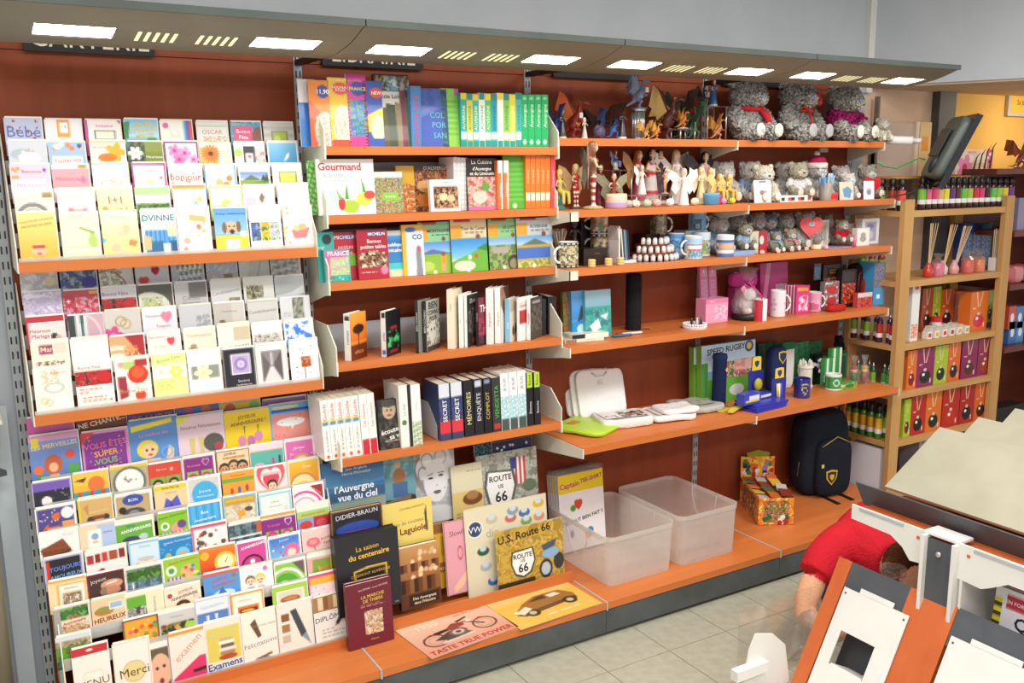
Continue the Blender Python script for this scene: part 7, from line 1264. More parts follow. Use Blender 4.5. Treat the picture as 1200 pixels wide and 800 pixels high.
MB().lathe([(.03, 0), (.034, .01), (.034, h * .9), (.037, h * .93), (.034, h), (.01, h)], 22, (0, 0, 0), '1e2a50').build('sleeve', 'cloth', p, smooth=True); MB().tube([(0, 0, h), (0, 0, h + .006)], .008, 8, '2a2a30').build('handle', 'satin', p); MB().prism([(0, -.012), (.012, 0), (0, .012), (-.008, 0)], -.0365, -.0355, 'y', 'd8b83a').build('badge', 'satin', p, (.012, 0, h * .72))
AS = 'navy and yellow club goods'
def shield(s, th, c, y=0): return MB().prism([(-.5 * s, .45 * s), (0, .55 * s), (.5 * s, .45 * s), (.45 * s, -.1 * s), (0, -.6 * s), (-.45 * s, -.1 * s)], y, y + th, 'y', c)
for q in range(2):
    o = MB().prism([(-.09, -.01), (-.03, .02), (.06, .025), (.075, .01), (0, -.005), (-.08, -.03)], 0, .008, 'z', ['c8b83a', 'd8c84a'][q]).build('yellow_band', 'cloth', None, (X(857, -.3, .77) + .01 * q, -.3 - .035 * q, .765 + .009 * q), -.1 + .25 * q); tag(o, ['lower yellow club bracelet on shelf', 'upper yellow club bracelet on shelf'][q], 'bracelet', AS)
for q in range(3):
    o = MB().box(-.12, .1, -.07, .07, 0, .010, '3236a8').box(.1, .102, -.068, .068, .001, .009, 'eceaf0').build('notebook', 'print', None, (X(893, -.34, .77) + .012 * q, -.335 + .006 * q, .7636 + .0108 * q), .12 - .06 * q); tag(o, ['lowest blue club notebook of flat pile', 'middle blue club notebook of flat pile', 'top blue club notebook of flat pile'][q], 'notebook', 'flat blue notebooks')
for q in range(2):
    pbox('T5', 871 + 12 * q, 893 + 16 * q, 461 + .5 * q, ['blue pen set lying on notebooks', 'white and blue pen set on notebooks'][q], ('3a48b8', 'r .3 .2 .9 .6 e4e4f0;r .1 .6 .9 .8 e8c83a'), .045, -.37 + .055 * q, dz=.034, group=AS, name='pen_set', cat='pens', rz=.1)
def blister(u, vt, y, lab, ball):
    h = hgt('T5', u, vt, y); p = thing('blister_pack', lab, 'pack', spot('T5', u, y), .05, AS)
    MB().prism([(-.05, 0), (.05, 0), (.052, h * .68), (.035, h * .72), (.03, h), (-.03, h), (-.035, h * .72), (-.052, h * .68)], 0, .004, 'y', '2c3190').build('card', 'print', p)
    MB().prism([(-.032, h * .7), (.032, h * .7), (.03, h * .98), (.012, h), (-.012, h), (-.03, h * .98)], -.0015, 0, 'y', 'e8cc2a').build('header', 'print', p)
    shield(.03, .001, '2c3190', -.003).build('crest', 'print', p, (0, 0, h * .84))
    if ball: MB().ell((0, -.014, h * .4), (.026, .016, .032), 'b8ac2a', 16, 10).build('ball', 'satin', p, smooth=True); MB().ell((.012, -.01, h * .14), (.024, .01, .014), 'e8e0c0', 10, 8).build('badge', 'print', p, smooth=True)
    else:
        for s in (-1, 0, 1): MB().tube([(s * .014, -.006, h * .06), (s * .014 - .006, -.006, h * .55)], .005, 8, ['e8cc2a', 'f0f0f4', '4a5ae0'][s + 1]).build('pen', 'satin', p, smooth=True)
blister(885, 418, -.25, 'navy blister pack with yellow rugby ball', True); blister(912, 431, -.31, 'navy blister pack of pens with yellow header', False)
p = thing('club_cushion', 'navy club scarf roll with yellow shield', 'scarf', spot('T5', 908, -.15)); h = hgt('T5', 908, 406, -.15)
sup(MB(), (0, 0, h / 2), (.055, .03, h / 2), '26305e', .4).build('roll', 'cloth', p, smooth=True); shield(.06, .003, 'd8c03a', -.034).build('shield', 'print', p, (.012, 0, h * .78)); shield(.045, .003, '26305e', -.036).build('shield_centre', 'print', p, (.012, 0, h * .78))
GG = 'green and white club goods'
for u0, u1, vt, y, lab, c, sp_ in ((888, 912, 402, -.06, 'dark green flag folded beside navy roll', '1f4a3a', 'n 0 0 1 1 4 3 1f4a3a,2f5f4a'), (927, 947, 401, -.06, 'green flag with white crest in bag', '2f6a4a', 'n 0 0 1 .5 4 3 2f6a4a,3f8a5a;e .6 .7 .2 .15 d8e4dc'), (944, 962, 400, -.05, 'green pennant behind black bear', '2a6a44', 'n 0 0 1 1 5 3 2a6a44,3a7a50,245a3a')):
    pbox('T5', u0, u1, vt, lab, (c, sp_), .02, y, group=GG, name='folded_flag', cat='flag')
p = thing('white_scarf', 'white and green fringed scarf hanging between flags', 'scarf', spot('T5', 922, -.12)); h = hgt('T5', 922, 401, -.12)
sup(MB(), (0, 0, h * .5), (.036, .016, h * .5), 'd8dad4', .45, noise=.003).build('scarf', 'cloth', p, smooth=True); sup(MB(), (-.01, 0, h * .93), (.05, .02, .022), '2f6f4c', .5).build('green_end', 'cloth', p, smooth=True)
o = mug('T5', 939.5, 443, 'navy club mug with yellow shield', '2c2f84', 'p e0cc3a .37 .25 .45 .2 .53 .25 .52 .55 .45 .85 .38 .55;p 2c2f84 .385 .3 .45 .27 .515 .3 .505 .53 .45 .76 .395 .53;r .41 .4 .49 .46 e0cc3a', .04, -.3, 1.2, group=AS, inner='2c2f84')
p = thing('castle_candle', 'white tower shaped candle behind navy mug', 'candle', spot('T5', 943, -.16)); h = hgt('T5', 943, 421, -.16)
MB().lathe([(.04, 0), (.042, .01), (.036, .02), (.036, h * .7), (.042, h * .72), (.04, h * .8), (.02, h * .82)], 18, (0, 0, 0), 'e4e0d4').build('tower', 'resin', p)
for q in range(5): a = q * 1.26; MB().lathe([(.01, h * .75), (.008, h * .92), (.001, h)], 8, (.028 * math.cos(a), .028 * math.sin(a), 0), 'dcd8cc').build('turret', 'resin', p)
bear('T5', 980, 393, 'black plush bear above green souvenirs', '1e1c1e', '2a2628', -.3, -.1, dz=.16, nose='111111', group='black plush toys', sole='2a2628')
pbox('T5', 962, 993, 415, 'dark green box carrying black plush bear', ('1f4a34', 'b .08 2f6a4a;t .5 .5 .1 d8e8dc 0 ASSE'), .1, -.13, dz=0, group=GG)
bear('T5', 957, 415, 'small black and white plush behind castle candle', '1c1c1e', 'e4e4e4', -.3, -.12, nose='111111', group='black plush toys', dz=.06, shirt='d4d4d8', sole='e0e0e0')
pbox('T5', 949, 965, 452, 'black base box under small plush', ('22262a', ''), .06, -.15, group=GG)
mug('T5', 976, 438, 'green club mug with white crest', '2f8a44', 'S 0 0 1 .12 1 e8ece4;S 0 .9 1 1 1 e8ece4;e .45 .5 .07 .25 d8e4dc;e .45 .5 .05 .17 3a9a50;s .1 .15 .8 .85 9 2f8a44,3a9a50;e .45 .5 .07 .25 d8e4dc;e .45 .5 .045 .16 3a9a50', .042, -.27, 1.4, group=GG)
for q, (u, vt) in enumerate(((972, 420), (980, 408))): pbox('T5', u - 6, u + 6, vt, ['green wrapped sweets tube in clear bag', 'tall green striped tube in clear bag'][q], ('4aa85a', 's 0 0 1 1 5 3a9a4a,e4f0e4,3a9a4a'), .025, -.2 + .03 * q, group=GG, name='gift_tube', cat='gift', dz=.02 if q else 0)
pbox('T5', 983, 1004, 449, 'green and yellow sweets box before mug', ('3a9a44', 'n 0 0 1 1 5 3 3a9a44,e0d04a,2a7a34,c8e0a8;e .6 .5 .25 .3 2f7a3a'), .05, -.31, group=GG, side='4aa84a')
for q, u in enumerate((1000, 1012)):
    p = thing('wrapped_figure', ['foil wrapped figurine with red hat beside green box', 'foil wrapped figurine with gold hat at shelf end'][q], 'figurine', spot('T5', u, -.24 - .03 * q), 0, 'foil wrapped figurines'); h = hgt('T5', u, 418 - 3 * q, -.25)
    m = MB(); m.ell((0, 0, h * .22), (.02, .018, h * .2), ['2f6a3a', '8a3a2a'][q]); m.ell((0, 0, h * .48), (.016, .016, h * .11), 'e8c8a0'); m.ell((0, 0, h * .58), (.018, .018, h * .07), ['b82a2a', 'c8a03a'][q]); fuse(m, 'figure', 'resin', p, vox=.003)
    MB().lathe([(.027, 0), (.029, h * .4), (.022, h * .62), (.006, h * .7), (.02, h)], 10, (0, 0, 0), 'f0f4f0', cap=False).build('foil', 'film', p)
# ================================================================== base: bins, trading card box, backpack
def bin_(x0, x1, y0, y1, zt, lab):
    p = thing('plastic_bin', lab, 'bin', ((x0 + x1) / 2, (y0 + y1) / 2, BASE_Z + .0005), 0, 'frosted plastic bins')
    hw, hd, H = (x1 - x0) / 2, (y1 - y0) / 2, zt - BASE_Z
    def ring(w_, d_, r, z): return [(sx * (w_ - r) + r * math.cos(a), sy * (d_ - r) + r * math.sin(a), z) for sx, sy, a0 in ((1, 1, 0), (-1, 1, PI / 2), (-1, -1, PI), (1, -1, 1.5 * PI)) for a in np.linspace(a0, a0 + PI / 2, 6)]
    R = [ring(hw * .90, hd * .95, .03, 0), ring(hw * .92, hd * .96, .035, .02), ring(hw * .97, hd * .985, .04, H * .93), ring(hw * .975, hd * .988, .04, H * .99)]
    m = MB(); n = len(R[0])
    for a, b in zip(R[:-1], R[1:]):
        for k in range(n): q = (k + 1) % n; m.face([a[k], a[q], b[q], b[k]])
    m.face(R[0][::-1]); m.build('tub', 'frosted_plastic', p)
    m = MB(); A, B_, C_ = ring(hw * .97, hd * .985, .04, H), ring(hw * 1.0, hd, .045, H), ring(hw * 1.0, hd, .045, H - .02)
    for k in range(n): q = (k + 1) % n; m.face([A[k], B_[k], B_[q], A[q]]); m.face([B_[k], C_[k], C_[q], B_[q]])
    m.build('rim', 'frosted_plastic', p)
    for s in (-1, 1): MB().tube([(s * hw * .965, hd * .35 * math.cos(t), H * .95 - H * .62 * math.sin(t)) for t in np.linspace(0, PI, 16)], .003, 6, 'f4f0ec').build('handle_rib', 'frosted_plastic', p)
    return p
bin_(1.075, 1.455, -.515, -.035, .375, 'frosted clear bin holding bagged tee-shirts')
bin_(1.475, 1.835, -.515, -.03, .386, 'empty frosted clear bin')
for q in range(5):
    y = -.055 - .021 * q
    x0, x1 = 1.095, X(711, -.14, .4) - .004 * (4 - q); zt = Zv(680, 556, -.14) - .004 * (4 - q) + .0; zb = .17; w_ = x1 - x0; h = zt - zb
    cv = Cv(w_, h, 'f2eef0', 'r 0 0 1 .24 f0d22a;t .24 .14 .07 c03a7a 4 *Captain;t .73 .1 .1 b02a6a 6 *TEE-SHIRT;h .42 .42 .1 d84a2a;e .3 .45 .06 - 5a9a3a;t .5 .6 .065 2a2a3a 8 *ÉTÉ TOUT BIEN FAIT !!;e .62 .82 .09 - e08a5a;e .66 .78 .07 - 4a8ad0;e .25 .78 .04 .05 4a6ab0', .004)
    o = MB().box(0, w_, 0, .012, 0, h, 'f0ecee', skip='f').canvas(cv, (0, 0, h), (w_, 0, 0), (0, 0, -h)).build('bagged_shirt', 'print', None, (x0, y, zb), rot=(-.1, 0, 0)); tag(o, ['rearmost', 'fourth', 'third', 'second', 'front'][q] + ' Captain TEE-SHIRT pack standing in frosted bin', 'shirt', 'bagged tee-shirts in bin')
    MB().box(-.002, w_ + .002, -.001, .013, h, h + .02, 'e8ecf0').build('bag_flap', 'film', o)
A, B_, C_ = un(888, 615.6, 'z', BASE_Z), un(930, 614.7, 'z', BASE_Z), un(872, 588, 'z', BASE_Z)
U = (B_ - A)[:2]; w_ = np.linalg.norm(U); U = U / w_; Nn = np.array([-U[1], U[0]]); dep = abs((C_ - A)[:2] @ Nn)
p = thing('trading_card_box', 'orange trading card display box with flaming header', 'display box', (A[0], A[1], BASE_Z + .0005), math.atan2(U[1], U[0])); hb = Zv(889, 584, A[1]) - BASE_Z
ART = 'n 0 0 1 1 3 3 e8722a,f2b83a,d84a1e,f6dc6a;n .15 .1 .85 .9 8 4 e07a2a,2a4a2a,d8d4cc,8a3a2a,3a3a5a,f0c84a'
m = MB().box(0, w_, 0, dep, 0, .004, 'c8602a').canvas(Cv(w_, hb, 'e0702a', ART + ';t .5 .38 .12 5a9a2a 4 *HEROES;d .1 .7 .9 .95 8 .07 f0ece4,2a6a3a,b82a2a', .004), (0, 0, hb), (w_, 0, 0), (0, 0, -hb)).canvas(Cv(dep, hb, 'e0702a', ART, .005), (0, dep, hb), (0, -dep, 0), (0, 0, -hb)).box(w_ - .002, w_, 0, dep, 0, hb, 'c8602a').box(0, w_, dep - .002, dep, 0, hb, 'b8562a').box(0, w_, .0005, .002, 0, hb, 'd8b08a').box(.0005, .002, 0, dep, 0, hb, 'd8b08a')
m.build('tray', 'print', p)
hh = Zv(892, 531, C_[1]) - BASE_Z
MB().box(0, w_, dep, dep + .003, hb - .01, hh, 'c8602a', skip='f').canvas(Cv(w_, hh - hb + .01, 'f0a83a', 'n 0 0 1 1 4 2 f0a83a,f6dc5a,e8702a;d .05 .2 .95 .95 22 .07 f0ece8,3a3a6a,b82a2a,3a8a3a,2a2a2a,8a8ad0', .004), (0, dep - .0005, hh), (w_, 0, 0), (0, 0, -(hh - hb + .01))).build('header_card', 'print', p)
MB().prism([(w_ * .2, hh), (w_ * .16, hh + .02), (w_ * .3, hh + .024), (w_ * .4, hh + .03), (w_ * .52, hh + .036), (w_ * .62, hh + .028), (w_ * .75, hh + .026), (w_ * .86, hh + .018), (w_ * .8, hh)], dep, dep + .003, 'y', '8a9a2e').build('header_crest', 'print', p)
for q in range(12):
    a = q % 3; b = q // 3
    o = MB().box(0, w_ * .3, 0, dep * .22, 0, .006, ['c8c4c0', 'd8702a', '8a3a2a', 'e0b83a', '4a6a4a'][q % 5]).build('card_packet', 'satin', None, (A[0], A[1], BASE_Z), 0)
    lx, ly = w_ * (.03 + .32 * a), dep * (.05 + .23 * b); c, s = U
    o.location = (A[0] + lx * c - ly * s, A[1] + lx * s + ly * c, BASE_Z + hb - .004 + .004 * ((q * 7) % 3)); o.rotation_euler = (.15 * ((q % 3) - 1), .12, math.atan2(s, c) + .2 * ((q % 5) - 2) * .3)
    tag(o, 'foil trading card packet heaped in orange display box', 'packet', 'trading card packets')
MB().box(.003, w_ - .003, .003, dep - .003, hb * .3, hb * .9, 'a8582a').build('packet_insert', 'matte', p)
yb = -.15; hb2 = Zv(960, 478, yb) - BASE_Z; xc = X(959, yb, .35)
p = thing('backpack', 'navy backpack with yellow zips and club shield', 'backpack', (xc, yb, BASE_Z + .001), -.15)
sup(MB(), (0, 0, hb2 / 2), (.155, .085, hb2 / 2), '1e2430', .5, 32, 20, .0015).build('body', 'cloth', p, smooth=True)
sup(MB(), (.02, -.085, hb2 * .36), (.115, .035, hb2 * .33), '1a1f2a', .45, 28, 16, .001).build('front_pocket', 'cloth', p, smooth=True)
MB().tube([(-.075, -.115, hb2 * .62), (-.04, -.12, hb2 * .66), (.02, -.12, hb2 * .72), (.07, -.118, hb2 * .67), (.12, -.108, hb2 * .62)], .0025, 6, 'b09a3a').build('zip', 'satin', p, smooth=True)
MB().tube([(-.125, -.06, hb2 * .3), (-.122, -.07, hb2 * .5), (-.115, -.07, hb2 * .7), (-.09, -.066, hb2 * .82)], .0028, 6, 'b09a3a').build('zip', 'satin', p, smooth=True)
MB().tube([(-.152, -.02, hb2 * .25), (-.152, -.03, hb2 * .42)], .0025, 6, 'b09a3a').build('zip', 'satin', p, smooth=True)
MB().box(-.008, .008, -.003, 0, 0, .018, 'd8c45a').build('zip_pull', 'satin', p, (-.07, -.118, hb2 * .38))
s_ = shield(.075, .003, 'c8ac3a', 0).build('crest', 'satin', p, (-.01, -.1235, hb2 * .26)); shield(.058, .003, '1a1f2a', -.0015).build('crest_field', 'satin', s_); shield(.03, .003, 'c8ac3a', -.003).build('crest_mark', 'satin', s_)
for q, x in enumerate((-.02, .09)): MB().box(x - .012, x + .012, -.2 + .02 * q, -.08, 0, .004, '16181c').build('strap_end', 'cloth', p)
MB().tube([(-.03, .02, hb2 - .01), (-.02, .03, hb2 + .02), (.03, .03, hb2 + .02), (.04, .02, hb2 - .01)], .007, 8, '16181c').build('grab_loop', 'cloth', p, smooth=True)
# ================================================================== pine unit contents
PX0 = 3.075
def pz(i): return (PZ[i], .36)
def bottle(loc, h, r, glass, label, cap, lab, group, low='f0eeea', nozzle=False, cat='bottle', name='scent_bottle'):
    p = thing(name, lab, cat, loc, random.uniform(0, 6), group)
    b = MB().lathe([(r * .9, 0), (r, .004), (r, h * .16), (r * 1.004, h * .17), (r * 1.004, h * .30), (r * 1.004, h * .31), (r * 1.004, h * .62), (r, h * .63), (r, h * .72), (r * .55, h * .78), (r * .55, h * .82)], 16, (0, 0, 0), cols=[glass, glass, glass, low, low, label, label, glass, glass, glass]).build('flask', 'glossy', p, smooth=True)
    if nozzle:
        MB().lathe([(r * .45, h * .8), (r * .45, h * .88), (r * .3, h * .9), (r * .2, h), (r * .05, h)], 12, (0, 0, 0), 'c4c4c4').build('spray_nozzle', 'metal', p, smooth=True)
    else: MB().lathe([(r * .8, h * .8), (r * .82, h * .81), (r * .82, h * .995), (r * .7, h)], 14, (0, 0, 0), cap).build('cap', 'satin', p, smooth=True)
    return p
row = [('7ac83a', 'lime'), ('e86a8a', 'rose'), ('e0307a', 'magenta'), ('d8b070', 'sand'), ('e8d82a', 'yellow'), ('5a2a7a', 'purple'), ('5a2422', 'maroon'), ('6ac03a', 'grass green'), ('a8c03a', 'olive'), ('c8203a', 'crimson'), ('d8306a', 'raspberry'), ('2a2422', 'black'), ('5ac04a', 'bright green'), ('9ac83a', 'pear green'), ('e8c83a', 'amber'), ('6a2a8a', 'violet')]
for k, (c, nm) in enumerate(row):
    u = 1079 + 6.9 * k; y = -.30; z = PZ[0]; h = Zv(u, 207.5, y) - z
    bottle((X(u, y, z), y, z + .001), h, .0205, '3a1a1e', c, '1c1a1c', nm + ' labelled scent bottle on top pine shelf', 'scent bottles in the top row')
for k in range(9):
    u = 1086 + 11 * k; y = -.17; z = PZ[0]
    bottle((X(u, y, z), y, z + .001), .155, .02, '2a1618', ['8a3a2a', '4a6a2a', '7a2a4a'][k % 3], '1c1a1c', ['rust', 'olive', 'plum'][k % 3] + ' labelled dark bottle standing behind the top row', 'scent bottles behind the top row')
for k, (x, y, c, nm) in enumerate(((3.13, -.10, '4a9a3a', 'green'), (3.125, -.17, '8ad83a', 'lime'), (3.128, -.235, 'a83a2a', 'brick'), (3.125, -.295, 'd84a34', 'red'))):
    bottle((x, y, PZ[0] + .001), .165, .022, '3a1216', c, '18181a', nm + ' labelled bottle at open end of top pine shelf', 'bottles at the open end, top shelf')
for k, (x, y, c, nm) in enumerate(((3.12, -.08, '8ad83a', 'lime'), (3.122, -.14, 'a8d83a', 'yellow green'), (3.12, -.2, '6ac83a', 'green'))):
    bottle((x, y, PZ[1] + .001), .165, .02, 'b82a30', c, '18181a', nm + ' labelled red bottle on second pine shelf', 'red bottles on the second shelf')
sx = [('8ab83a', 'lime'), ('98b84a', 'olive lime'), ('8ab030', 'green lime'), ('a0b83a', 'pale lime'), ('c8342a', 'red'), ('d83a2e', 'scarlet'), ('b82a2a', 'dark red')]
for k, (c, nm) in enumerate(sx):
    bottle((3.105 + .03 * (k % 2), -.06 - .042 * k, PZ[2] + .001), .165, .018, '4a2040', c, 'ccc', nm + ' labelled spray bottle on third pine shelf', 'spray bottles on the third shelf', nozzle=True)
for k, (c, nm) in enumerate((('4a8a3a', 'green'), ('d83a7a', 'pink'), ('8ac03a', 'lime'), ('5aa84a', 'leaf green'), ('3a9a5a', 'emerald'))):
    bottle((3.11 + .028 * (k % 2), -.1 - .05 * k, PZ[3] + .001), .15, .016, '2a5a34', c, 'ccc', nm + ' labelled spray bottle on fourth pine shelf', 'spray bottles on the fourth shelf', nozzle=True, low='c8e0c0')
yn = ['marigold', 'saffron', 'gold', 'honey', 'mustard', 'sunflower', 'corn', 'lemon', 'ochre', 'lime']
for k in range(10):
    bottle((3.105 + .048 * (k % 2), -.06 - .05 * (k // 2) - .012 * (k % 2), PZ[4] + .001), .185, .021, '4a7a24', ['e8b02a', 'e0a828', 'ecc03a'][k % 3] if k != 9 else '8ac83a', '18181a', yn[k] + ' labelled green bottle on fifth pine shelf', 'yellow labelled bottles on the fifth shelf')
def carton(i, u0, u1, vt, c, nm, bt, y=-.325, dep=.075):
    z = PZ[i]
    pbox(pz(i), u0, u1, vt, nm, (c, 'r .9 0 1 1 %s;p %s .42 .38 .3 0 .36 0 .48 .38;p %s .5 .38 .66 0 .7 0 .56 .38;l .15 .4 .85 .46 1 f0e0d0;e .5 .74 .3 .17 %s;r .42 .52 .58 .6 d8c8a8;e .42 .68 .08 .04 fff;r .8 .8 .86 .92 f0ece0' % (c, 'e8c8a0', 'e8c8a0', bt)), dep, y, group='reed diffuser cartons', name='diffuser_carton', cat='carton', cell=.004)
OR, PU, LI, RE = 'e0702a', '8a2a5a', 'a8c030', 'b82a24'
carton(3, 1063, 1074, 411, OR, 'orange carton at post end of fourth pine shelf', '8a1a1a'); carton(3, 1074, 1094.5, 408, PU, 'plum carton beside lime one on fourth shelf', '1e2a22')
carton(3, 1095, 1110.5, 405, LI, 'lime carton on fourth pine shelf', '1e2a1c'); carton(3, 1111, 1125, 401, 'e0662a', 'orange carton right of lime one', '24201c'); carton(3, 1127, 1145, 399, '8a2456', 'plum carton with amber flask, fourth shelf', '5a2a1a'); carton(3, 1146, 1163, 396.5, '942a52', 'plum carton at far post of fourth shelf', 'a0401a')
carton(4, 1059, 1067, 468, LI, 'lime carton squeezed at post of fifth shelf', '7a1a1a'); carton(4, 1067.5, 1084, 463, RE, 'red carton beside the lime one', '161e1c'); carton(4, 1085, 1103, 459, OR, 'orange carton between red ones, fifth shelf', '1a2a1c'); carton(4, 1104.5, 1124, 454, RE, 'red carton with scarlet flask', 'c8301e'); carton(4, 1125, 1141, 450, 'b02424', 'red carton with black flask', '161e1c'); carton(4, 1142, 1157, 449, 'd8642a', 'orange carton at far post of fifth shelf', '2a1614')
carton(2, 1137, 1157, 342, OR, 'orange carton with pink flask on third shelf', 'd8304a', y=-.3)
for k, (u0, u1, vt, c, nm) in enumerate(((1080, 1093, 338, 'a84a24', 'rust'), (1093, 1102, 336, LI, 'lime'), (1102, 1118, 339, 'd0602a', 'tangerine'), (1119, 1137, 341, 'd8642a', 'orange'), (1157, 1164, 340, LI, 'pale lime'))):
    carton(2, u0, u1, vt, c, nm + ' carton at back of third pine shelf', '3a1a1a', y=-.16)
for k in range(6):
    pbox(pz(3), 1068 + 15 * k, 1081 + 15 * k, 400 - 2.5 * k, ['olive', 'moss', 'wine', 'olive brown', 'crimson', 'plum red'][k] + ' carton in back row of fourth shelf', (['5a7a2a', '6a8a2a', '7a2a3a', '8a8a2a', '8a2430', '7a2a4a'][k], 'r .1 .1 .9 .2 eee'), .06, -.16, group='back row cartons', name='diffuser_carton', cat='carton')
pbox(pz(2), 1068, 1077, 333, 'tall white box at post on third pine shelf', ('eceae4', 'r .3 .03 .8 .1 d8305a;n .1 .7 .9 .95 4 3 e8a08a,f0ece8,d8603a'), .06, -.31)
CC = ['c83a2a', 'd8b82a', 'c83a3a', '8a3a2a', 'e0a83a', 'a8b83a']
k = 0
for r in range(3):
    for c in range(6 - (r > 1)):
        u = 1086 + c * 8.8 + r * 1.5; y = -.305 + .05 * r; z = PZ[2]
        o = MB().box(-.018, .018, -.018, .018, 0, .042, 'f0ece0').build('candle_cup', 'satin', None, (X(u, y, z), y, z + .001)); MB().box(-.012, .012, -.0188, -.018, .01, .032, CC[k % 6]).build('label', 'print', o)
        tag(o, 'candle cup with %s label, %s row on pine shelf' % (['scarlet', 'yellow', 'red', 'brown', 'amber', 'olive'][k % 6], ['front', 'middle', 'back'][r]), 'candle', 'white candle cups'); k += 1
p = thing('candle_jar', 'white candle jar with red lid behind cups', 'candle', (X(1096, -.19, PZ[2]), -.19, PZ[2] + .001)); MB().lathe([(.028, 0), (.03, .06)], 18, (0, 0, 0), 'e8dcd4').build('jar', 'satin', p); MB().lathe([(.032, .06), (.032, .085), (.02, .088)], 18, (0, 0, 0), 'c82a2a').build('lid', 'satin', p)
def reeds(u, vt, y, lab, glass, n, spread, red=False):
    z = PZ[1]; h = Zv(u, vt, y) - z; p = thing('reed_diffuser', lab, 'diffuser', (X(u, y, z), y, z + .001), 0, 'reed diffusers')
    MB().lathe([(.02, 0), (.026, .008), (.028, .04), (.016, .06), (.012, .075), (.014, .08)], 18, (0, 0, 0), glass).build('flask', 'glossy', p, smooth=True)
    for q in range(n):
        t = (q - n / 2) / n; MB().tube([(.004 * t, 0, .01), (spread[0] + .05 * t, spread[1] + .02 * math.sin(q * 3), h)], .002, 5, 'd8b88a').build('reed', 'matte', p)
reeds(1087, 262, -.3, 'red reed diffuser next to pine post', 'c83a2a', 7, (.02, .0)); reeds(1104, 264, -.28, 'clear reed diffuser with leaning reeds', 'd8c8c0', 8, (.07, .0)); reeds(1117, 266, -.29, 'reed diffuser in film with fan of reeds', 'd89a9a', 9, (.09, .0))
for k, (u, c, nm) in enumerate(((1098, 'd86a8a', 'pink'), (1133, 'e0503a', 'orange red'), (1146, 'e87a3a', 'orange'), (1140, 'c83a4a', 'crimson'))):
    z = PZ[1]; y = -.3 + .05 * (k == 3); p = thing('wrapped_candle', nm + ' scented candle jar wrapped in film', 'candle', (X(u, y, z), y, z + .001), 0, 'wrapped candle jars')
    MB().lathe([(.03, 0), (.033, .01), (.033, .07), (.028, .075)], 18, (0, 0, 0), c).build('jar', 'glossy', p, smooth=True); MB().lathe([(.036, 0), (.037, .08), (.012, .1), (.03, .125)], 12, (0, 0, 0), 'f0e8e4', cap=False).build('film_wrap', 'film', p)
z = PZ[1]; p = thing('stick_bundle', 'white box holding upright bundle of pale sticks', 'sticks', (X(1166, -.3, z), -.3, z + .001)); MB().box(-.04, .04, -.02, .02, 0, .075, 'ece6e2').build('box', 'print', p); MB().ell((.0, -.0205, .04), (.012, .0015, .012), '9a4a8a').build('flower_print', 'print', p)
for q in range(16): MB().tube([(-.034 + .0045 * q, .004 * math.sin(q * 2.), .05), (-.036 + .0048 * q, .004 * math.sin(q * 2.), .235 + .006 * math.sin(q * 5.))], .0022, 5, ['dcc8a4', 'cfb88e'][q % 2]).build('stick', 'matte', p)
for k in range(3): pbox(pz(1), 1128 + 11 * k, 1139 + 11 * k, 262, ['blue', 'navy', 'teal'][k] + ' box at back of second pine shelf', (['2a4a8a', '24305a', '2a6a7a'][k], 'n .1 .2 .9 .8 4 3 3a5a9a,8aa8c8,24305a'), .06, -.12, group='back row boxes')
o = MB().lathe([(.03, 0), (.055, .02), (.06, .06), (.045, .1), (.03, .11)], 20, (0, 0, 0), 'a82428').build('red_jar', 'glossy', None, (X(1064, -.3, .12), -.3, .121), smooth=True); tag(o, 'round red glass jar on lowest pine shelf', 'jar')
for k in range(4): pbox(pz(5), 1076 + 18 * k, 1092 + 18 * k, 512 - 6 * k, ['grey', 'lilac grey', 'pale grey', 'mauve'][k] + ' packet pile on lowest pine shelf', (['9a98a0', 'b0a8b8', 'c4c0c4', 'a89aa8'][k], 'n 0 0 1 1 4 3 9a98a0,c8c4cc,7a7880'), .12, -.28, group='packets on the lowest shelf')
pbox(pz(0), 1120, 1163, 175, 'pink boxed massage set with orchid photo', ('f0d8cc', 'r .86 0 1 1 e0508a;e .93 .2 .04 .07 fff;e .93 .5 .04 .07 4a2a3a;r .9 .72 .97 .9 fff;t .42 .12 .09 d86a7a 0 BIEN-ETRE;e .35 .38 .16 .14 f6efe4;e .68 .34 .22 .1 f4e8d8;f .25 .72 .22 e88ab8 c8305a 5;n .45 .55 .85 .8 4 2 e8c89a,d8b080,f0dcc0;r .6 .85 .84 .95 9ac83a'), .1, -.15, dz=.16, vb=204)
sbox('upper_shelf', .1, .9, -.2, -.02, 1.838, 1.85, 'pine', pine)
# white carton between backpack and pine unit
p = thing('white_carton', 'white cardboard carton with blue and red logo', 'carton', (3.08, -.3, .1205), 0); zt = Zv(1010, 527, -.25) - .1205
MB().box(0, .13, 0, .2, 0, zt, 'e0e2ea').build('carton', 'paper', p); MB().box(.06, .11, -.0015, 0, zt - .09, zt - .05, '2a3a8a').build('logo', 'print', p); MB().box(.085, .105, -.002, -.0015, zt - .085, zt - .055, 'c03a4a').build('logo_mark', 'print', p)
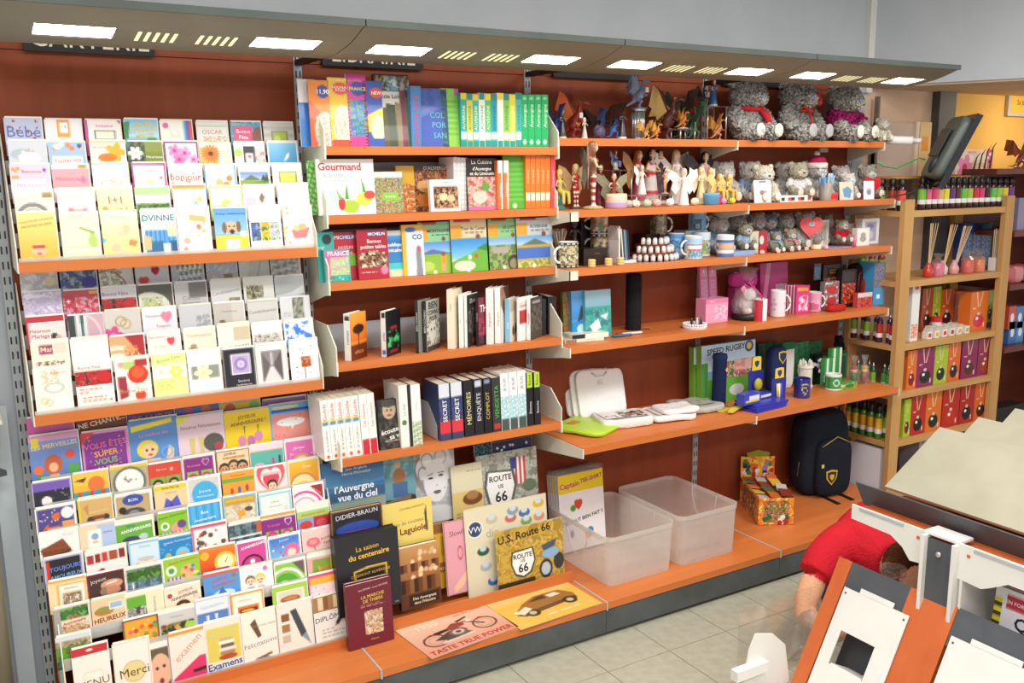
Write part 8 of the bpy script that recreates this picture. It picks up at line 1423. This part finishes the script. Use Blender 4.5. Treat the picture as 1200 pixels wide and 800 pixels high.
# ================================================================== monitor on its arm
c = un(1112, 178, 'y', -.38); M3 = Matrix.Translation(Vector(c)) @ Matrix.Rotation(math.radians(47), 4, 'Z') @ Matrix.Rotation(.42, 4, 'X')
p = thing('monitor', 'flat monitor on wall arm seen from its side', 'monitor'); p.matrix_world = M3
MB().box(-.21, .21, -.022, .006, -.2, .2, '16181a').build('bezel', 'glossy', p)
MB().box(-.195, .195, -.0232, -.022, -.185, .185, '2a2220').build('screen', 'glossy', p)
sup(MB(), (0, .022, .01), (.18, .03, .17), '5a625e', .3).build('back_casing', 'satin', p, smooth=True)
MB().box(-.1, .1, .06, .068, -.05, .1, '22262c').build('rear_panel', 'satin', p); MB().ell((-.08, .055, -.09), (.03, .02, .05), '2e3230').build('hinge', 'satin', p, smooth=True)
a0, a1 = un(1040, 164, 'y', -.2), un(1080, 165, 'y', -.34)
p = thing('swivel_bracket', 'white swivel bracket arm reaching behind the monitor', 'bracket', tuple(a0)); dv = Vector(a1 - a0)
MB().tube([(-.25, .2, 0), (0, 0, 0), tuple(dv * .75)], .022, 10, 'e6e2dc').build('arm', 'satin', p, smooth=True); MB().tube([tuple(dv * .75), tuple(dv)], .014, 10, 'cfccc8').build('joint', 'satin', p, smooth=True); MB().box(-.3, -.24, .18, .215, -.06, .06, 'd8d4ce').build('wall_plate', 'satin', p)
for k, (pts, c_) in enumerate((([(1028, 190), (1036, 195), (1050, 197), (1064, 191), (1078, 185), (1084, 187)], '3f8a4a'), ([(1034, 229), (1050, 230), (1066, 226), (1082, 219)], '2a2a2a'))):
    o = MB().tube([tuple(un(u, v, 'y', -.4)) for u, v in pts], .004, 6, c_).build('cable', 'satin', smooth=True); tag(o, ['green striped cable sagging to the monitor', 'black cable hanging under the monitor'][k], 'cable')
p = thing('framed_notice', 'yellow framed notice on yellow wall', 'frame', tuple(un(1192, 119, 'y', .03))); MB().box(-.12, .3, -.02, 0, -.09, .12, 'c8c4bc').build('frame', 'satin', p); MB().canvas(Cv(.36, .16, 'f0c84a', 't .35 .6 .2 5a4a2a 0 Se laver', .01), (-.09, -.0205, .09), (.36, 0, 0), (0, 0, -.16)).build('notice', 'print', p)
p = thing('leaning_mirror', 'pale framed mirror panel leaning on warm-tinted wall', 'mirror', (3.24, -.02, 1.68)); MB().box(0, .34, 0, .02, 0, .46, 'c8b4a4').build('panel', 'satin', p); MB().box(.33, .36, -.01, .02, 0, .47, 'e0d0bc').build('frame_edge', 'satin', p); MB().box(.0, .012, -.01, .02, 0, .6, '8a7264').build('frame_edge', 'satin', p)
o = MB().box(0, .1, 0, .02, 0, .3, 'e8c890').build('picture', 'paper', None, (3.62, -.02, 1.85)); tag(o, 'small orange picture behind the monitor', 'picture'); MB().box(.02, .08, -.001, 0, .14, .22, 'e89a2a').build('image', 'print', o)
# ================================================================== dark wood shelf beyond the pine unit
p = thing('dark_shelf_unit', 'dark wood shelf unit beyond the pine unit', 'shelf unit', (4.06, 0, 0)); DZ = (1.885, 1.53, 1.22, .85, .3)
for z in DZ: MB().box(.0 if z < 1.8 else -.22, .9, -.36, -.02, z - .03, z).build('shelf', 'dark_wood', p)
MB().box(.86, .9, -.36, -.02, 0, 1.86).build('side_panel', 'dark_wood', p); MB().box(0, .9, -.02, 0, 0, 1.86).build('back_panel', 'dark_wood', p)
SH['D1'] = (1.885, .36); SH['D2'] = (1.53, .36); SH['D3'] = (1.22, .36); SH['D4'] = (.85, .36)
dragon('D1', 1196, 160, 'carved brown wooden dragon on dark shelf', '6a3020', '7a3a26', -.4, -.2, spread=.6, base='5a281a')
for q in range(4): o = MB().tube([(0, 0, 0), (.02, 0, .06 + .02 * q), (.05, 0, .09 + .02 * q)], [.006, .004, .001], 6, '3a3428').build('horn_ornament', 'resin', None, (3.87 + .05 * q, -.2, 1.886)); tag(o, 'dark curved horn ornament near the wooden dragon', 'ornament', 'horn ornaments')
for q in range(2): pbox('D2', 1193 + 9 * q, 1201 + 9 * q, 232, ['lilac', 'orange'][q] + ' box on dark shelf', (['8a88a8', 'e07a4a'][q], ''), .1, -.3, group='boxes on the dark shelves')
for q in range(3): o = sup(MB(), (0, 0, .05), (.05, .04, .05), ['c8606a', 'd88a90', 'b84a50'][q], .5, noise=.004, seed=q).build('sweet_bag', 'satin', None, (4.14 + .08 * q, -.28, 1.221), smooth=True); tag(o, ['red', 'pink', 'crimson'][q] + ' bag of sweets on dark shelf', 'bag', 'sweet bags')
for q in range(4): pbox('D4', 1180 + 9 * (q % 2) + 2, 1188.5 + 9 * (q % 2) + 2, 377 - 18 * (q // 2), ['blue', 'sky blue', 'red', 'azure'][q] + ' game box stacked on dark shelf', (['3a6ab0', '4a8ac8', 'c84a3a', '3f78b8'][q], 'e .5 .5 .25 .2 e8ecf0'), .08, -.3, dz=.001 + .09 * (q // 2), group='game boxes on the dark shelf')
o = MB().box(0, .3, 0, .1, 0, .16, '24201e').build('dark_case', 'matte', None, (4.12, -.3, .3)); tag(o, 'dark case on lowest dark shelf', 'case')
# ================================================================== gondola fronts
D3 = Vector((-.46, 0, -.888)); N3 = Vector((-.888, 0, .46)); O3 = Vector((1.33, 0, .60))
def inc(y0, y1, s0, s1, t0, t1, name, mat, parent=g, hole=None):
    def P(y, s, t): return tuple(O3 + Vector((0, y, 0)) + D3 * s + N3 * t)
    m = MB()
    if not hole:
        q = [P(y, s, t) for t in (t0, t1) for (y, s) in ((y0, s0), (y1, s0), (y1, s1), (y0, s1))]
        for f in ((0, 1, 2, 3), (7, 6, 5, 4), (0, 4, 5, 1), (1, 5, 6, 2), (2, 6, 7, 3), (3, 7, 4, 0)): m.face([q[i] for i in f])
    else:
        ya, yb, sa, sb = hole; o_ = [(y0, s0), (y1, s0), (y1, s1), (y0, s1)]; n_ = [(ya, sa), (yb, sa), (yb, sb), (ya, sb)]
        v = [P(*a, t) for t in (t0, t1) for a in o_ + n_]; m.v = v
        for k in range(4):
            j = (k + 1) % 4; m.f += [(k, j, 4 + j, 4 + k), (8 + k, 12 + k, 12 + j, 8 + j), (k, 8 + k, 8 + j, j), (4 + k, 4 + j, 12 + j, 12 + k)]; m.c += [WHITE] * 4
    return m.build(name, mat, parent)
inc(-1.542, -1.488, 0, .68, -.03, 0, 'end_panel', 'cherry_stand'); inc(-1.93, -1.768, 0, .68, -.03, 0, 'divider_panel', 'cherry_stand')
for y0, y1 in ((-1.767, -1.543), (-2.5, -1.931)): inc(y0, y1, 0, .12, -.028, -.002, 'top_bar', 'dark_grey'); inc(y0, y1, .1, .68, -.12, -.11, 'recess_back', 'dark_grey')
for y0, y1 in ((-1.80, -1.553), (-2.22, -1.945)):
    pl = inc(y0, y1, .085, .66, .004, .008, 'pocket_plate', 'white_metal', hole=(y0 + .07, y1 - .045, .22, .335))
    inc(y0 + .075, y1 - .05, .330, .345, -.1, .004, 'pocket_floor', 'white_metal', pl)
    for yy in (y0 + .012, y1 - .012): inc(yy - .003, yy + .003, .1, .106, .008, .0095, 'rivet', 'dark_grey', pl)
    inc(y0 + .06, y1 - .06, .068, .086, .004, .008, 'tab', 'white_metal', pl)
def ledge(y0, y1, flip):
    L = y0 - y1; pts = [(y0, .80), (y1, .80), (y1, .69), (y1 + .045, .685), (y1 + .075, .72), (y1 + .12, .745), (y0, .75)] if not flip else [(y0, .80), (y1, .80), (y1, .73), (y0 - .16, .73), (y0 - .11, .70), (y0 - .08, .685), (y0, .69)]
    b = MB().prism(pts, GX - .006, GX, 'x').build('ledge_plate', 'white_metal', g)
    sbox('ledge_slot', GX - .0075, GX - .006, y0 - .2 if not flip else y0 - .22, y0 - .03 if not flip else y0 - .05, .786, .797, 'grey_metal', b)
    sbox('red_stud', GX - .0075, GX - .006, (y1 + .015) if not flip else y0 - .04, (y1 + .025) if not flip else y0 - .03, .765, .775, 'cherry_stand', b)
ledge(-1.527, -1.80, False); ledge(-1.915, -2.5, True)
sbox('pillar_panel', GX - .012, GX - .004, -1.905, -1.815, .42, .785, 'dark_grey', g)
for yy in (-1.812, -1.915): sbox('pillar_flange', GX - .03, GX, yy - .006, yy + .006, .42, .795, 'white_metal', g)
sbox('pillar_cap', GX - .01, GX + .06, -1.92, -1.80, .795, .803, 'white_metal', g)
k_ = MB().lathe([(.009, 0), (.009, .008), (.004, .01)], 14, (GX - .012, -1.86, .745), 'd8d8dc', ax=(-1, 0, 0)).build('lock', 'metal', g, smooth=True)
MB().prism([(GX + .2, .0), (GX + .21, .0), (GX + .21, .76), (GX + .2, .76)], -1.92, -2.5, 'y').build('compartment_back', 'white_metal', g)
MB().box(1.33, 1.56, -2.5, -1.93, .50, .51).build('compartment_floor', 'white_metal', g); MB().box(1.33, 1.56, -1.935, -1.928, .5, .76).build('compartment_side', 'white_metal', g)
for q in range(5):
    y0 = -1.99 - .002 * q; x = 1.40 + .016 * q
    o = MB().box(0, .012, -.3, 0, 0, .165, 'eceaf0', skip='l').canvas(Cv(.3, .165, 'f0eef2', 'r .12 .1 .35 .35 c83a4a;t .24 .22 .07 fff 0 EN FORME;t .6 .55 .3 26283a 0 *Quotidien;r 0 .2 .08 .9 e8d83a;S 0 .2 .08 .9 8 e8d83a,4a4a2a', .006), (0, 0, .165), (0, -.3, 0), (0, 0, -.165)).build('newspaper', 'paper', None, (x, y0, .511), rot=(0, .12, 0)); tag(o, 'newspaper with Quotidien heading, %s in the gondola pocket' % ['foremost', 'second', 'middle', 'fourth', 'rearmost'][q], 'newspaper', 'newspapers in the gondola')
pl = MB().prism([(.90, .16), (.935, .36), (.962, .411), (1.04, .39), (1.10, .335), (1.135, .16)], -1.475, -1.469, 'y').build('rack_end_plate', 'white_metal', g); sbox('plate_ledge', .86, 1.0, -1.50, -1.47, .28, .315, 'white_metal', pl)
o = MB().box(0, .34, 0, .004, 0, .28, 'e8dcb0').build('acrylic_sheet', 'clear', None, (.93, -1.43, .2)); tag(o, 'clear acrylic sheet behind white rack end plate', 'panel')
MB().prism([(1.15, .0), (1.8, .0), (1.8, .75), (1.36, .75), (1.36, .55)], -1.53, -1.54, 'y').build('lower_side', 'board_beige', g) if False else None
# ================================================================== kneeling person behind the gondola
p = thing('person', 'person in red tee-shirt kneeling behind gondola, arm lowered', 'person', (0, 0, 0))
SK, RD, JN = 'e0a884', 'c8202e', '3a4664'
m = MB(); m.tube([(2.22, -1.0, .32), (2.1, -1.06, .37), (1.95, -1.14, .40), (1.82, -1.21, .42), (1.75, -1.25, .42)], [.14, .15, .15, .14, .085], 14, RD)
m.tube([(1.80, -1.22, .42), (1.79, -1.27, .43), (1.785, -1.32, .43), (1.78, -1.36, .43)], [.13, .11, .085, .07], 12, RD); m.tube([(1.78, -1.36, .42), (1.775, -1.42, .42)], .05, 10, SK); m.ell((1.775, -1.47, .40), (.08, .09, .105), SK, 16, 12, ax=(-.3, -.7, .4))
m.tube([(1.78, -1.17, .43), (1.72, -1.18, .432), (1.66, -1.19, .43), (1.63, -1.193, .42), (1.60, -1.196, .41), (1.58, -1.2, .398), (1.56, -1.205, .382), (1.545, -1.207, .37)], [.10, .094, .085, .081, .077, .074, .07, .068], 16, RD); m.tube([(1.535, -1.21, .36), (1.475, -1.23, .29), (1.45, -1.25, .25), (1.465, -1.3, .235), (1.53, -1.42, .22)], [.05, .045, .042, .038, .026], 12, SK)
m.tube([(1.90, -1.34, .40), (1.89, -1.42, .34), (1.86, -1.46, .30)], [.085, .075, .065], 12, RD); m.tube([(1.865, -1.45, .31), (1.80, -1.47, .24), (1.64, -1.46, .22)], [.048, .04, .027], 12, SK)
for s, yo in ((0, -.96), (1, -1.12)):
    m.tube([(2.2, yo, .3), (2.02, yo - .04, .18), (1.90, yo - .05, .09)], [.105, .095, .07], 12, JN); m.tube([(1.90, yo - .05, .08), (2.1, yo - .02, .07), (2.3, yo, .06)], [.065, .06, .045], 10, JN); m.tube([(2.3, yo, .05), (2.44, yo, .05)], [.045, .035], 8, '2a2a2c')
for hx, hy in ((1.545, -1.435), (1.62, -1.46)):
    m.ell((hx + .01, hy - .02, .215), (.032, .042, .016), SK, 10, 8)
    for f in range(4): m.tube([(hx - .012 + .013 * f, hy - .05, .215), (hx - .012 + .013 * f, hy - .085 - .006 * (f in (1, 2)), .205), (hx - .01 + .013 * f, hy - .1 - .006 * (f in (1, 2)), .185)], .0078, 6, SK)
    m.tube([(hx - .02, hy - .015, .215), (hx - .042, hy - .045, .205), (hx - .04, hy - .07, .19)], .0085, 6, SK)
m.tube([(1.73, -1.54, .41), (1.715, -1.57, .385), (1.73, -1.56, .37)], [.012, .016, .012], 8, SK); m.ell((1.70, -1.45, .40), (.012, .02, .03), SK)
fuse(m, 'body', 'cloth', p, vox=.0085, relax=3)
for s in (-1, 1): MB().ell((1.735 + .028 * s, -1.553, .42), .009, '2a2018', 8, 6).build('eye', 'glossy', p, smooth=True)
MB().ell((1.74, -1.555, .35), (.02, .008, .006), 'a85a50', 8, 6).build('mouth', 'satin', p, smooth=True)
m = MB(); m.ell((1.785, -1.44, .435), (.092, .1, .098), '5a3420', 16, 12); m.tube([(1.85, -1.42, .45), (1.88, -1.46, .40), (1.87, -1.48, .32)], [.05, .045, .015], 10, '6f4426'); m.tube([(1.76, -1.40, .47), (1.70, -1.43, .43), (1.69, -1.46, .34)], [.04, .035, .012], 10, '63391f')
fuse(m, 'hair', 'fur', p, vox=.007, shag=.004)
for k, (u, v, y, r) in enumerate(((1048, 667, -1.5, .05), (941, 742, -1.42, .06))):
    c_ = un(u, v, 'y', y); o = sup(MB(), (0, 0, 0), (r, r * .6, r * (.5 if k == 0 else 1.2)), 'd8ccc4', .7, 18, 12, .009, 3 + k).build('plastic_bag', 'film', None, tuple(c_)); tag(o, ['crinkled clear bag beyond the gondola bar', 'crinkled clear bag hanging under the bare arm'][k], 'bag', 'clear bags')
